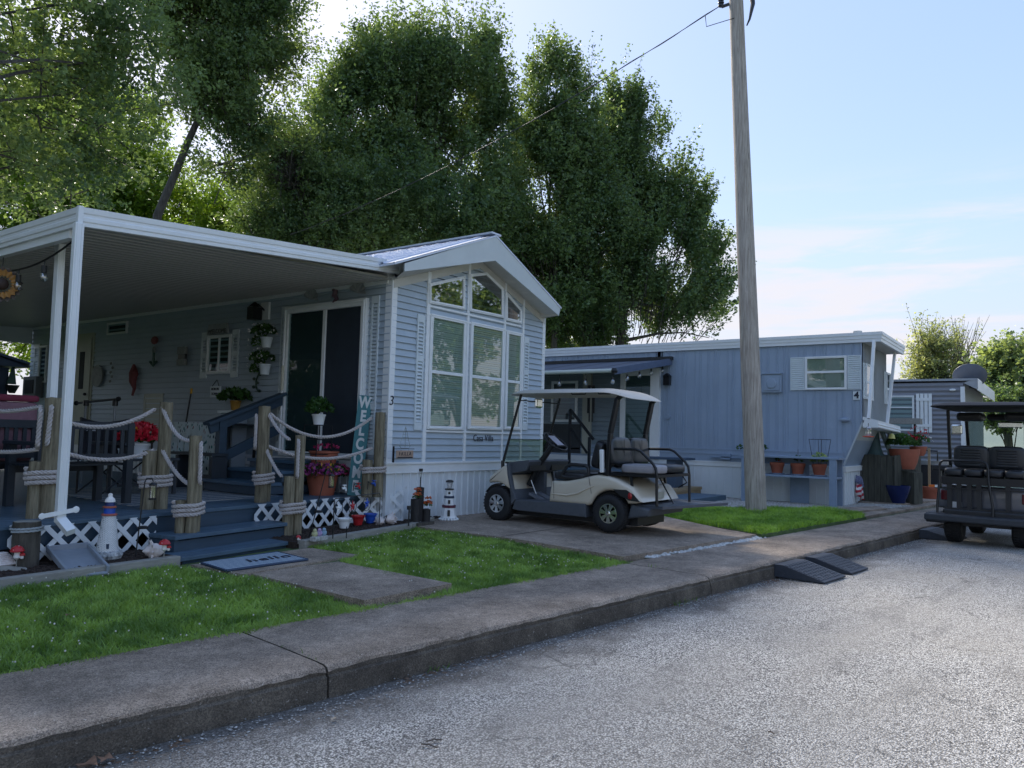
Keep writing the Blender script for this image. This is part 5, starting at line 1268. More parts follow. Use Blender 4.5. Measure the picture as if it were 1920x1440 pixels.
build('tray', mb, mat('grey_splash_plastic', (.25,.28,.32), .6, .12, 6, .1, 40), t, bevel=.006)
# mushrooms, shells
for px, py, h, l in ((307, 1050, .20, 'red spotted toadstool stake beside the deck steps'), (30, 1068, .21, 'red spotted toadstool stake beside the dark stump'), (559, 1020, .10, 'small red toadstool stake at the foot of the right steps')):
    c = gx(px, py, .27); c = Vector((c.x, c.y, .27)); s = h/.2*.88; h *= .88
    t = thing('toadstool_stake', l, 'garden ornament', c, group='toadstool stakes')
    mb = MB(); mb.cyl(c, c+Vector((0,0,.09*s)), .004, n=5); build('stick', mb, M_timber, t)
    mb = MB(); mb.lathe([(.012*s,.085*s),(.028*s,.10*s),(.018*s,.15*s)], c, 10); mb.sphere(c+Vector((.03*s,-.02*s,.10*s)), .016*s, 8); build('stem', mb, M_whp, t, smooth=True)
    mb = MB(); mb.lathe([(.052*s,.148*s),(.054*s,.155*s),(.042*s,.18*s),(.02*s,.195*s),(.004*s,.198*s)], c, 14); mb.lathe([(.022*s,.115*s),(.02*s,.13*s),(.006*s,.14*s)], c+Vector((.033*s,-.02*s,0)), 10); build('cap', mb, M_redp, t, smooth=True)
    mb = MB()
    for k in range(14): a = k*2.4; rr = .045*math.sqrt((k+.5)/14); mb.sphere(c+Vector((math.cos(a)*rr*s, math.sin(a)*rr*s, (.196-.018*(rr/.025)**2*.55)*s)), .0068*s, 6, (1,1,.6))
    build('spots', mb, M_white, t)
def conch(px, py, z, s, rz, label):
    c = gx(px, py, z); c = Vector((c.x, c.y, z)); t = thing('sea_shell', label, 'sea shell', c); mb = MB(); Mr = Matrix.Rotation(rz, 3, 'Z')
    pr = [(.004,-.11),(.02,-.10),(.045,-.07),(.065,-.03),(.07,.0),(.055,.02),(.04,.03),(.035,.045),(.02,.055),(.004,.075)]
    o = []; 
    for k in range(0, 14): pass
    mb.lathe([(r*s, h*s) for r, h in pr], c+Vector((0,0,.055*s)), 14, 'X', Mr, jit=.12)
    for k in range(9):
        a = k*.7; mb.cyl(c+Vector((0,0,.055*s))+Mr@Vector((.0*s, math.cos(a)*.055*s, math.sin(a)*.055*s)), c+Vector((0,0,.055*s))+Mr@Vector((.015*s, math.cos(a)*.10*s, math.sin(a)*.10*s)), .014*s, .002, 6)
    build('shell', mb, M_shell, t, smooth=True); return t
conch(284, 1045, .275, 1.0, R(160), 'spiky pale conch shell beside the toadstool and deck steps')
conch(735, 982, .27, 1.0, R(-20), 'pinkish conch shell at the end of the right flower bed'); conch(712, 984, .27, .75, R(60), 'brown striped shell between the blue pot and the conch')
c = gx(5, 1066, .27); t = thing('sea_shell', 'large rough cream clam shell at the left edge beside the toadstool', 'sea shell', c)
mb = MB(); 
for k in range(7): mb.sphere(c+Vector((-.02,0,.04+.013*k)), .12-.012*k, 12, (1.1,.8,.22))
build('shell', mb, M_shell, t, smooth=True)
c = gx(18, 1085, .2); t = thing('driftwood', 'short curved log lying at the left end of the flower bed', 'log', c); mb = MB(); mb.tube([c+Vector((-.3,.05,.03)), c+Vector((-.05,0,.05)), c+Vector((.09,-.05,.03))], [.06,.06,.05], 10); build('log', mb, M_timber, t, smooth=True)
# shepherd hooks with small lanterns
def hook(px, py, ptx, pty, label, tx, solar=True):
    c = gx(px, py, .275); c = Vector((c.x, c.y, .275)); z = zat(ptx, pty, c); top = side(ptx, pty, c); t = thing('shepherd_hook', label, 'garden hook', c)
    mb = MB(); k = top+Vector((0,0,-.03)); mb.tube([c, k, top+Vector((.015,0,.0)), top+Vector((.05,-.02,.0)), top+Vector((.065,-.02,-.03))], .0055, 6); build('rod', mb, M_blackm, t)
    mb = MB(); h = top+Vector((.065,-.02,-.035)); mb.lathe([(.012,0),(.035,-.02),(.035,-.026)], h, 10); mb.lathe([(.032,-.135),(.032,-.15)], h, 10)
    for q in range(6): a = q*1.05; mb.cyl(h+Vector((math.cos(a)*.03, math.sin(a)*.03, -.026)), h+Vector((math.cos(a)*.03, math.sin(a)*.03, -.14)), .0025, n=4)
    build('lantern_cage', mb, M_blackm, t); build('lantern_glass', MB().lathe([(.024,-.03),(.026,-.13)], h, 10), M_bulb, t, smooth=True)
    if solar: m_ = c.lerp(top, .36); mb = MB(); mb.lathe([(.045,0),(.05,.012),(.03,.022)], m_+Vector((.03,-.01,0)), 12); build('solar_cap', mb, M_black, t)
    return t
hook(254, 1045, 272, 897, 'leaning black garden hook with small lantern beside the lighthouse', 0)
hook(580, 1006, 611, 882, 'leaning black garden hook with small lantern beside the purple flowers', 0)
# faucet and star pot stand
t0_ = gx(622, 1015, .275); t = thing('faucet_planter_stand', 'black wire stand holding three colour painted taps, stars and flower pots', 'plant stand', t0_)
A_ = gx(624, 1010, .275); B_ = gx(716, 990, .275); cols = ((M_white, 'white'), (M_redp, 'red'), (M_bluep, 'blue'))
dv_ = (B_-A_).normalized(); nv_ = Vector((dv_.y, -dv_.x, 0))
if nv_.y > 0: nv_ = -nv_
zt_ = zat(625, 935, A_)
mb = MB(); mb.tube([A_, A_+Vector((0,0,zt_-.275-.01)), A_+dv_*.03+Vector((0,0,zt_-.275)), B_-dv_*.10+Vector((0,0,zt_-.275+.0)), B_-dv_*.07+Vector((0,0,zt_-.30)), B_-dv_*.07], .006, 6)
mb.tube([A_+dv_*.1+nv_*.1+Vector((0,0,.0)), A_+dv_*.1+nv_*.1+Vector((0,0,.12))], .005, 5); mb.tube([B_-dv_*.1+nv_*.08+Vector((0,0,.14)), B_+nv_*.06+Vector((0,0,.15)), B_+dv_*.08+Vector((0,0,.08)), B_+dv_*.06], .005, 6)
build('frame', mb, M_blackm, t)
for k, (px, pyt, pxs, pys, pxp, pyp) in enumerate(((646, 912, 635, 953, 645, 991), (672, 908, 661, 949, 671, 985), (701, 903, 688, 944, 694, 981))):
    m, nm = cols[k]; b_ = side(pxp, pyp, A_.lerp(B_, (k+.7)/3)); bp_ = gx(pxp, pyp+1, .275); bp_ = Vector((bp_.x, bp_.y, .275))
    build('pot', MB().lathe([(.048,0),(.066,.075),(.072,.08),(.078,.10),(.085,.104),(.085,.112),(.07,.112),(.066,.09)], bp_+Vector((0,0,.012)), 20), m, t, smooth=True, label='%s flower pot' % nm)
    sc = side(pxs, pys, bp_)+nv_*.0; mb = MB(); pts = []
    for j in range(10): a = math.pi/2+j*math.pi/5; r_s = .072 if j % 2 == 0 else .03; pts.append(sc+dv_*math.cos(a)*r_s+Vector((0,0,math.sin(a)*r_s)))
    mb.add(pts+[sc+nv_*.022, sc-nv_*.004], [(j, (j+1) % 10, 10) for j in range(10)]+[((j+1) % 10, j, 11) for j in range(10)]); build('star', mb, m, t, label='%s star' % nm)
    mb = MB(); ra_ = [sc+dv_*math.cos(a)*.088+Vector((0,0,math.sin(a)*.088)) for a in [q*2*math.pi/24 for q in range(25)]]; mb.tube(ra_, .004, 5); build('star_hoop', mb, M_blackm, t)
    tp_ = side(px, pyt, bp_); s_ = Vector((tp_.x, tp_.y, 0)); st_ = Vector((sc.x, sc.y, zt_)); mb = MB(); mb.tube([st_, st_+Vector((.01,0,.10)), Vector((tp_.x-.05, tp_.y, tp_.z-.03)), Vector((tp_.x-.02, tp_.y, tp_.z-.02))], .006, 6); build('pipe', mb, M_blackm, t)
    mb = MB(); mb.cyl(tp_+Vector((-.035,0,-.022)), tp_+Vector((.015,0,-.022)), .013, n=8); mb.cyl(tp_+Vector((.015,0,-.016)), tp_+Vector((.022,0,-.055)), .013, .010, n=8); mb.cyl(tp_+Vector((0,0,-.02)), tp_+Vector((0,0,.008)), .008, n=6); mb.lathe([(.026,.008),(.028,.013),(.026,.018)], tp_, 10); build('tap', mb, m, t, label='%s garden tap' % nm)
# bird family ornament
c = gx(598, 1014, .275); t = thing('bird_ornament', 'small stone ornament with a row of pastel chicks in the flower bed', 'garden ornament', c); mb = MB(); mb.obox(c+Vector((0,0,.025)), (.2,.08,.05), R(10)); build('base', mb, M_stone, t, bevel=.01)
for k, col in enumerate(((.45,.45,.25), (.40,.30,.50), (.25,.38,.50))): p = c+Vector((-.06+.06*k, .0, .075)); mb = MB(); mb.sphere(p, .032, 10, (1,1,1.1)); mb.sphere(p+Vector((-.008,-.012,.036)), .02, 8); build('chick', mb, mat('chick_%d' % k, col, .6, .2, 30), t, smooth=True)
# solar lights, log planter fountain, glass ornament
def solar(px, py, h, label):
    c = gx(px, py, .275); t = thing('solar_light', label, 'solar light', c); mb = MB(); mb.cyl(c, c+Vector((0,0,h-.04)), .009, n=8); build('stake', mb, M_black, t); mb = MB(); mb.lathe([(.028,h-.045),(.028,h)], c, 12); build('lamp_head', mb, M_black, t); return t
solar(766, 986, .24, 'short black solar light stake at the corner of the flower bed')
c = gx(790, 984, .25); t = thing('log_planter', 'dark stepped log planter with orange flowers and a solar light against the white skirting', 'planter', c)
for dx, dy_, r, z0, h in ((-.06,.05,.062,.03,.32), (.035,.07,.05,.03,.46), (.09,.0,.05,.03,.19)): build('log', log_mb(c.x+dx, c.y+dy_, c.z+z0, c.z+h, r), mat('charred_log', (.02,.018,.018), .7, .3, 10), t, smooth=True, angle=50)
mb = MB(); mb.obox(c+Vector((.01,.03,.015)), (.33,.2,.04), R(5)); build('base', mb, M_stump, t); 
for dx, dy_, h, s in ((-.07,.02,.37,5), (.09,-.02,.26,6)): 
    q = c+Vector((dx, dy_, h)); build('flowers', petals(petals(MB(), q, 70, .05, .035, s), q+Vector((0,0,.06)), 40, .04, .03, s+9), mat('orange_petals', (.55,.13,.04), .5, .4, 40), t, fixn=False); build('leaves', petals(MB(), q-Vector((0,0,.03)), 30, .05, .035, s+3), M_fol, t, fixn=False)
mb = MB(); q = c+Vector((.035,.07,.46)); mb.cyl(q, q+Vector((0,0,.13)), .008, n=6); mb.lathe([(.024,.20),(.026,.215),(.026,.235)], q, 10); build('lamp', mb, M_black, t); build('lamp_glass', MB().lathe([(.012,.13),(.02,.20)], q, 10), M_bulb, t)
c = gx(775, 978, .25); t = thing('glass_ornament', 'pale scrolled glass ornament behind the short solar light', 'garden ornament', c); mb = MB(); mb.lathe([(.02,0),(.012,.06),(.05,.10),(.06,.15),(.04,.19),(.01,.20)], c, 12, jit=.15); build('body', mb, mat('frosted_glass', (.45,.52,.55), .2, .1, 20), t, smooth=True)
# doormat
q = [(3.93,6.09),(3.86,5.62),(4.68,5.60),(4.76,6.13)]
t = thing('doormat', 'blue and white striped doormat reading hello at the foot of the steps', 'doormat', (4.3, 5.85, .215))
m_ = bpy.data.materials.new('striped_mat'); m_.use_nodes = True; n_ = m_.node_tree; w_ = n_.nodes.new('ShaderNodeTexWave'); w_.bands_direction = 'Y'; w_.inputs['Scale'].default_value = 6.2; w_.inputs['Distortion'].default_value = .3; w_.inputs['Detail'].default_value = 1
tc_ = n_.nodes.new('ShaderNodeTexCoord'); n_.links.new(tc_.outputs['Object'], w_.inputs['Vector']); r_c = n_.nodes.new('ShaderNodeValToRGB'); r_c.color_ramp.interpolation = 'CONSTANT'; r_c.color_ramp.elements[0].color = (.08,.14,.22,1); r_c.color_ramp.elements[1].position = .45; r_c.color_ramp.elements[1].color = (.42,.48,.52,1)
n_.links.new(w_.outputs['Fac'], r_c.inputs[0]); n_.links.new(r_c.outputs[0], n_.nodes['Principled BSDF'].inputs['Base Color']); n_.nodes['Principled BSDF'].inputs['Roughness'].default_value = .95
mb = MB(); mb.prZ(q, .217, .232); build('mat', mb, m_, t); mb = MB()
for i in range(4): a, b = q[i], q[(i+1) % 4]; mb.tube([(*a, .226), (*b, .226)], .011, 6)
build('border', mb, M_navy, t); text('hello', .2, (4.44, 5.86, .2335), Matrix.Rotation(R(-2), 3, 'Z'), M_chevron, t, shear=.3, ext=.0015, bold=.003, spacing=1.15)
# name sign with sailing boat on the corner piling
c = side(726, 851, Vector((7.02, 6.86, 0))); c = Vector((7.10, 6.74, c.z)); t = thing('name_sign', 'small hanging wooden sign reading FAILLA with a wire sailing boat above', 'sign', c)
mb = MB(); mb.obox(c, (.31,.014,.10)); build('board', mb, mat('sign_wood', (.38,.27,.20), .6, .15, 20, stretch=(1,6,6)), t, bevel=.01)
mb = MB(); mb.obox(c+Vector((0,-.0075,-.038)), (.27,.002,.013)); build('stripe', mb, M_chevron, t)
text('FAILLA', .068, c+Vector((0,-.0085,.005)), ROT_NEGY, M_chevron, t, ext=.001, spacing=1.25, sx=.9)
mb = MB(); mb.cyl(c+Vector((-.19,0,.068)), c+Vector((.17,0,.068)), .005, n=6); mb.cyl(c+Vector((-.07,0,.055)), c+Vector((-.07,0,.03)), .004, n=5); mb.cyl(c+Vector((.07,0,.055)), c+Vector((.07,0,.03)), .004, n=5); mb.obox(c+Vector((-.19,.01,.0)), (.015,.02,.2))
build('bracket', mb, M_blackm, t)
mb = MB(); b_ = c+Vector((-.0,0,.07)); mb.tube([b_+1.4*Vector((-.07,0,.03)), b_+1.4*Vector((-.05,0,.005)), b_+1.4*Vector((.05,0,.005)), b_+1.4*Vector((.07,0,.03)), b_+1.4*Vector((-.07,0,.03))], .004, 5); mb.cyl(b_+1.4*Vector((0,0,.01)), b_+1.4*Vector((0,0,.20)), .003, n=5); mb.tube([b_+1.4*Vector((0,0,.2)), b_+1.4*Vector((-.065,0,.035)), b_+1.4*Vector((-.005,0,.035))], .003, 5); mb.tube([b_+1.4*Vector((.004,0,.19)), b_+1.4*Vector((.06,0,.035)), b_+1.4*Vector((.004,0,.035))], .003, 5)
for k in range(5): z = .05+.025*k; mb.cyl(b_+1.4*Vector((-.065*(1-(z-.035)/.165),0,z)), b_+1.4*Vector((.06*(1-(z-.035)/.165),0,z)), .0018, n=4)
build('wire_boat', mb, mat('galvanised_wire', (.30,.34,.33), .4, .1, metal=.6), t)
# ------------------------------------------------------------------ rubber kerb ramps
M_rub = mat('ramp_rubber', (.035,.042,.055), .6, .15, 30, .15, 80, wear=((.13,.14,.15), 14, .62))
def ramp(u0, u1, ln, label):
    c = rd((u0+u1)/2, -.02-ln/2, 0); t = thing('kerb_ramp', label, 'kerb ramp', c, RA, group='black rubber kerb ramps'); w2 = (u1-u0)/2; v1 = ln/2
    m = MB(); pf = [(v1,.0),(v1,.128),(v1-.10,.128),(-v1,.016),(-v1,.0)]; m.prism(pf, lambda y, z: (-w2, y, z), lambda y, z: (w2, y, z)); build('wedge', m, M_rub, t, local=True, bevel=.004)
    m = MB(); n_ = 9; mm = 8
    for i in range(n_):
        for j in range(mm):
            y0 = v1-.11-(ln-.13)*j/mm; z0 = .128-(v1-.10-y0)*(.112/(ln-.10)); y1 = y0-(ln-.13)/mm*.72; z1 = .128-(v1-.10-y1)*(.112/(ln-.10)); x0 = -w2+.015+(2*w2-.03)*i/n_; x1 = x0+(2*w2-.03)/n_*.78
            if i in (2, 6) and j == mm-2: continue
            m.add([(x0,y0,z0+.0045),(x1,y0,z0+.0045),(x1,y1,z1+.0045),(x0,y1,z1+.0045),(x0,y0,z0),(x1,y0,z0),(x1,y1,z1),(x0,y1,z1)], [(0,3,2,1),(0,1,5,4),(1,2,6,5),(2,3,7,6),(3,0,4,7)])
    build('tread_blocks', m, M_rub, t, local=True); return t
ramp(8.30, 8.88, .52, 'nearer black rubber kerb ramp at the edge of the pavement'); ramp(9.10, 9.62, .50, 'farther black rubber kerb ramp at the edge of the pavement')
ramp(13.35, 14.0, .50, 'third black rubber kerb ramp beside the wheel of the black golf cart')
# ------------------------------------------------------------------ utility pole with drop wire
pb_ = at(1418, 962, z=.19); ptm = at(1399, 600, D=math.hypot(pb_.x, pb_.y)); ptt = at(1380, 0, D=math.hypot(pb_.x, pb_.y))
t = thing('utility_pole', 'tall weathered wooden utility pole standing in the long grass', 'utility pole', (pb_.x, pb_.y, .15))
ax_ = (ptt-pb_).normalized(); top_ = pb_+ax_*11.5; N_ = 28; mb = MB(); K = 60
for i in range(K+1):
    p = (pb_-ax_*.1).lerp(top_, i/K); r0 = .175-.055*i/K*1.2
    for k in range(N_):
        a = 2*math.pi*k/N_; q = r0*(1+.03*noise.noise(Vector((math.cos(a)*2, math.sin(a)*2, i*.12)))+.015*noise.noise(Vector((math.cos(a)*9, math.sin(a)*9, i*.05)))); mb.v.append((p.x+q*math.cos(a), p.y+q*math.sin(a), p.z))
for i in range(K):
    for k in range(N_): k2 = (k+1) % N_; mb.f.append((i*N_+k, i*N_+k2, (i+1)*N_+k2, (i+1)*N_+k)); mb.m.append(0)
mb.f.append(tuple(K*N_+k for k in range(N_))); mb.m.append(0)
build('pole_shaft', mb, M_pole, t, smooth=True, angle=60)
def onpole(px, py): z = at(px, py, D=math.hypot(pb_.x, pb_.y)); return z
w0 = onpole(1352, 10); 
ppl = lambda py: onpole(1380-(0-py)*.042, py)
mb = MB(); a = onpole(1372, 6); mb.cyl(a, w0+Vector((.02,0,-.02)), .03, n=8); 
for k in range(4): mb.lathe([(.03,0),(.055,.015),(.055,.03),(.03,.045)], w0+Vector((0,0,-.03+.055*k)), 12)
build('insulator', mb, mat('dark_insulator', (.05,.055,.07), .3, .2), t, smooth=True)
mb = MB(); q0 = onpole(1396, 0); q1 = onpole(1391, 40); mb.tube([q0+Vector((.1,-.1,.5)), q0+Vector((.08,-.1,.1)), q0+Vector((.03,-.14,-.1)), q1+Vector((-.0,-.14,.0)), q1+Vector((-.03,-.1,-.12))], [.04,.05,.04,.02,.012], 8); build('cable_bundle', mb, M_black, t, smooth=True)
mb = MB(); q = onpole(1411, 738); 
for dz in (0, .14): mb.beam(q+Vector((-.09,-.06,dz)), q+Vector((.05,-.11,dz)), .02, .045)
build('metal_tag', mb, mat('grey_tag', (.10,.11,.12), .5, .1), t)
# drop wire to the roof of number 3
e = Vector((9.0, 17.0, 4.6)); e = at(545, 440, D=21.0)
pts = sag(w0, e, .35, 40); cp_ = MB(); cp_.tube(pts, .007, 6); 
pts2 = [p+Vector((0.0, 0.0, .018*math.sin(k*1.3))) for k, p in enumerate(pts)]; cp_.tube(pts2, .005, 5)
o = build('service_wire', cp_, M_black, smooth=True); tag(o, 'black service cable running from the utility pole over the roof of number 3', 'cable')
mb = MB(); mb.tube([pts[1], pts[1]+Vector((.06,.0,-.18)), ppl(40)+Vector((-.13,.0,0))], .007, 5); build('drip_loop', mb, M_black, t)
# twigs and dry leaves
M_leafd = mat('dry_leaf', (.22,.12,.07), .8, .35, 30); M_twig = mat('twig', (.12,.09,.07), .8, .3, 20)
def dleaf(px, py, z, s, l, m=M_leafd):
    c = at(px, py, z=z); q = random.Random(px); a = q.uniform(0, 6.28); mb = MB(); pts = []
    for k in range(9): b = a+k*2*math.pi/9; rr = s*(1 if k % 2 else .55); pts.append((c.x+math.cos(b)*rr, c.y+math.sin(b)*rr*.8, z+.006+q.uniform(0, s*.35)))
    mb.add(pts+[(c.x, c.y, z+.008)], [(k, (k+1) % 9, 9) for k in range(9)]); o = build('dry_leaf', mb, m, fixn=False); tag(o, l, 'leaf', 'dry leaves lying about')
dleaf(625, 1350, .0, .022, 'single pale leaf on the road near the lower middle of the photo', mat('pale_leaf', (.40,.32,.24))); dleaf(165, 1437, .0, .06, 'brown leaf litter in the gutter at the bottom left'); dleaf(200, 1425, 0, .045, 'second brown leaf in the gutter at the bottom left')
dleaf(125, 1155, .19, .025, 'brown leaf on the left lawn'); dleaf(302, 1120, .20, .03, 'brown leaf in the middle of the left lawn'); dleaf(1240, 1085, .0, .03, 'brown leaf against the kerb beside the nearer ramp')
dleaf(1075, 1175, .0, .03, 'brown leaf by the kerb in the middle'); dleaf(368, 1414, .0, .02, 'pale leaf on the road near the gutter', mat('pale_leaf')) if False else None
for a, b, l in (((790, 1395), (820, 1402), 'thicker of two twigs on the road'), ((800, 1390), (828, 1387), 'thinner of two twigs on the road'), ((1440, 1372), (1452, 1376), 'short dark twig on the right half of the road')):
    p, q = at(*a, z=.008), at(*b, z=.008); mb = MB(); mb.tube([p, p.lerp(q, .5)+Vector((.004,.004,.004)), q], .0035, 5); o = build('twig', mb, M_twig); tag(o, l, 'twig', 'twigs on the road')
# ------------------------------------------------------------------ blue mobile home number 4
h4 = thing('mobile_home', 'slate blue ribbed metal mobile home numbered 4 with white skirting and a slanted lower nose', 'mobile home', (17.2, 3.5, .2))
QX = 16.03; Q0, Q1 = 3.18, 19.0; QW = 2.45
P4 = lambda a, z, d: (QX-d, a, z)          # long side, a = Y
def q4(px, py): p = at(px, py, X=QX-.02); return (p.y, p.z)
ZT = 3.40
# side wall with irregular ribs; lower front corner is cut back under the nose
mb = MB(); seq = [.045,.10,.045,.14,.045,.10,.20,.06]
def ribs_clip(mb, t0, t1, zf0, z1, P, seq, w=.008, d=.011):
    t = t0; k = 0; pr = []
    while t < t1: p = seq[k % len(seq)]; e = t+p; pr += [(t, 0), (e-2.2*w, 0), (e-1.6*w, d), (e-.6*w, d), (e-.02*w, 0)]; t = e; k += 1
    mb.strip([P(q, zf0(q), h) for q, h in pr], [P(q, z1, h) for q, h in pr])
nose = lambda y: 1.02+max(0, (3.52-y)/.34)*.82
ribs_clip(mb, Q0, 7.36, lambda y: max(1.22, nose(y)), ZT, P4, seq)
ribs_clip(mb, 13.4, Q1, lambda y: 1.22, ZT, P4, seq); ribs_clip(mb, 7.36, 13.4, lambda y: 3.0, ZT, P4, seq)
mb.prX([(Q0+.0, 1.84), (Q0, ZT), (Q1, ZT), (Q1, .95), (3.52, .95)], QX+.01, QX+QW)
build('wall', mb, M_blue4, h4, fixn=False)
mb = MB()
for z0, z1, d in ((.95, 1.0, .03), (1.0, 1.10, .018), (1.10, 1.135, .03), (1.135, 1.2, .016), (1.2, 1.225, .026)): mb.box(QX-d, QX+.009, 3.53, Q1, z0, z1)
build('base_mouldings', mb, M_blue4, h4)
P5 = lambda a, z, d: (a, Q0-d, z)
mb = MB(); ribs(mb, QX+.02, QX+QW, 1.84, ZT, P5, .12, .012, .012); build('end_wall', mb, mat('pale_grey_panel', (.48,.52,.54), .45, .05, 3), h4, fixn=False)
# raked underside of the nose
mb = MB(); mb.add([(QX+.0, 3.165, 1.84), (QX+QW, 3.165, 1.84), (QX+QW, 3.52, 1.0), (QX+.0, 3.52, 1.0)], [(0,1,2,3)]); mb.beam((QX-.005, 3.155, 1.86), (QX-.005, 3.52, .98), .03, .03, (1,0,0)); mb.add([(QX, 3.52, .95), (QX+QW, 3.52, .95), (QX+QW, 3.52, 1.02), (QX, 3.52, 1.02)], [(0,1,2,3)])
build('raked_nose', mb, mat('pale_grey_panel'), h4) if False else build('raked_nose', mb, MATS['pale_grey_panel'], h4)
# shelf over the nose
mb = MB(); ya_ = 2.90; pf = [(ya_, 1.72), (ya_-.012, 1.74), (ya_, 1.76), (ya_-.012, 1.79), (ya_, 1.81), (ya_, 1.86), (3.17, 1.93), (3.17, 1.72)]
mb.prism(pf, lambda y, z: (QX-.02, y, z), lambda y, z: (QX+QW, y, z-.06)); build('nose_shelf', mb, M_white, h4)
# skirting
mb = MB(); ribs(mb, 3.53, Q1, .17, .86, lambda a, z, d: (QX+.0-d, a, z), .17, .006, .008); ribs(mb, QX+.05, QX+QW, .17, .86, lambda a, z, d: (a, 3.52-d, z), .17, .006, .008)
mb.box(QX-.012, QX+.05, 3.505, 3.55, .17, .86); build('skirting', mb, M_skirt, h4, fixn=False)
mb = MB()
for z0, z1, d in ((.85, .93, .022), (.93, .955, .035)): mb.box(QX-d, QX+.02, 3.50-d, Q1, z0, z1); mb.box(QX+.021, QX+QW, 3.50-d, 3.54, z0, z1)
build('skirting_cap', mb, M_white, h4)
# roof with gutter fascia overhanging the front
RY = 2.86
mb = MB(); mb.box(QX-.04, QX+QW+.02, RY, Q1+.2, ZT+.0, ZT+.14); build('roof', mb, MATS['white_aluminium'], h4)
mb = MB(); 
for z0, z1, d in ((ZT-.03, ZT+.035, .05), (ZT+.035, ZT+.10, .062), (ZT+.10, ZT+.16, .075)): mb.box(QX-.0-d, QX+.02, RY-d+.02, Q1, z0, z1); mb.box(QX+.021, QX+QW+d, RY-d+.02, RY+.02, z0, z1)
build('roof_fascia', mb, M_alum, h4)
mb = MB(); mb.box(QX, QX+QW, RY+.02, 3.18, ZT-.02, ZT-.001); build('soffit', mb, M_soff, h4)
p = at(1608, 622, X=QX+.6); mb = MB(); mb.cyl((p.x, p.y, ZT+.14), (p.x, p.y, ZT+.24), .05, n=12); mb.cyl((p.x, p.y, ZT+.24), (p.x, p.y, ZT+.28), .085, n=12); build('roof_vent', mb, M_soff, h4)
for (pt, pb2) in (((1641, 655), (1630, 785)), ((1680, 697), (1664, 800))):
    a = at(*pt, Y=RY+.06); b = at(*pb2, Y=2.96); a.z = ZT; 
    mb = MB(); mb.beam((a.x, RY+.08, ZT-.02), (b.x, 2.97, b.z if b.z > 1.6 else 1.84), .075, .05, (0,1,0)); build('nose_post', mb, M_white, h4)
# windows
def quadwin(xa, xb, py, za, zb, lab, nm='window'): pass
a1, zt = q4(1509.5, 669); a0 = q4(1588, 667)[0]; zb = q4(1548, 731)[1]; zt = q4(1548, 668)[1]
window(h4, rect(a0, a1, zb, zt), P4, .045, blind=M_blind, split=(zt+zb)/2+.02, slats=.02, lab='blinded window between white louvred shutters')
def hshut(a0, a1, z0, z1, P, root, lab):
    mb = MB(); ring(mb, rect(a0, a1, z0, z1), rect(a0+.02, a1-.02, z0+.02, z1-.02), P, .012, .03); pr = []; n_ = 15
    for k in range(n_): z = z0+.02+(z1-z0-.04)*k/n_; h = (z1-z0-.04)/n_; pr += [(z, .012), (z+h*.3, .028), (z+h*.75, .028), (z+h*.95, .012)]
    mb.strip([P(a0+.02, z, d) for z, d in pr], [P(a1-.02, z, d) for z, d in pr]); return build('shutter', mb, M_shut, root, label=lab)
hshut(a1+.01, q4(1482, 700)[0], zb, zt, P4, h4, None); hshut(q4(1615, 700)[0], a0-.01, zb, zt, P4, h4, None)
def e4(px, py): p = at(px, py, Y=Q0-.02); return (p.x, p.z)
for x0, x1, yt, yb, l in ((1622, 1634, 668, 737, 'left'), (1660, 1668, 690, 752, 'right')):
    a0 = e4(x0, 700)[0]; a1 = e4(x1, 700)[0]; zt2, zb2 = 2.98, 2.28
    window(h4, rect(a0, a1, zb2, zt2), P5, .04, split=2.62, lab='%s end window of the blue home' % l)
    hshut(a0-.16, a0-.02, zb2, zt2, P5, h4, None); 
    if l == 'left': hshut(a1+.02, a1+.16, zb2, zt2, P5, h4, None)
# exhaust hood, lights, number
c = q4(1448, 719); mb = MB(); slab(mb, rect(c[0]-.2, c[0]+.2, c[1]-.19, c[1]+.19), P4, .01, .06); slab(mb, rect(c[0]-.16, c[0]+.16, c[1]-.15, c[1]+.15), P4, .06, .08); mb.lathe([(.11,.08),(.10,.10),(.05,.105)], (QX, c[0], c[1]), 16, 'X', Matrix.Rotation(math.pi, 3, 'Z')); slab(mb, rect(c[0]-.215, c[0]+.215, c[1]+.19, c[1]+.215), P4, .01, .09)
build('exhaust_hood', mb, M_blue4, h4, bevel=.006)
c = q4(1585, 787); mb = MB(); mb.sphere((QX-.05, c[0], c[1]), .055, 10, (.9,1.9,.8)); build('bullet_lamp', mb, M_blue4, h4, smooth=True)
c = q4(1253, 782); mb = MB(); mb.lathe([(.05,.01),(.045,.04)], (QX, c[0], c[1]), 12, 'X', Matrix.Rotation(math.pi, 3, 'Z')); build('socket_cover', mb, M_blue4, h4)
c = q4(1606, 740); mb = MB(); slab(mb, rect(c[0]-.065, c[0]+.065, c[1]-.10, c[1]+.065), P4, .012, .022); build('number_plate', mb, M_shut, h4)
text('4', .17, (QX-.026, c[0], c[1]-.015), ROT_NEGX, M_chevron, h4, name='house_number', bold=.006)
c = q4(1253, 711); mb = MB(); mb.box(QX-.14, QX-.02, c[0]-.07, c[0]+.07, c[1]-.14, c[1]+.06); mb.lathe([(.11,.06),(.03,.13)], (QX-.08, c[0], c[1]), 8); mb.box(QX-.05, QX, c[0]-.02, c[0]+.02, c[1]-.05, c[1]+.1)
t_ = thing('wall_lantern', 'black wall lantern on the blue siding beside the awning', 'wall lamp', (QX-.08, c[0], c[1])); build('lamp_housing', mb, M_blackm, t_)
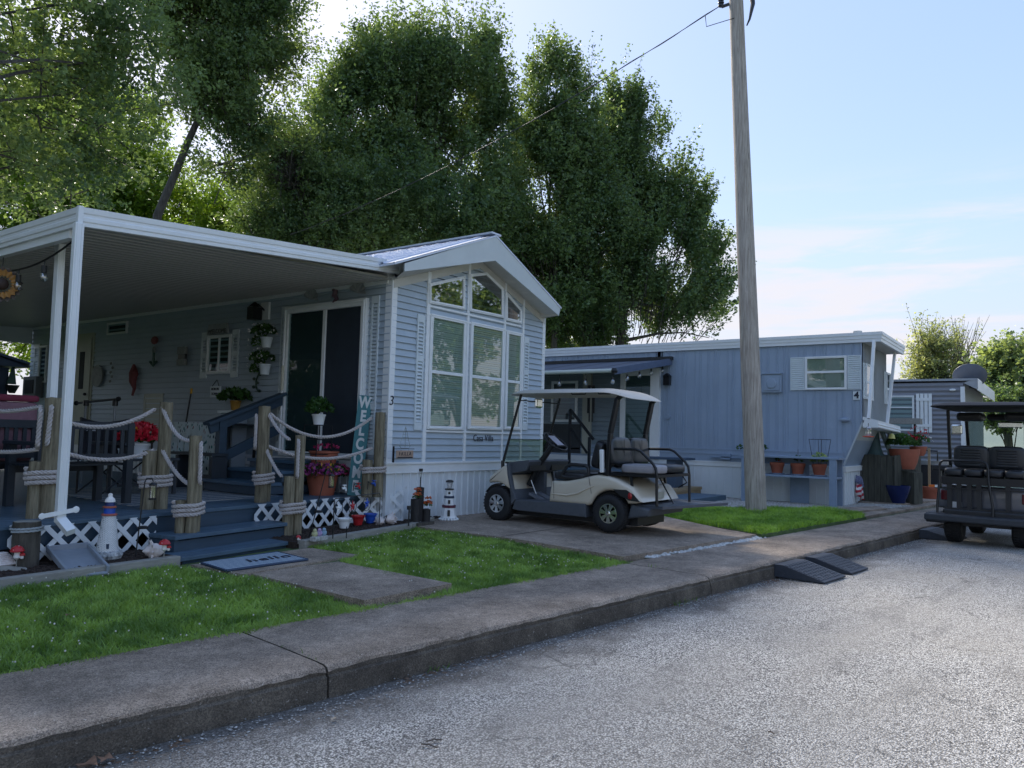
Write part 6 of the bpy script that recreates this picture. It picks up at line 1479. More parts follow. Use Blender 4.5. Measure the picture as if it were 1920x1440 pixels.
mb = MB(); mb.box(QX-.12, QX-.05, 4.9, 6.2, 1.04, 1.06); mb.box(QX-.12, QX-.03, 5.75, 5.95, 1.0, 1.12); build('power_outlet_rail', mb, M_blue4b, h4)
# glazed porch wall under the awning: sliding doors, siding, door, window
mb = MB(); siding(mb, 7.4, 13.4, 1.0, 3.0, .11, P4); build('porch_siding', mb, mat('porch_grey_siding', (.20,.25,.28), .5, .08, 3), h4, fixn=False)
dA, dB = q4(1238, 760)[0], q4(1165, 760)[0]
mb = MB(); o_ = rect(dA, dB, .95, 3.0); i_ = rect(dA+.22, dB-.12, 1.02, 2.83); ring(mb, o_, i_, P4, .0, .09)
sd2 = build('sliding_door', mb, M_white, h4); b = MB(); slab(b, i_, P4, .024, .028); sub_build('interior', b, mat('door_reflect_grey', (.10,.14,.15), .6, .1, 2), sd2, h4)
b = MB(); z = 1.05
while z < 2.35: slab(b, rect(dA+.23, dB-.13, z, z+.075), P4, .03, .04); z += .095
sub_build('blind', b, mat('dull_blind', (.16,.22,.23), .6, .08), sd2, h4)
b = MB(); b.add([P4(a, z, .06) for a, z in i_], [(0,1,2,3)]); sub_build('pane', b, M_pane, sd2, h4)
mb = MB(); a0, a1 = q4(1110, 760)[0], q4(1094, 760)[0]; slab(mb, rect(a0, a1, 1.0, 2.95), P4, .02, .07); build('cream_door', mb, mat('aged_cream', (.40,.40,.33), .55, .08, 3), h4)
a0, a1 = q4(1136, 760)[0], q4(1112, 760)[0]; 
a0, a1 = q4(1083, 760)[0], q4(1034, 760)[0]; window(h4, rect(a0, a1, 1.75, 2.75), P4, .06, lab='dark porch window under the awning', blind=mat('mauve_blind', (.14,.12,.15), .7, .1), slats=.09)
# dark box filling below the window
mb = MB(); slab(mb, rect(a0-.1, a1+.6, 1.0, 1.7), P4, .021, .03); build('porch_panel', mb, mat('dark_panel', (.035,.04,.045), .7, .1), h4)
# retractable fabric awning
aw4 = thing('fabric_awning', 'grey striped retractable fabric awning on the side of the blue home', 'awning', (15, 9, 1))
f0, f1 = at(1150, 692, X=14.0), at(1258, 675, X=QX-.05); yF = f0.y; yW = f1.y; yE = 13.3
mb = MB(); A = []; B = []; n_ = 40
for i in range(n_+1): s = i/n_; A.append((14.0, yF+(yE-yF)*s, 2.80)); B.append((QX-.07, yW+(yE-yW)*s, 3.17))
for i in range(n_):
    mb.cur = 1 if i % 5 == 4 else 0; mb.add([A[i], A[i+1], B[i+1], B[i]], [(0,1,2,3)])
mb.cur = 0; build('fabric', mb, [mat('awning_fabric', (.10,.115,.15), .8, .08, 6), mat('awning_stripe', (.06,.07,.09), .8, .08, 6)], aw4, solid=.006, fixn=False)
mb = MB(); mb.cyl((13.97, yF-.05, 2.77), (13.97, yE, 2.77), .045, n=12); build('roller', mb, mat('pale_roller', (.50,.55,.50), .4, .05), aw4, smooth=True)
mb = MB(); mb.beam((14.0, yF, 2.76), (QX-.05, yW, 3.13), .06, .14); build('side_arm', mb, mat('blue_grey_arm', (.09,.12,.19), .5, .1), aw4)
mb = MB(); mb.box(QX-.14, QX-.03, yW-.05, yE, 3.17, 3.24); build('wall_case', mb, M_black, aw4)
for y in (yF+.02,): mb = MB(); mb.lathe([(.06,0),(.07,.05),(.05,.1)], (13.97, y-.06, 2.72), 10, 'Z'); build('end_cap', mb, M_blackm, aw4)
for i, (px, py) in enumerate(((1149, 716), (1176, 710), (1199, 705), (1221, 700), (1242, 696), (1098, 718), (1049, 720))):
    X_ = [14.0, 14.5, 15.0, 15.5, 15.9, 14.0, 14.0][i]; c = at(px, py-4, X=X_); t = thing('hanging_bulb', ['clear bulb at the outer corner of the fabric awning', 'second clear bulb from the outer corner along the awning arm', 'middle clear bulb along the awning arm', 'clear bulb nearest the wall along the awning arm', 'clear bulb beside the black wall lantern', 'right one of the two bulbs under the awning roller', 'left one of the two bulbs under the awning roller'][i], 'light bulb', c, group='bulbs hanging from the fabric awning')
    mb = MB(); mb.cyl(c+Vector((0,0,.22)), c+Vector((0,0,.05)), .006, n=5); mb.cyl(c+Vector((0,0,.05)), c, .022, n=8); build('socket', mb, M_black, t); mb = MB(); mb.sphere(c-Vector((0,0,.045)), .045, 10, (1,1,1.25)); build('bulb', mb, M_bulb, t, smooth=True)
# porch deck, stairs and benches
pd_ = thing('porch_deck', 'blue and bare wood porch deck with steps in front of the blue home', 'deck', (15, 8, .2))
M_bare = mat('bare_lumber', (.36,.26,.15), .7, .15, 5, .1, 40, stretch=(1,6,6))
mb = MB(); mb.box(14.1, 15.98, 7.3, 12.8, .62, .72); build('platform', mb, M_deck, pd_)
mb = MB(); mb.box(13.9, 15.9, 6.35, 6.75, .34, .40); mb.box(13.92, 15.88, 6.37, 6.42, .18, .34); mb.box(14.0, 15.9, 6.8, 7.29, .5, .56); build('bare_steps', mb, M_bare, pd_)
mb = MB(); mb.box(13.2, 15.3, 5.6, 6.3, .20, .30); build('blue_step', mb, M_deck, pd_)
mb = MB(); 
for k in range(6): mb.box(14.12, 14.16, 7.4+k*.9, 8.2+k*.9, .19, .61)
build('face_boards', mb, M_deck2, pd_)
for (x, y0_, y1_) in ((14.6, 9.7, 10.7), (14.6, 8.3, 8.9)):
    mb = MB(); mb.beam((x, y0_, 1.35), (x, y1_, 2.0), .05, .05); mb.beam((x, y0_+.1, .72), (x, y0_+.1, 1.4), .05, .05); mb.beam((x, y1_, .72), (x, y1_, 2.0), .05, .05); mb.beam((x, y0_+.15, 1.05), (x, y1_, 1.6), .04, .04); build('handrail', mb, M_blackm, pd_)
def plank_bench(x0, x1, y0, y1, zt, label, m, base=.2):
    t = thing('plank_bench', label, 'bench', ((x0+x1)/2, (y0+y1)/2, base)); mb = MB(); mb.box(x0, x1, y0, y1, zt-.05, zt); build('seat', mb, m, t, bevel=.006)
    for y in (y0+.25, y1-.45): mb = MB(); mb.box(x0+.05, x1-.05, y, y+.2, base, zt-.051); mb.box(x0+.02, x1-.02, y-.03, y+.23, base, base+.12); build('leg', mb, m, t, bevel=.006)
    return t
M_bb = mat('bench_slate_blue', (.055,.085,.13), .55, .1, 4)
plank_bench(14.9, 15.4, 6.3, 7.9, 1.02, 'slate blue plank bench against the white skirting right of the beige cart', M_bb)
plank_bench(12.6, 13.1, 9.1, 10.9, 1.0, 'slate blue plank bench behind the steering wheel of the beige cart', M_bb)
t = thing('wind_chime', 'dark wind chime hanging in front of the porch siding', 'wind chime', (15.6, 8.95, 2.6)); mb = MB(); mb.cyl((15.6,8.95,2.95),(15.6,8.95,2.6),.005,n=4); mb.cyl((15.6,8.95,2.6),(15.6,8.95,2.55),.09,n=10)
for k in range(6): a = k*1.05; mb.cyl((15.6+.07*math.cos(a),8.95+.07*math.sin(a),2.55),(15.6+.07*math.cos(a),8.95+.07*math.sin(a),1.75+.1*(k%3)),.02,n=6)
build('tubes', mb, M_blackm, t)
# plant shelf with three terracotta pots
ps = thing('plant_shelf', 'slate blue wooden plant shelf in front of the white skirting', 'plant shelf', (15.7, 4.6, .2))
sx0, sx1 = 15.35, 15.85; sy0, sy1 = at(1570, 905, X=15.4).y, at(1392, 905, X=15.4).y; zsh = at(1560, 895, X=15.35).z; ztp = at(1560, 858, X=15.35).z
mb = MB(); mb.box(sx0, sx1, sy0, sy1, zsh-.04, zsh); build('shelf', mb, M_blue4b, ps, bevel=.004); mb = MB(); mb.box(sx0-.03, sx1, sy0-.05, sy1+.04, ztp-.04, ztp); build('top_rail', mb, M_blue4b, ps, bevel=.004)
mb = MB(); mb.box(sx1-.05, sx1, sy0, sy1, ztp-.16, ztp-.041); build('back_rail', mb, M_blue4b, ps)
for y in (sy0, sy1-.13): mb = MB(); mb.box(sx0-.02, sx0+.03, y, y+.13, .18, ztp-.041); build('front_leg', mb, M_blue4b, ps); mb = MB(); mb.box(sx1-.05, sx1-.001, y, y+.13, .18, ztp-.16); build('rear_leg', mb, M_blue4b, ps)
ym_ = (sy0+sy1)/2-.1; mb = MB(); mb.box(sx1-.04, sx1-.005, ym_-.18, ym_+.18, .2, ztp-.161); build('centre_board', mb, M_blue4b, ps)
for i, (px, l) in enumerate(((1457, 'left terracotta pot on the blue plant shelf with a tiny red seedling'), (1496, 'middle terracotta pot on the blue plant shelf with a small sprout'), (1536, 'right terracotta pot on the blue plant shelf with a variegated leafy plant'))):
    c = at(px, 888, X=15.6); c = Vector((15.6, c.y, zsh)); t = thing('potted_plant', l, 'potted plant', c, group='terracotta pots on the plant shelf')
    build('saucer', MB().lathe([(.12,.001),(.15,.015),(.15,.025),(.1,.02)], c, 18), M_blue4b, t); build('pot', pot(MB(), c+Vector((0,0,.021)), .135, .21, .72, .22), M_terra, t, smooth=True)
    build('soil', MB().lathe([(.11,.20),(.11,.203)], c, 14), M_soil, t)
    build('foliage', petals(MB(), c+Vector((0,0,.27)), (14, 20, 110)[i], (.05,.08,.14)[i], .07, 90+i, sq=1.3), leafmat('variegated_leaf', (.10,.20,.05), (.5,.55,.25), .3, 9) if i == 2 else M_fol, t, fixn=False)
    if i == 1: mb = MB(); mb.cyl(c+Vector((0,0,.2)), c+Vector((.01,0,.5)), .005, n=5); build('stake', mb, M_twig, t)
    if i == 0: build('blooms', petals(MB(), c+Vector((.03,-.05,.25)), 6, .03, .04, 95), M_red, t, fixn=False)
c = at(1536, 860, X=15.6); t = thing('plant_cage', 'thin wire support cage standing behind the right terracotta pot', 'plant cage', (15.65, c.y, zsh))
mb = MB(); z1_ = at(1536, 824, X=15.65).z
for k in range(4): a = k*1.57+.4; mb.cyl((15.65+.08*math.cos(a), c.y+.08*math.sin(a), zsh), (15.65+.2*math.cos(a), c.y+.2*math.sin(a), z1_), .005, n=4)
mb.tube([(15.65+.2*math.cos(q*.42), c.y+.2*math.sin(q*.42), z1_) for q in range(16)], .005, 4); build('wire', mb, M_blackm, t)
for px, i in ((1388, 0), (1433, 1)): c = at(px, 842, X=15.8); t = thing('seedling', ('small green seedling just left of the utility pole', 'small green seedling just right of the utility pole')[i], 'plant', c, group='seedlings on the top rail'); build('foliage', petals(MB(), c, 30, .08, .06, 97+i, sq=1), M_fol, t, fixn=False)
# wooden planter box with pots
BX = 17.5
pl4 = thing('planter_box', 'tall mossy dark plank planter box with a lower front step beside the blue home', 'planter', (18, 3.1, .2))
bz = at(1645, 853, X=BX).z; 
mb = MB(); x = 0
ya, yb = at(1675, 900, X=BX).y, at(1617, 900, X=BX).y
def planks(mb, a, b, z0, z1, n, th=.03):
    a, b = Vector(a), Vector(b)
    for i in range(n):
        p, q = a.lerp(b, i/n), a.lerp(b, (i+.955)/n); d = (b-a).normalized(); nn = Vector((d.y, -d.x, 0)); mb.prZ([p[:2], q[:2], (q+nn*th)[:2], (p+nn*th)[:2]], z0, z1+.012*math.sin(i*7.7))
planks(mb, (BX, yb, 0), (BX, ya, 0), .2, bz, 5); planks(mb, (BX, ya, 0), (BX+1.35, ya-.30, 0), .2, bz, 8); planks(mb, (BX, yb, 0), (BX+1.9, yb-.0, 0), .2, bz, 9)
planks(mb, (BX+1.35, ya-.30, 0), (BX+1.6, yb, 0), .2, bz, 5)
build('plank_sides', mb, M_planter, pl4); mb = MB(); mb.prZ([(BX+.04, ya+.02), (BX+1.3, ya-.25), (BX+1.55, yb-.03), (BX+.05, yb-.03)], bz-.08, bz-.03); build('soil', mb, M_soil, pl4)
fz = at(1700, 885, X=BX+.1).z; fa, fb = at(1676, 940, z=.215), at(1712, 944, z=.215)
mb = MB(); a_, b_ = Vector((fa.x-.05, fa.y-.05, 0)), Vector((fb.x+.05, fb.y-.02, 0)); planks(mb, a_, b_, .2, fz, 4, -.28); mb.prZ([(a_.x-.03, a_.y-.03), (b_.x+.03, b_.y-.03), (b_.x+.05, b_.y+.3), (a_.x, a_.y+.3)], fz+.013, fz+.045); build('front_step', mb, M_planter, pl4)
def bigpot(c, r, h, label, m, nm='pot'):
    t = thing('flower_pot', label, 'flower pot', c); build('pot', MB().lathe([(r*.62,0),(r*.80,h*.3),(r*.93,h*.7),(r*.98,h*.86),(r*1.0,h),(r*.9,h),(r*.88,h*.93)], c, 26), m, t, smooth=True); build('soil', MB().lathe([(r*.87,h*.9),(r*.86,h*.91)], c, 16), M_soil, t); return t
cc = at(1696, 884, D=math.hypot(a_.x, a_.y)+.1); c = Vector((cc.x, cc.y, fz+.047)); rr = .30
t = bigpot(c, rr, .42, 'large ribbed terracotta pot of feathery greenery and red and white geraniums', M_terra)
build('foliage', petals(petals(MB(), c+Vector((-.1,.05,.5)), 1100, .27, .06, 101, sq=.85), c+Vector((.15,-.1,.5)), 300, .2, .07, 104, sq=.8), M_fol, t, fixn=False); build('red_blooms', petals(MB(), c+Vector((.14,-.14,.62)), 60, .14, .05, 102, sq=.6), M_red, t, fixn=False); build('white_blooms', petals(MB(), c+Vector((.22,-.16,.58)), 40, .14, .05, 103, sq=.5), M_whp, t, fixn=False)
c2 = at(1722, 858, X=18.6); c2 = Vector((18.3, at(1722, 858, X=18.3).y, bz)); t = bigpot(c2, .17, .2, 'smaller terracotta pot of red geraniums behind the large ribbed pot', M_terra); build('foliage', petals(MB(), c2+Vector((0,0,.3)), 200, .2, .07, 111), M_fol, t, fixn=False); build('blooms', petals(MB(), c2+Vector((0,0,.36)), 50, .22, .05, 112, sq=1.2), M_red, t, fixn=False); build('white_blooms', petals(MB(), c2+Vector((.05,-.1,.3)), 30, .18, .05, 113), M_whp, t, fixn=False)
c3 = at(1684, 943, z=.215); t = thing('flower_pot', 'navy blue glazed pot in front of the plank planter', 'flower pot', c3); build('pot', MB().lathe([(.13,0),(.20,.2),(.235,.33),(.24,.36),(.21,.36),(.2,.33)], c3, 22), mat('navy_glaze', (.01,.02,.09), .15, .1), t, smooth=True)
c4 = at(1743, 936, z=.2); t = thing('flower_pot', 'small terracotta pot holding a pale upright stake beside the planter', 'flower pot', c4); build('pot', pot(MB(), c4, .19, .28, .75, .2), M_terra, t, smooth=True); mb = MB(); mb.beam(c4+Vector((0,0,.1)), c4+Vector((-.02,0,1.15)), .05, .05); build('stake', mb, M_bare, t)
# concrete bell-like statue, bird, feeder, flag, grill
c = Vector((17.9, 3.15, bz)); c = at(1640, 853, X=17.9); c.z = bz-.02; t = thing('garden_statue', 'dark bell shaped garden statue with a trailing pale leaf on the planter', 'statue', c); build('body', MB().lathe([(.22,0),(.17,.05),(.12,.2),(.09,.45),(.05,.62),(.02,.68)], c, 16), mat('verdigris', (.05,.09,.09), .6, .2, 10), t, smooth=True)
mb = MB(); mb.tube([c+Vector((0,0,.66)), c+Vector((.08,-.12,.55)), c+Vector((.12,-.2,.3)), c+Vector((.16,-.3,.02))], [.03,.05,.055,.05], 8); build('leaf_band', mb, mat('variegated_pale', (.22,.28,.27), .7, .5, 30), t, smooth=True)
c = at(1628, 812, Y=2.93); t = thing('hummingbird_feeder', 'clear glass feeder with red base hanging under the nose of the blue home', 'bird feeder', c)
mb = MB(); mb.cyl(c+Vector((0,0,.12)), c+Vector((0,0,.18)), .005, n=4); build('hook', mb, M_blackm, t); build('bottle', MB().lathe([(.03,-.05),(.055,-.02),(.05,.05),(.06,.09),(.02,.12)], c, 14), M_bulb, t, smooth=True); build('base', MB().lathe([(.05,-.08),(.10,-.07),(.10,-.055),(.04,-.05)], c, 16), mat('feeder_red', (.6,.09,.05), .4, .1), t)
c = at(1672, 818, Y=2.93); t = thing('yellow_bell', 'small yellow hanging bell ornament at the right end of the nose shelf', 'ornament', c); build('bell', MB().lathe([(.07,-.05),(.05,.03),(.02,.06)], c, 10), mat('pale_yellow', (.55,.5,.15), .5, .1), t, smooth=True); mb = MB(); mb.cyl(c+Vector((0,0,.05)), c+Vector((0,0,.15)), .005, n=4); build('cord', mb, M_black, t)
c = at(1601, 943, z=.2); t = thing('garden_flag', 'small drooping American flag on a stake at the corner of the blue home', 'flag', c); hz_ = at(1603, 890, D=math.hypot(c.x, c.y)).z
mb = MB(); mb.cyl(c, (c.x, c.y, hz_+.03), .007, n=6); build('pole', mb, M_white, t)
fm = bpy.data.materials.new('flag_cloth'); fm.use_nodes = True; n_ = fm.node_tree; w_ = n_.nodes.new('ShaderNodeTexWave'); w_.bands_direction = 'DIAGONAL'; w_.inputs['Scale'].default_value = 5.5; tc_ = n_.nodes.new('ShaderNodeTexCoord'); n_.links.new(tc_.outputs['Object'], w_.inputs['Vector']); r_c = n_.nodes.new('ShaderNodeValToRGB'); r_c.color_ramp.interpolation = 'CONSTANT'; r_c.color_ramp.elements[0].color = (.42,.02,.04,1); r_c.color_ramp.elements[1].position = .5; r_c.color_ramp.elements[1].color = (.7,.68,.68,1); n_.links.new(w_.outputs['Fac'], r_c.inputs[0]); n_.links.new(r_c.outputs[0], n_.nodes['Principled BSDF'].inputs['Base Color'])
def flagsheet(z0, z1, m, nm, x0=0, x1=1):
    mb = MB(); A = []; B = []
    for i in range(9): s = x0+(x1-x0)*i/8; A.append((c.x+.02+.17*s, c.y-.05-.09*s+.035*math.sin(s*9), z1-.07*s)); B.append((c.x+.01+.20*s, c.y-.05-.09*s+.035*math.sin(s*9+1), z0-.10*s))
    mb.strip(A, B); build(nm, mb, m, t, smooth=True, solid=.002, fixn=False)
flagsheet(hz_-.42, hz_-.16, fm, 'stripes'); flagsheet(hz_-.16, hz_, mat('flag_canton', (.03,.04,.16), .7, .3, 60, col2=(.25,.27,.4)), 'canton')
c = at(1735, 870, X=21); t = thing('gas_grill', 'black and steel barbecue grill behind the planter', 'grill', (c.x, c.y, .2))
mb = MB(); mb.box(c.x-.3, c.x+.3, c.y-.5, c.y+.5, .95, 1.05); build('shelf', mb, mat('steel', (.5,.52,.52), .3, .1, metal=.8), t); mb = MB(); mb.box(c.x-.28, c.x+.28, c.y-.35, c.y+.4, .45, .94); build('firebox', mb, M_black, t, bevel=.03)
for sx in (-.25, .2):
    for sy in (-.45, .4): mb = MB(); mb.box(c.x+sx, c.x+sx+.05, c.y+sy, c.y+sy+.05, .2, .949); build('leg', mb, M_blackm, t)
mb = MB(); mb.tube([(c.x-.31, c.y-.3, 1.05), (c.x-.33, c.y-.3, 1.28), (c.x-.33, c.y+.3, 1.3)], .02, 8); build('handle', mb, M_blackm, t, smooth=True)
# little roofed post table beyond the shelf
c = at(1690, 792, X=21.5); t = thing('bird_table', 'small pale topped bird table on thin legs beyond the planter', 'bird table', (c.x, c.y, .2)); mb = MB(); mb.box(c.x-.2, c.x+.2, c.y-.45, c.y+.4, c.z-.04, c.z+.1); build('top', mb, M_timber, t)
for y in (-.3, .3): mb = MB(); mb.cyl((c.x, c.y+y, .2), (c.x, c.y+y, c.z), .025, n=6); build('leg', mb, M_blackm, t)

# ------------------------------------------------------------------ grey home beyond
h5 = thing('mobile_home', 'grey mobile home with horizontal wavy siding and a satellite dish', 'mobile home', (25, 4, .2))
GX = 24.0; Y5 = at(1807, 760, X=GX).y; Z5 = 3.12
P6 = lambda a, z, d: (GX-d, a, z)
pr = []; z = .3
while z < Z5-.0: pr += [(z+.13*k/6, .016*math.sin(k/6*2*math.pi)) for k in range(6)]; z += .13
mb = MB(); mb.strip([P6(Y5, q, .02+h) for q, h in pr], [P6(11.0, q, .02+h) for q, h in pr]); mb.box(GX+.005, GX+6, Y5, 11, .3, Z5)
build('wall', mb, M_grey5, h5, smooth=True, angle=60, fixn=False)
mb = MB(); ribs(mb, GX+.02, GX+6, .3, Z5, lambda a, z, d: (a, Y5-d, z), .15, .01, .01); build('end_wall', mb, mat('pale_end_wall', (.50,.55,.56), .5, .05), h5, fixn=False)
mb = MB(); mb.box(GX-.055, GX+.05, Y5-.03, Y5+.07, .3, Z5-.1); build('corner_trim', mb, M_white, h5)
mb = MB(); mb.prism([(Y5-.32, Z5+.06), (11.2, Z5+.10), (11.2, Z5+.16), (Y5-.32, Z5+.12)], lambda y, z: (GX-.06, y, z), lambda y, z: (GX+6, y, z)); mb.prism([(Y5-.33, Z5+.12), (Y5-.0, Z5-.0), (Y5-.33, Z5-.18)], lambda y, z: (GX-.05, y, z), lambda y, z: (GX-.02, y, z)) 
build('roof', mb, mat('grey_roof_edge', (.35,.37,.40), .5, .1), h5)
mb = MB(); mb.add([(GX-.05, Y5-.33, Z5+.12), (GX+6, Y5-.33, Z5+.12), (GX+6, Y5-.33, Z5-.2), (GX-.05, Y5-.33, Z5-.2)], [(0,1,2,3)]); build('eave_board', mb, M_white, h5, solid=.02)
def q5(px, py): p = at(px, py, X=GX-.03); return (p.y, p.z)
a1, zt = q5(1664, 742); a0 = q5(1714, 742)[0]; zb = q5(1690, 808)[1]; 
w5 = window(h5, rect(a0, a1, zb, zt), P6, .05, lab='three light white framed window'); b = MB(); 
for k in (1/3, 2/3): slab(b, rect(a0+.05, a1-.05, zb+(zt-zb)*k-.015, zb+(zt-zb)*k+.015), P6, .02, .048)
sub_build('bars', b, M_white, w5, h5); b = MB(); slab(b, rect(a0+.05, a1-.05, zb+.04, zt-.04), P6, .018, .024); sub_build('curtain', b, mat('pale_curtain', (.45,.50,.54), .7, .05), w5, h5)
a1, a0 = q5(1717, 742)[0], q5(1748, 742)[0]; mb = MB(); n_ = 4
for k in range(n_): y0_ = a0+(a1-a0)*k/n_; slab(mb, rect(y0_+.01, y0_+(a1-a0)/n_-.01, zb-.03, zt+.05), P6, .04, .06)
for zz in (zb+.12, zt-.15): slab(mb, rect(a0+.01, a1-.01, zz, zz+.08), P6, .06, .075)
build('board_shutter', mb, M_white, h5)
c = at(1786, 731, X=GX-.05); mb = MB(); mb.sphere(c, .06, 8, (.6,1.4,.6)); build('porch_light', mb, M_white, h5)
c = at(1818, 705, X=GX+1.2); t = thing('satellite_dish', 'dark grey oval satellite dish seen from behind on the roof of the grey home', 'satellite dish', c)
Md = Matrix.Rotation(R(62), 3, 'Y') @ Matrix.Rotation(R(0), 3, 'Z'); Md = (Vector((-.75,-.1,-.65)).to_track_quat('Z', 'Y')).to_matrix()
mb = MB(); mb.lathe([(.02,.09),(.22,.075),(.37,.035),(.43,0),(.43,.012),(.37,.047),(.22,.087),(.02,.102)], c, 28, 'Z', Md); build('dish', mb, mat('dish_grey', (.10,.12,.16), .5, .08), t, smooth=True)
mb = MB(); mb.cyl((c.x, c.y, Z5+.1), c, .03, n=8); build('mast', mb, M_blackm, t)
# beige home at the far right
h6 = thing('mobile_home', 'long low beige home with white roof edge far beyond the black cart', 'mobile home', (46, 0, .2))
p = at(1835, 742, X=44); mb = MB(); ribs(mb, -14.0, 1.6, .2, p.z-.15, lambda a, z, d: (44-d, a, z), .3, .02, .02); mb.box(44.01, 50, -14, 1.6, .2, p.z-.15); build('wall', mb, mat('beige_siding', (.36,.33,.32), .6, .06, 2), h6, fixn=False)
mb = MB(); mb.box(43.8, 50.2, -14.3, 2.2, p.z-.15, p.z+.12); build('roof', mb, M_white, h6)
P8 = lambda a, z, d: (44-d, a, z)
for y in (-2.5, -7): window(h6, rect(y-.6, y+.6, 1.4, 2.5), P8, .08, lab=None)
# ------------------------------------------------------------------ golf carts
def rounded(mb, prof, x0, x1, r=.05):
    """side profile (Y,Z) extruded across X with softened outer edges"""
    L_ = [(x0, r*.9), (x0+r*.12, r*.45), (x0+r*.4, r*.14), (x0+r, 0), (x1-r, 0), (x1-r*.4, r*.14), (x1-r*.12, r*.45), (x1, r*.9)]
    n = len(prof); o = len(mb.v)
    for x, d in L_:
        q = inset(prof, d) if d else prof; mb.v += [(x, p[0], p[1]) for p in q]
    for i in range(len(L_)-1):
        for k in range(n): k2 = (k+1) % n; mb.f.append((o+i*n+k, o+i*n+k2, o+(i+1)*n+k2, o+(i+1)*n+k)); mb.m.append(mb.cur)
    mb.f.append(tuple(o+k for k in reversed(range(n)))); mb.m.append(mb.cur); e = o+(len(L_)-1)*n; mb.f.append(tuple(e+k for k in range(n))); mb.m.append(mb.cur)
    return mb
def arc(cy, cz, r, a0, a1, n): return [(cy+r*math.cos(R(a0+(a1-a0)*i/n)), cz+r*math.sin(R(a0+(a1-a0)*i/n))) for i in range(n+1)]
def smoothp(pts, n=2):
    for _ in range(n):
        o = []
        for i in range(len(pts)):
            a, b = pts[i], pts[(i+1) % len(pts)]; o += [(a[0]*.8+b[0]*.2, a[1]*.8+b[1]*.2), (a[0]*.2+b[0]*.8, a[1]*.2+b[1]*.8)]
        pts = o
    return pts
def wheel(root, c, side_, r=.228, w=.20, rim=True, axis='X', local=False):
    """tyre part with a spoked chrome rim sub-part; side_ -1 puts the rim face towards -axis"""
    A = (lambda h: h); h2 = w/2
    pr = [(r*.50,-h2*.86),(r*.60,-h2*.98),(r*.80,-h2*1.0),(r*.93,-h2*.86),(r*.985,-h2*.6),(r,-h2*.25),(r,h2*.25),(r*.985,h2*.6),(r*.93,h2*.86),(r*.80,h2),(r*.60,h2*.98),(r*.50,h2*.86)]
    m = MB().lathe(pr, c, 40, axis); n_ = 34                                  # tread blocks
    for k in range(n_):
        a = 2*math.pi*k/n_
        for s in (-1, 1):
            d = Vector((math.cos(a+.04*s), math.sin(a+.04*s)))
            off = s*h2*.42
            p = (Vector((off, d.x*r, d.y*r)) if axis == 'X' else Vector((d.y*r, off, d.x*r)))
            Mx = (Matrix.Rotation(a, 3, 'X') if axis == 'X' else Matrix.Rotation(-a+math.pi/2, 3, 'Y'))
            m.obox(Vector(c)+p, (h2*.6, .012, .022) if axis == 'X' else (.012, h2*.6, .022), M=Mx)
    ty = build('wheel', m, M_tyre, root, smooth=True, angle=30, local=local)
    g = MB(); f = side_*h2*.86
    g.lathe([(r*.53, f), (r*.53, f*1.04), (r*.47, f*1.04), (r*.44, f*.55), (r*.44, f*.5)], c, 28, axis)
    for k in range(7):
        a = 2*math.pi*k/7+.2; 
        for da in (-.14, .14):
            q0 = (f*1.0, math.cos(a)*r*.08, math.sin(a)*r*.08); q1 = (f*.98, math.cos(a+da)*r*.47, math.sin(a+da)*r*.47)
            if axis != 'X': q0 = (q0[2], q0[0], q0[1]); q1 = (q1[2], q1[0], q1[1])
            g.beam(Vector(c)+Vector(q0), Vector(c)+Vector(q1), .026, .012, (1,0,0) if axis == 'X' else (0,1,0))
    g.lathe([(r*.13, f*.9), (r*.13, f*1.12), (r*.10, f*1.16)], c, 16, axis)
    h = MB().lathe([(r*.45, f*.52), (r*.45, f*.5)], c, 20, axis)
    kw = dict(smooth=True, angle=35)
    if local: kw['local'] = True
    sub_build('rim', g, M_chrome, ty, root, **kw); kw.pop('smooth'); sub_build('rim_back', h, M_black, ty, root, **kw)
    return ty
def pill(mb, x0, x1, y0, y1, z0, z1, r=.035, nx=1, bulge=.01, M=None, pleats=0):
    """upholstered cushion: rounded box, optionally in nx lobes"""
    for i in range(nx):
        a, b = x0+(x1-x0)*i/nx+.002, x0+(x1-x0)*(i+1)/nx-.002; o = len(mb.v); N_ = 14
        c = Vector(((a+b)/2, (y0+y1)/2, (z0+z1)/2)); h = Vector(((b-a)/2, (y1-y0)/2, (z1-z0)/2))
        for j in range(N_+1):
            ph = math.pi*(j/N_-.5)
            for k in range(28):
                th = 2*math.pi*k/28; e = .38
                f = lambda v: math.copysign(abs(v)**e, v)
                p = Vector((f(math.cos(ph))*f(math.cos(th))*h.x, f(math.cos(ph))*f(math.sin(th))*h.y, f(math.sin(ph))*h.z))
                mb.v.append(tuple(c+(M @ p if M else p)))
        for j in range(N_):
            for k in range(28): k2 = (k+1) % 28; mb.f.append((o+j*28+k, o+j*28+k2, o+(j+1)*28+k2, o+(j+1)*28+k)); mb.m.append(mb.cur)
    return mb
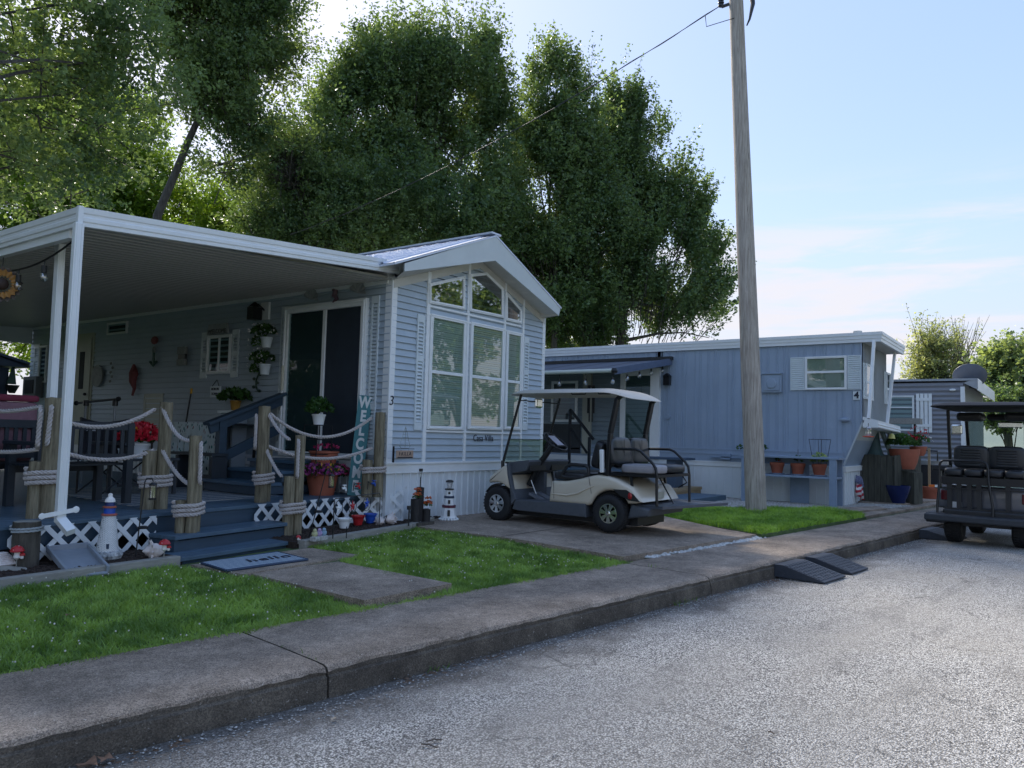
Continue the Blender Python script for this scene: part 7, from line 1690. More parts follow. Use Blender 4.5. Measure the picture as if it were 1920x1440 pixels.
def canopy(x0, x1, y0, y1, zt, m, root, drop0=.075, drop1=.02, local=False, name='roof', th=.024):
    mb = MB(); N_ = 48; K = 10; cx, cy, hx, hy = (x0+x1)/2, (y0+y1)/2, (x1-x0)/2, (y1-y0)/2
    def pt(s, a, lo):
        e = .22; f = lambda v: math.copysign(abs(v)**e, v)
        x, y = cx+hx*s*f(math.cos(a)), cy+hy*s*f(math.sin(a)); z = zt-.055*s**7-.012*s**2
        v = (y-cy)/hy; z -= drop0*max(0, (-v-.62)/.38)**1.6 + drop1*max(0, (v-.8)/.2)**1.5
        return (x, y, z-(th if lo else 0)*(1-.75*s**10))
    for lo in (0, 1):
        mb.v.append(pt(0, 0, lo)); b = len(mb.v)-1
        for j in range(1, K+1):
            for k in range(N_): mb.v.append(pt((j/K)**.6, 2*math.pi*k/N_, lo))
        for k in range(N_): mb.f.append((b, b+1+k, b+1+(k+1) % N_)); mb.m.append(0)
        for j in range(K-1):
            for k in range(N_): k2 = (k+1) % N_; mb.f.append((b+1+j*N_+k, b+1+(j+1)*N_+k, b+1+(j+1)*N_+k2, b+1+j*N_+k2)); mb.m.append(0)
    tot = 1+K*N_; e0 = 1+(K-1)*N_
    for k in range(N_): k2 = (k+1) % N_; mb.f.append((e0+k, e0+k2, tot+e0+k2, tot+e0+k)); mb.m.append(0)
    return build(name, mb, m, root, smooth=True, angle=40, local=local)

c1 = thing('golf_cart', 'champagne beige golf cart with black seats and a rear facing bench parked on the driveway', 'golf cart', (9.0, 5.4, .25))
X0, X1 = 8.40, 9.56; XM = (X0+X1)/2
fw, rw = (6.25, .475), (4.55, .475)
body = [(5.44,.55),(5.425,.70),(5.40,.825),(5.17,.835),(4.98,.875),(4.87,.905),(4.73,.935),(4.60,.93),(4.46,.895),(4.35,.85),(4.23,.80),(4.16,.715),(4.11,.635),(4.20,.615),(4.31,.605)]+arc(rw[0], rw[1], .275, 148, 20, 14)+[(4.86,.545)]
mb = MB(); rounded(mb, body, X0+.02, X1-.02, .055)
build('rear_body', mb, M_cart, c1, smooth=True, angle=40)
# moulded swage line along the side
mb = MB()
for x, s in ((X0+.020, -1), (X1-.020, 1)): mb.tube([(x, 5.40, .66), (x+.004*s, 5.15, .655), (x+.006*s, 5.0, .69), (x+.004*s, 4.86, .76), (x, 4.76, .80)], [.006,.014,.014,.012,.005], 8)
build('swage_moulding', mb, M_cart, c1, smooth=True, angle=60)
cowl = [(6.03,.66),(6.085,.86),(6.105,1.0),(6.17,.985),(6.26,.93),(6.34,.88),(6.395,.82),(6.42,.765),(6.40,.74),(6.33,.75),(6.27,.755),(6.18,.735)]
mb = MB(); rounded(mb, cowl, X0+.015, X1-.015, .045); build('front_cowl', mb, M_cart, c1, smooth=True, angle=40)
mb = MB(); rounded(mb, [(6.0,.52),(5.94,.55),(6.03,.70),(6.075,.86),(6.09,1.02),(6.14,1.02),(6.115,.86),(6.075,.68),(6.04,.60)], X0+.035, X1-.035, .01)
for x0, x1 in ((X0+.010, X0+.075), (X1-.075, X1-.010)): mb2 = MB(); rounded(mb2, [(6.02,.47),(5.95,.55),(6.005,.68),(6.05,.86),(6.07,1.02),(6.11,1.02),(6.09,.86),(6.04,.68),(6.03,.58)], x0, x1, .006); build('cowl_trim', mb2, M_cartgrey, c1, smooth=True)
mb = MB(); mb.prX([(6.05,.52),(5.98,.52),(6.05,.72),(6.085,.86),(6.10,1.03),(6.13,1.03),(6.12,.7)], X0+.08, X1-.08); mb.prX([(6.1,1.035),(5.80,1.075),(5.78,1.05),(5.84,.93),(6.08,.88)], X0+.08, X1-.08)
mb.box(X0+.55, X0+.62, 5.85, 6.05, .52, .9)
build('dash', mb, M_cartgrey, c1, bevel=.006)
mb = MB(); mb.box(X0+.12, X0+.5, 5.80, 5.84, .93, 1.0); mb.box(X0+.66, X1-.12, 5.80, 5.84, .93, 1.0); build('dash_shelf', mb, M_black, c1)
mb = MB(); mb.box(X0+.03, X1-.03, 5.40, 6.05, .485, .52); build('floor', mb, M_cartgrey, c1)
mb = MB(); mb.prX([(5.72,.53),(5.90,.60),(5.90,.63),(5.70,.55)], X0+.25, X0+.36); mb.prX([(5.72,.53),(5.90,.60),(5.90,.63),(5.70,.55)], X0+.42, X0+.55); build('pedals', mb, mat('pedal_grey', (.16,.17,.19), .5, .1), c1)
mb = MB(); rounded(mb, [(6.0,.42),(5.95,.545),(5.44,.555),(4.88,.565),(4.87,.40),(5.9,.405)], X0+.01, X1-.01, .012); build('rocker_panel', mb, M_cartgrey, c1)
mb = MB(); mb.box(X0+.2, X1-.2, 4.25, 6.3, .33, .50); mb.box(X0+.1, X1-.1, 4.40, 5.40, .56, .80); mb.cyl((X0+.1, fw[0], fw[1]), (X1-.1, fw[0], fw[1]), .03, n=8); mb.cyl((X0+.1, rw[0], rw[1]), (X1-.1, rw[0], rw[1]), .045, n=8); build('chassis', mb, M_black, c1)
mb = MB()
for c_, a0, a1 in ((rw, 152, 10), (fw, 120, 30)):
    ar = arc(c_[0], c_[1], .268, a0, a1, 12)
    for x0, x1 in ((X0+.05, X0+.30), (X1-.30, X1-.05)): mb.strip([(x0, y, z) for y, z in ar], [(x1, y, z) for y, z in ar])
build('wheel_arch', mb, M_black, c1, fixn=False)
for c_ in (fw, rw):
    wheel(c1, (X0+.085, c_[0], c_[1]), -1); wheel(c1, (X1-.085, c_[0], c_[1]), 1)
for x, s in ((X0+.012, -1), (X1-.012, 1)):
    mb = MB(); mb.prX([(4.50,.77),(4.32,.775),(4.22,.725),(4.135,.64),(4.28,.648),(4.40,.70)], x, x-s*.03); build('lamp_surround', mb, M_black, c1, bevel=.004)
    mb = MB(); mb.sphere((x+s*.002, 4.265, .705), .038, 12, (.35,.75,1.1)); build('tail_light', mb, mat('tail_lens', (.32,.02,.02), .15, .1), c1, smooth=True)
mb = MB(); rounded(mb, [(4.33,.42),(4.05,.47),(4.02,.56),(4.28,.60)], X0+.06, X1-.06, .04); build('rear_bumper', mb, M_cartgrey, c1, smooth=True)
for x0, x1 in ((X0+.0, X0+.45),): pass
mb = MB(); mb.prZ([(X0+.10,3.88),(X1+.24,3.56),(X1+.20,4.28),(X0+.15,4.33)], .565, .60); mb.beam((X1+.0,3.70,.602),(X1+.1,4.3,.602),.012,.004); build('foot_plate', mb, mat('plate_grey', (.07,.08,.10), .4, .15, 10), c1, bevel=.004)
mb = MB(); pill(mb, X0+.08, X1-.08, 4.90, 5.46, .835, .955); build('front_seat', mb, M_vinyl, c1, smooth=True, angle=60)
mb = MB(); Mt = Matrix.Rotation(R(14), 3, 'X')
pill(mb, X0+.10, XM-.01, 4.72, 4.86, 1.0, 1.36, M=Mt); pill(mb, XM+.01, X1-.10, 4.72, 4.86, 1.0, 1.36, M=Mt); build('front_backrest', mb, M_vinyl, c1, smooth=True, angle=60)
mb = MB(); Mt = Matrix.Rotation(R(-8), 3, 'X'); pill(mb, X0+.06, XM+.005, 4.52, 4.64, 1.06, 1.405, M=Mt); pill(mb, XM-.005, X1-.06, 4.52, 4.64, 1.06, 1.405, M=Mt); pill(mb, X0+.16, X1-.16, 4.53, 4.63, 1.05, 1.30, M=Mt)
build('rear_backrest', mb, mat('worn_black_vinyl', (.028,.032,.037), .3, .12, 4, .05, 60), c1, smooth=True, angle=60)
mb = MB(); mb.cyl((XM-.0, 4.50, 1.10), (XM, 4.505, 1.36), .004, n=5); 
for x in (X0+.33, X1-.33): mb.cyl((x, 4.512, 1.10), (x, 4.518, 1.38), .004, n=5)
build('seams', mb, M_black, c1)
mb = MB(); pill(mb, X0+.10, XM-.08, 3.97, 4.47, .965, 1.085); build('rear_seat_cushion', mb, M_vinylg, c1, smooth=True, angle=60, label='pale grey left half of the rear seat cushion'); mb = MB(); pill(mb, XM-.085, X1-.10, 3.97, 4.47, .965, 1.08); build('rear_seat_cushion', mb, M_vinyl, c1, smooth=True, angle=60, label='black right half of the rear seat cushion')
mb = MB(); mb.box(X0+.08, X1-.08, 3.98, 4.70, .935, .962); 
for x in (X0+.10, X1-.10): mb.beam((x, 3.965, .95), (x, 4.75, .95), .03, .035); mb.beam((x, 4.3, .94), (x, 4.25, .60), .03, .03)
mb.beam((X0+.08, 3.965, .95), (X1-.08, 3.965, .95), .03, .035); build('rear_seat_frame', mb, M_blackm, c1)
for x, nm in ((X0+.10, 'near'), (X1-.08, 'far')):
    mb = MB(); mb.tube([(x, 4.62, 1.05), (x, 4.63, 1.235), (x, 4.58, 1.262), (x, 4.24, 1.265), (x, 4.17, 1.24), (x, 4.02, 1.11), (x, 3.975, 1.05), (x, 3.96, .95), (x, 3.955, .60)], .0175, 10); build('grab_rail', mb, M_blackm, c1, smooth=True, angle=60)
    mb = MB(); mb.tube([(x-.02, 5.28, .90), (x-.02, 5.20, 1.02), (x-.02, 5.14, 1.045), (x-.02, 4.92, 1.04), (x-.02, 4.88, 1.0), (x-.02, 4.88, .93), (x-.02, 4.96, .88), (x-.02, 5.22, .875), (x-.02, 5.28, .90)], .022, 8); build('armrest', mb, M_black, c1, smooth=True, angle=60)
    mb = MB(); mb.beam((x-.03, 4.60, .93), (x-.02, 4.58, 1.45), .045, .075, (1,0,0)); mb.beam((x-.02, 4.58, 1.45), (x, 4.50, 1.88), .045, .085, (1,0,0)); mb.beam((x, 4.52, 1.86), (x, 4.44, 1.93), .05, .05, (1,0,0)); build('rear_strut', mb, M_blackm, c1, bevel=.006)
    mb = MB(); mb.tube([(x-.03, 6.205, .87), (x-.03, 6.215, 1.02), (x-.01, 5.95, 1.95)], .018, 8); mb.cyl((x-.03, 6.212, .85), (x-.03, 6.216, 1.05), .024, n=8); build('front_strut', mb, M_blackm, c1, smooth=True, angle=60)
mb = MB(); mb.tube([(X0+.07, 5.965, 1.87), (XM, 5.965, 1.87), (X1-.07, 5.965, 1.87)], .009, 6); build('mirror_bar', mb, M_blackm, c1)
mb = MB(); mb.obox((XM-.10, 5.93, 1.85), (.16,.05,.13)); build('mirror', mb, M_chrome, c1, bevel=.02)
mb = MB(); mb.prX([(6.225,1.02),(6.23,1.02),(6.135,1.345),(6.13,1.345)], X0+.08, X1-.10); build('windscreen', mb, mat('tinted_sheet', (.25,.30,.24), .1, .05) if False else glass('tinted_screen', (.74,.79,.72), mixf=.0), c1, fixn=False)
mb = MB(); mb.beam((X0+.08, 6.133, 1.346), (X1-.10, 6.133, 1.346), .008, .008); mb.box(X0+.15, X0+.2, 6.21, 6.23, 1.01, 1.03); mb.box(X1-.25, X1-.2, 6.21, 6.23, 1.01, 1.03); build('windscreen_edge', mb, M_blackm, c1)
canopy(X0+.02, X1-.02, 4.33, 6.16, 2.03, mat('cart_roof', (.44,.42,.37), .45, .05, 3), c1)
mb = MB(); mb.box(X0+.12, X0+.30, 4.50, 4.62, 1.92, 1.95); mb.box(X1-.28, X1-.12, 4.50, 4.62, 1.92, 1.95); build('roof_mounts', mb, M_soff, c1, bevel=.02)
for y in (4.75, 5.15): mb = MB(); mb.tube([(X0+.25, y+.12, 1.99), (X0+.25, y+.1, 1.955), (X0+.25, y-.1, 1.955), (X0+.25, y-.12, 1.99)], .009, 6); build('grab_handle', mb, M_black, c1)
mb = MB(); n_ = Vector((0,-.61,.79)); cwh = Vector((X0+.40, 5.59, 1.325)); u_ = Vector((1,0,0)); v_ = n_.cross(u_)
mb.tube([cwh+(u_*math.cos(a)+v_*math.sin(a))*.185 for a in [k*2*math.pi/32 for k in range(33)]], .0135, 8)
for a in (math.pi/2+.0, math.pi*7/6, -math.pi/6): mb.beam(cwh-n_*.01, cwh+(u_*math.cos(a)+v_*math.sin(a))*.18, .035, .012, tuple(n_))
mb.lathe([(.06,-.03),(.06,.0),(.05,.012)], cwh, 16, 'Z', n_.to_track_quat('Z','Y').to_matrix()); build('steering_wheel', mb, M_black, c1, smooth=True, angle=50)
mb = MB(); q = n_.to_track_quat('Z','Y').to_matrix(); mb.obox(cwh+n_*.02, (.15,.20,.012), M=Matrix((u_, v_, n_)).transposed()); build('score_clip', mb, mat('lavender_clip', (.42,.42,.52), .4, .05), c1, bevel=.004)
mb = MB(); mb.tube([cwh-n_*.02, cwh-n_*.10, Vector((X0+.40, 5.85, 1.0)), Vector((X0+.42, 6.0, .72))], [.03,.035,.045,.05], 10); build('steering_column', mb, M_black, c1, smooth=True)
mb = MB(); mb.beam((X0+.03, 4.66, .965), (X0+.03, 4.67, 1.25), .05, .05); build('white_sand_tube', mb, M_white, c1, bevel=.012)
mb = MB(); mb.beam((X0+.28, 5.80, .62), (X0+.24, 5.86, .80), .035, .01); build('warning_sticker', mb, M_white, c1)
mb = MB(); mb.beam((XM+.05, 3.975, .60), (XM+.05, 4.18, .93), .014, .014); mb.tube([(X1-.2, 4.0, .93), (X1-.18, 3.95, .85), (X1-.22, 4.05, .78)], .01, 6); build('plate_stay', mb, M_blackm, c1)

mb = MB()
for x in (X0+.018, X1-.018):
    mb.tube([(x, 5.36, .83), (x, 5.35, .60)], .003, 4); mb.tube([(x-.001, 4.84, .905), (x-.001, 4.80, .70)], .003, 4)
build('panel_seams', mb, M_black, c1)
mb = MB(); mb.box(XM-.10, XM+.08, 4.115, 4.125, .66, .74); build('rear_decal', mb, mat('aged_cream', (.40,.40,.33)), c1)
mb = MB(); mb.sphere((X0+.22, 6.375, .80), .05, 10, (1.3,.4,.7)); build('headlight', mb, M_chrome, c1, smooth=True); mb = MB(); mb.sphere((X1-.22, 6.375, .80), .05, 10, (1.3,.4,.7)); build('headlight', mb, M_chrome, c1, smooth=True)
# black cart on the road seen from behind: local x = forward, y = left
c2 = thing('golf_cart', 'black golf cart with pleated rear facing seat standing on the road at the right edge', 'golf cart', (13.15, .93, .0), R(-5.0))
c2['_base'] = [0, 0, 0]
K = dict(local=True)
W2 = .60
def bb(name, boxes, m, **k):
    mb = MB()
    for b in boxes: mb.box(*b)
    kk = dict(K); kk.update(k); return build(name, mb, m, c2, **kk)
def wheel2(x, y, s):
    return wheel(c2, (x, y, .235), s, r=.235, w=.22, axis='Y', local=True)
for x in (0.0, 1.7): wheel2(x, .40+.02, 1); wheel2(x, -.42, -1)
mb = MB(); rounded(mb, [(-W2,.50),(-W2,.70),(-W2+.06,.84),(W2-.06,.84),(W2,.70),(W2,.50)], -.25, .75, .05); build('rear_body', mb, mat('dark_metallic_grey', (.10,.105,.12), .25, .1, coat=.5), c2, smooth=True, angle=40, **K)
mb = MB(); rounded(mb, [(-W2+.04,.55),(-W2+.06,1.0),(W2-.06,1.0),(W2-.04,.55)], 1.45, 2.05, .08); build('front_cowl', mb, MATS['dark_metallic_grey'], c2, smooth=True, **K)
bb('floor', [(.75, 1.5, -W2, W2, .36, .42), (-.1, 1.9, -.35, .35, .25, .4)], M_black)
bb('rear_bumper', [(-.40, -.22, -.50, .50, .33, .50)], M_black, bevel=.02)
mb = MB(); mb.prZ([(-.62,-.70),(-.62,.70),(-.22,.70),(-.22,-.70)], .335, .43); mb.prZ([(-.50,.45),(-.50,.705),(-.05,.705),(-.05,.45)], .30, .44); build('foot_plate', mb, mat('dark_step_plastic', (.03,.035,.042), .6, .15, 12), c2, bevel=.02, **K)
for y in (.50, -.50):
    bb('tail_light', [(-.262, -.24, y-.07, y+.05, .62, .76)], mat('dark_lens', (.10,.008,.015), .2, .2), bevel=.01)
    bb('fender_patch', [(-.266, -.25, y-.22, y-.10, .46, .60)], M_white)
mb = MB()
for s in (-1, 1):
    o = len(mb.v); pill_ = MB(); pill(pill_, 0, 1, 0, 1, 0, 1)
    y0, y1 = (0.0, .455) if s > 0 else (-.455, 0.0)
    pill(mb, .10, .24, y0, y1, 1.08, 1.42)
mb2 = MB(); pill(mb2, .12, .24, -.40, .40, 1.08, 1.36); mb.add(mb2.v, mb2.f); build('rear_backrest', mb, M_vinyl, c2, smooth=True, angle=60, **K)
for y in (.23, -.23):
    mb = MB()
    for k in range(7): pill(mb, .088, .13, y-.13, y+.13, 1.115+k*.038, 1.15+k*.038)
    build('pleated_panel', mb, M_vinyl, c2, smooth=True, angle=60, **K)
mb = MB(); 
for y0 in (-.5, -.25, 0, .25): pill(mb, -.36, .12, y0, y0+.25, .97, 1.09)
build('rear_seat_cushion', mb, M_vinyl, c2, smooth=True, angle=60, **K)
mb = MB(); pill(mb, .26, .40, -.46, .46, 1.04, 1.40); build('front_backrest', mb, M_vinyl, c2, smooth=True, angle=60, **K); mb = MB(); pill(mb, .42, .95, -.5, .5, .80, .93); build('front_seat', mb, M_vinyl, c2, smooth=True, angle=60, **K)
bb('seat_frame', [(-.37, .2, -.52, .52, .94, .965), (-.375, -.345, -.52, .52, .86, .955)], M_blackm)
mb = MB(); mb.tube([(-.45,.56,.35), (-.43,.56,.60), (-.40,.545,.80), (-.38,.54,1.10), (-.38,.53,1.16), (-.38,.49,1.195), (-.38,.0,1.20), (-.38,-.05,1.17), (-.38,-.07,1.1), (-.40,-.08,.9), (-.43,-.13,.55), (-.45,-.13,.35)], .017, 10); build('grab_loop', mb, M_blackm, c2, smooth=True, angle=60, **K)
mb = MB()
for y in (.42, .30, .17, .05, -.3): mb.box(-.35, -.32, y-.03, y+.03, .50, .93)
mb.box(-.36, -.30, -.5, .5, .50, .52); build('bag_rack', mb, M_black, c2, **K)
mb = MB(); mb.beam((-.36,.52,.80), (-.36,-.5,.80), .012, .02); mb.obox((-.375, .56, .80), (.01,.09,.03)); build('rack_bar', mb, M_blackm, c2, **K)
bb('reflector', [(-.39, -.38, .60, .68, .80, .835)], mat('orange_lens', (.6,.14,.02), .3, .1)); bb('reflector', [(-.39, -.38, .555, .60, .80, .835)], M_white)
bb('side_box', [(.0, .30, .50, .72, 1.03, 1.12), (.05, .2, .52, .60, .85, 1.03)], M_black, bevel=.02)
for y in (.52, -.52):
    mb = MB(); mb.beam((.28, y, .95), (.12, y, 1.95), .05, .04, (0,1,0)); build('rear_strut', mb, M_blackm, c2, bevel=.006, **K)
    mb = MB(); mb.beam((1.75, y, 1.0), (1.45, y, 1.92), .045, .045, (0,1,0)); build('front_strut', mb, M_blackm, c2, **K)
mb = MB(); mb.prism([(1.745, 1.02), (1.755, 1.02), (1.46, 1.90), (1.45, 1.90)], lambda x, z: (x, -.5, z), lambda x, z: (x, .5, z)); build('windscreen', mb, M_clear, c2, fixn=False, **K)
bb('mirror', [(1.30, 1.34, -.28, .05, 1.72, 1.80)], M_chrome, bevel=.01); bb('side_mirror', [(1.35, 1.40, .56, .72, 1.60, 1.76)], M_chrome, bevel=.02)
bb('ceiling_console', [(.55, .9, -.50, -.14, 1.80, 1.93), (.55, .9, .14, .50, 1.80, 1.93), (1.2, 1.4, -.2, .2, 1.83, 1.93)], M_black, bevel=.05)
mb2 = canopy(-.70, .70, -.0, 0, 0, M_black, c2) if False else None
rf = MB(); N_ = 48; KK = 10
def rp(s, a, lo):
    e = .25; f = lambda v: math.copysign(abs(v)**e, v); x, y = .62+1.15*s*f(math.cos(a)), .68*s*f(math.sin(a)); return (x, y, 2.06-.07*s**6-(.05 if lo else 0)*(1-.8*s**8)-(.03 if lo else 0)*(1-s**2)*.5)
for lo in (0, 1):
    rf.v.append(rp(0, 0, lo)); b = len(rf.v)-1
    for j in range(1, KK+1):
        for k in range(N_): rf.v.append(rp((j/KK)**.6, 2*math.pi*k/N_, lo))
    for k in range(N_): rf.f.append((b, b+1+k, b+1+(k+1) % N_)); rf.m.append(0)
    for j in range(KK-1):
        for k in range(N_): k2 = (k+1) % N_; rf.f.append((b+1+j*N_+k, b+1+(j+1)*N_+k, b+1+(j+1)*N_+k2, b+1+j*N_+k2)); rf.m.append(0)
for k in range(N_): k2 = (k+1) % N_; e0 = 1+(KK-1)*N_; rf.f.append((e0+k, e0+k2, 1+KK*N_+e0+k2, 1+KK*N_+e0+k)); rf.m.append(0)
build('roof', rf, mat('matt_black_roof', (.010,.012,.018), .7, .1, 4, spec=.2), c2, smooth=True, angle=40, **K)
bb('steering_column', [(1.25, 1.5, .2, .28, .95, 1.1)], M_black)
# ------------------------------------------------------------------ trees
def leafcloud(sprays, size, per, r, droop=.15, asp=.62, tight=.14):
    """sprays: (n,6) origin + direction*length. leaf-sized quads along every spray"""
    n = len(sprays); o = np.repeat(sprays[:, :3], per, 0); d = np.repeat(sprays[:, 3:], per, 0); N_ = n*per
    t = r.uniform(.05, 1.0, (N_, 1)); ln = np.linalg.norm(d, axis=1, keepdims=True)
    p = o+d*t+r.normal(size=(N_, 3))*(tight*ln*(1.15-t*.75))
    p[:, 2] -= droop*ln[:, 0]*(t[:, 0]**2)*.3
    nrm = r.normal(size=(N_, 3))*.75+np.array([0, 0, .65]); nrm /= np.linalg.norm(nrm, axis=1, keepdims=True)
    a = r.normal(size=(N_, 3)); a -= nrm*(a*nrm).sum(1, keepdims=True); a /= np.linalg.norm(a, axis=1, keepdims=True); b = np.cross(nrm, a)
    s = size*r.uniform(.55, 1.25, (N_, 1)); 
    k = nrm*s*.18
    v = np.stack([p-a*s*.5, p+b*s*asp*.5+k, p+a*s*.5, p-b*s*asp*.5+k], 1).reshape(-1, 3)
    return v
def mesh_quads(name, v, m, parent=None):
    me = bpy.data.meshes.new(name); n = len(v)//4
    me.vertices.add(len(v)); me.vertices.foreach_set('co', v.astype(np.float32).ravel()); me.loops.add(n*4); me.loops.foreach_set('vertex_index', np.arange(n*4, dtype=np.int32))
    me.polygons.add(n); me.polygons.foreach_set('loop_start', np.arange(0, n*4, 4, dtype=np.int32)); me.polygons.foreach_set('loop_total', np.full(n, 4, dtype=np.int32))
    me.update(calc_edges=True); me.materials.append(m); o = bpy.data.objects.new(name, me); COL.objects.link(o)
    if parent: o.parent = parent
    return o
M_bark = mat('tree_bark', (.045,.038,.032), .9, .3, 6, .5, 30, stretch=(4,4,.8), col2=(.11,.10,.085))
def blob(px, py, rx, ry, D, depth=None):
    """crown lobe whose centre stands D metres away; radii in photo pixels turned into metres"""
    c = at(px, py, D=D); dep = CF@np.array([c.x, c.y, c.z-CAMH]) if False else float(np.dot(CF, [c.x, c.y, c.z-CAMH])); 
    k = dep/FPX; return (c.x, c.y, c.z, rx*k, (depth or rx*k), ry*k)
def in_noise(p, sc, seed): return noise.noise(Vector((p[0]*sc+seed, p[1]*sc, p[2]*sc)))
def tree(name, label, base, blobs, m, seed, nspray=1300, per=26, leaf=.16, slen=(.6, 1.3), trunk_r=.28, gap=-.12, group='maple trees behind the homes', up=.45, tips=120, limbs=16, fork=.35, tip_len=1.0, trunkpts=None, cat='tree', asp=.62, shell=.35, radial=0, tight=.14, hub=None):
    r = np.random.default_rng(seed); t = thing(name, label, cat, base, 0, group); base = Vector(base)
    vol = np.array([b[3]*b[4]*b[5] for b in blobs])**.67; pr = vol/vol.sum(); S = []
    n = 0; tries = 0
    while n < nspray and tries < nspray*12:
        tries += 1; b = blobs[r.choice(len(blobs), p=pr)]; d = r.normal(size=3); d /= np.linalg.norm(d); rad = r.uniform(shell, 1)**.5
        p = np.array(b[:3])+d*rad*np.array(b[3:6])
        if p[2] < 1.0 or in_noise(p, .55, seed) < gap or in_noise(p, 1.5, seed+9) < gap-.16: continue
        if radial:
            hb = np.array(hub if hub is not None else (base.x, base.y, 4.0)); q_ = p-hb; q_ /= np.linalg.norm(q_); out_ = q_*radial+d*(1-radial)*.6+np.array([0, 0, up*.35])+r.normal(size=3)*.16
        else: out_ = d*np.array([1, 1, .6])+np.array([0, 0, up])+r.normal(size=3)*.35
        out_ /= np.linalg.norm(out_)
        S.append(np.concatenate([p, out_*r.uniform(*slen)])); n += 1
    for _ in range(tips):                       # shoots standing out of the crown outline
        b = blobs[r.choice(len(blobs), p=pr)]; a = r.uniform(0, 6.28); e = r.uniform(.1, 1.35); d = np.array([math.cos(a)*math.cos(e), math.sin(a)*math.cos(e), math.sin(e)])
        p = np.array(b[:3])+d*np.array(b[3:6])*.95; o_ = d*.6+np.array([0, 0, .8]); o_ /= np.linalg.norm(o_); S.append(np.concatenate([p, o_*r.uniform(.8, 1.6)*tip_len]))
    S = np.array(S); cen = t['_base']; S[:, :3] -= np.array(cen)
    mesh_quads('crown', leafcloud(S, leaf, per, r, asp=asp, tight=tight), m, t)
    # limbs and twigs
    mb = MB(); tc_ = np.array([b[:3] for b in blobs]); wc = (tc_*pr[:, None]).sum(0)
    tp = [Vector(q) for q in trunkpts] if trunkpts else [base, base.lerp(Vector((wc[0], wc[1], base.z+(wc[2]-base.z)*.5)), .6), Vector((wc[0], wc[1], wc[2]))]
    pts = []; 
    for i in range(len(tp)-1):
        for k in range(6): q = tp[i].lerp(tp[i+1], k/6); q += Vector((in_noise(q, .4, 1), in_noise(q, .4, 5), 0))*.18; pts.append(q)
    pts.append(tp[-1]); rs = [trunk_r*(1-.8*i/(len(pts)-1)) for i in range(len(pts))]; mb.tube(pts, rs, 10)
    tw = MB()
    for i in range(limbs):
        b = blobs[i % len(blobs)] if i < 2*len(blobs) else blobs[r.integers(len(blobs))]; k = int(len(pts)*r.uniform(fork, .9)); st = pts[min(k, len(pts)-1)]; d = r.normal(size=3)*.45; en = Vector((b[0]+d[0]*b[3], b[1]+d[1]*b[4], b[2]+abs(d[2])*b[5]*.9))
        mid = st.lerp(en, .5)+Vector((r.normal()*.25, r.normal()*.25, .25)); r0 = rs[min(k, len(rs)-1)]*.55
        mb.tube([st, st.lerp(mid, .5), mid, mid.lerp(en, .5)+Vector((0,0,.12)), en], [r0, r0*.75, r0*.5, r0*.32, .015], 6)
    build('trunk', mb, M_bark, t, smooth=True, angle=60)
    idx = r.choice(len(S), size=min(len(S), 420), replace=False)
    for i in idx: o_ = Vector(S[i, :3])+Vector(cen); d_ = Vector(S[i, 3:]); tw.tube([o_-d_*.7, o_, o_+d_*.9], [.016,.011,.004], 4, caps=False)
    build('twigs', tw, M_bark, t, fixn=False)
    return t
LM_dark = leafmat('maple_leaf_dark', (.062,.115,.058), (.15,.22,.10), .42, .5)
LM_mid = leafmat('maple_leaf_mid', (.06,.112,.055), (.145,.21,.09), .42, .5)
LM_lit = leafmat('sunlit_leaf', (.07,.14,.02), (.17,.26,.04), .55, .8)  # yellower green puts sunlight into the leaf colour
LM_far = leafmat('far_tree_leaf', (.13,.17,.11), (.30,.34,.20), .5, .6)
G = .2
def gnd(px, D): p = at(px, 900, D=D); return (p.x, p.y, G)
# big round maple behind the gable, its neighbours to the right
B1 = [blob(q[0], q[1]+12, q[2]*1.0, q[3]*1.0, 27) for q in ((760,160,85,70),(655,260,75,85),(855,190,75,95),(700,340,150,90),(880,370,95,110),(590,300,65,60),(760,430,200,80),(835,95,32,40),(560,390,70,50),(905,120,25,40),(640,180,25,35),(700,120,25,30),(930,250,30,60),(830,70,16,50),(768,85,16,45),(898,95,13,45),(705,105,15,45),(652,160,13,45),(868,60,12,40))]
tree('maple_tree', 'large round dark maple behind the gabled light blue home', gnd(775, 27), B1, LM_dark, 1, 5000, 40, .135, radial=.45, slen=(.6,1.5), tight=.13, gap=-.14, tips=260, tip_len=1.5, trunk_r=.3, trunkpts=[gnd(775, 27), at(772, 430, D=27), at(770, 260, D=27), at(790, 120, D=27)])
B2 = [blob(q[0]-4, q[1]+22, q[2]*1.0, q[3]*1.0, 28.5) for q in ((1045,160,32,45),(1020,220,45,50),(1060,270,60,75),(1010,390,90,110),(1090,320,50,75),(1100,200,18,40),(1042,110,13,45),(1085,160,12,45),(1012,150,12,40),(1000,540,90,90),(1060,500,100,90),(1120,430,60,90))]
tree('maple_tree', 'dark maple with twin rounded tops between the round maple and the fan shaped one', gnd(1040, 28.5), B2, LM_dark, 2, 3300, 40, .135, radial=.45, slen=(.6,1.5), tight=.13, gap=-.14, tips=170, tip_len=1.5, trunk_r=.24)
base3 = gnd(1170, 30)
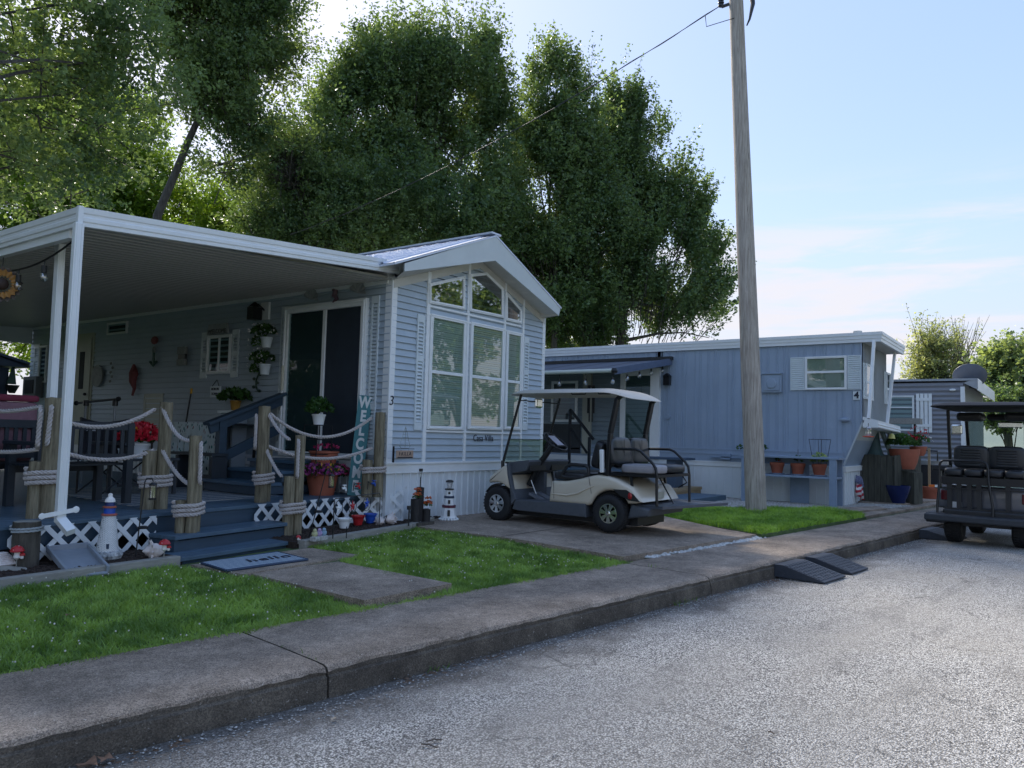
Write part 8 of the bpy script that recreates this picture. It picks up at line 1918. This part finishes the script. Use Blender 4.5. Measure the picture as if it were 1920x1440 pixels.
B3 = [blob(q[0]-(q[0]-1150)*(.19 if q[1] < 450 else .15), q[1]+10, q[2]*1.0, q[3]*1.0, 30) for q in ((1200,210,16,45),(1196,165,10,45),(1250,265,10,50),(1296,335,10,50),(1345,395,10,45),(1150,200,10,40),(1150,250,22,50),(1160,320,45,60),(1215,330,35,70),(1265,340,16,50),(1185,430,75,80),(1275,430,35,60),(1325,400,20,60),(1250,500,80,55),(1330,480,42,22),(1340,540,52,16),(1350,590,50,14),(1230,580,95,38),(1350,632,50,14),(1290,560,60,18),(1300,610,60,16),(1120,580,90,70),(1080,640,60,40))]
tree('maple_tree', 'fan shaped dark maple with long layered branches left of the utility pole', gnd(1180, 30), B3, LM_dark, 3, 2900, 40, .135, radial=.85, slen=(.8,1.8), tight=.085, gap=-.07, hub=(base3[0], base3[1], 2.5), tips=190, trunk_r=.22, limbs=34, up=.55, tip_len=1.5, trunkpts=[gnd(1170, 30), at(1165, 640, D=30), at(1180, 500, D=30), at(1200, 300, D=30)])
# left side: overhanging near maple, leaning tree, sunlit trees behind
B4 = [blob(*q, 17) for q in ((40,50,170,110),(200,40,120,90),(250,130,70,80),(60,190,130,110),(180,230,80,80),(30,330,90,80),(130,350,60,50),(-120,180,160,200))]+[(1.5,12.5,9,3,3,2.5),(-1.5,9,8,3.2,3.2,3.2),(-2.5,13,6.5,3,3.5,3.6),(-1.5,17,6,3,3,3.5)]  # last lobes are out of view, added to block light beside the awning
tree('maple_tree', 'near maple whose heavy branches fill the upper left corner', (-1.5, 11.5, .2), B4, LM_dark, 4, 3400, 40, .11, slen=(.5, 1.1), gap=-.20, tips=60, trunk_r=.3, up=.1)
B5 = [blob(*q, 22) for q in ((470,60,65,70),(510,15,35,45),(510,110,35,35),(440,150,70,60),(380,60,75,80),(470,225,55,40),(330,160,50,60),(420,300,45,35),(330,-60,110,80))]
tree('maple_tree', 'tall maple with a dark leaning trunk behind the patio awning', gnd(270, 22), B5, LM_mid, 5, 2300, 38, .11, gap=-.10, tips=50, trunk_r=.13, limbs=26, fork=.45, trunkpts=[gnd(272, 22), at(292, 405, D=22), at(345, 270, D=22), at(400, 165, D=22), at(432, 90, D=22), at(450, -20, D=22)])
B6 = [blob(*q, 30) for q in ((150,400,90,60),(260,350,70,50),(320,400,90,45),(420,400,60,35),(80,450,80,50),(240,260,55,60),(20,420,70,60),(200,520,160,80),(20,620,80,60),(500,440,50,30))]
tree('maple_tree', 'sunlit yellow green tree seen between the trunks above the awning', gnd(330, 30), B6, LM_lit, 6, 2200, 32, .13, gap=-.08, tips=40, trunk_r=.16, limbs=20)
B7 = [blob(*q, 24) for q in ((540,330,60,60),(500,400,45,40),(590,440,90,30),(640,400,70,45))]
tree('maple_tree', 'smaller maple filling the gap left of the big round maple', gnd(560, 24), B7, LM_mid, 7, 1100, 36, .11, gap=-.08, tips=40, trunk_r=.12)
B12 = [blob(*q, 34) for q in ((120,300,120,80),(30,200,90,120),(280,420,160,40),(140,180,70,60))]
tree('maple_tree', 'taller dark tree far behind the overhanging branches', gnd(100, 34), B12, LM_dark, 15, 1800, 32, .16, gap=-.12, tips=20, trunk_r=.25)
# far right trees
B8 = [blob(*q, 47) for q in ((1740,650,22,18),(1722,625,12,10),(1765,690,35,22),(1800,665,25,20),(1735,710,25,14),(1800,710,40,16))]
tree('ash_tree', 'sparse pale green tree leaning left beyond the grey home', gnd(1785, 47), B8, LM_far, 8, 480, 18, .17, slen=(.7,1.5), gap=.03, tips=80, trunk_r=.2, limbs=30, group='trees beyond the grey home', up=.6, asp=.45, shell=.05)
B9 = [blob(*q, 44) for q in ((1880,700,38,30),(1855,720,28,18),(1930,690,35,35),(1895,670,22,14),(1900,735,50,16))]
tree('round_tree', 'rounder denser green tree at the right edge beyond the satellite dish', gnd(1885, 44), B9, leafmat('far_round_leaf', (.10,.15,.085), (.23,.30,.15), .45, .6), 9, 900, 20, .2, gap=-.12, tips=40, trunk_r=.2, limbs=16, group='trees beyond the grey home', shell=.05)
t = thing('bare_branches', 'cluster of bare twigs rising above the sparse pale tree', 'tree', gnd(1800, 48.5)); mb = MB(); q = np.random.default_rng(3)
for k in range(46): a = at(1800+q.normal()*8, 700, D=48.5); b = at(1795+q.normal()*28, 600+q.uniform(-10, 30), D=48.5); mb.tube([a, a.lerp(b, .5)+Vector((q.normal()*.15, q.normal()*.15, .1)), b], [.03,.018,.006], 4)
mb.tube([gnd(1800, 48.5), at(1800, 760, D=48.5), at(1800, 690, D=48.5)], [.18,.12,.06], 8); build('branches', mb, M_bark, t)
B10 = [blob(*q, 33) for q in ((1895,755,30,14),(1870,770,25,14),(1920,765,40,20),(1895,790,40,20))]
tree('small_tree', 'small dark round tree seen through the windscreen of the black cart', gnd(1893, 33), B10, LM_dark, 10, 420, 20, .12, slen=(.3,.6), gap=-.2, tips=10, trunk_r=.07, limbs=8, group='trees beyond the grey home')
# leafy plants behind the grill
t = thing('shrub', 'low leafy shrub between the planter and the black cart', 'shrub', (22.5, 2.9, .2)); build('foliage', petals(petals(MB(), (22.5,2.9,.3), 500, .55, .12, 77, sq=.9), (22.9,2.3,.25), 300, .4, .1, 78, sq=.8), M_fol, t, fixn=False)
# trees and a home across the road, behind the camera: they shade the scene and show in the window panes
def far_copy(src, loc, rz, label, sc=1.0): 
    return dup(src, loc, rz, label, 'trees across the road behind the viewpoint', sc)
def simple(base, h, rad, seed, label):
    bl = [(base[0]+dx*rad, base[1]+dy_*rad, base[2]+h*f, rad*.62, rad*.62, rad*.6) for dx, dy_, f in ((0,0,.85),(.5,0,.62),(-.5,.1,.6),(0,.5,.58),(.1,-.5,.6),(0,0,.45))]
    return tree('shade_tree', label, base, bl, LM_mid, seed, 700, 22, .24, gap=-.1, tips=30, trunk_r=.3, group='trees across the road behind the viewpoint')
s1 = simple((21, -13, 0), 9.5, 4.2, 21, 'tree across the road that shows in the gable windows')
far_copy(s1, (30, -11, 0), 1.3, 'second tree across the road, further right', 1.1); far_copy(s1, (12, -19, 0), 2.4, 'third tree across the road, straight behind', 1.0)
far_copy(s1, (-13, 9, 0), 4.2, 'tree beside the neighbouring plot on the left', 1.2); far_copy(s1, (-9, 19, 0), 5.0, 'tree behind the neighbouring plot on the left', 1.2)
h2 = thing('mobile_home', 'cream mobile home on the neighbouring plot left of the deck', 'mobile home', (-2.3, 7.2, .2)); mb = MB(); mb.box(-4.2, -.4, 7.2, 18, .3, 3.4); build('wall', mb, mat('cream_wall', (.20,.20,.18), .6, .08), h2); mb = MB(); mb.prY([(-4.5,3.4),(-.1,3.4),(-2.3,4.05)], 6.9, 18.3); build('roof', mb, M_roofm, h2)  # unseen home, added here to cut the light reaching the deck
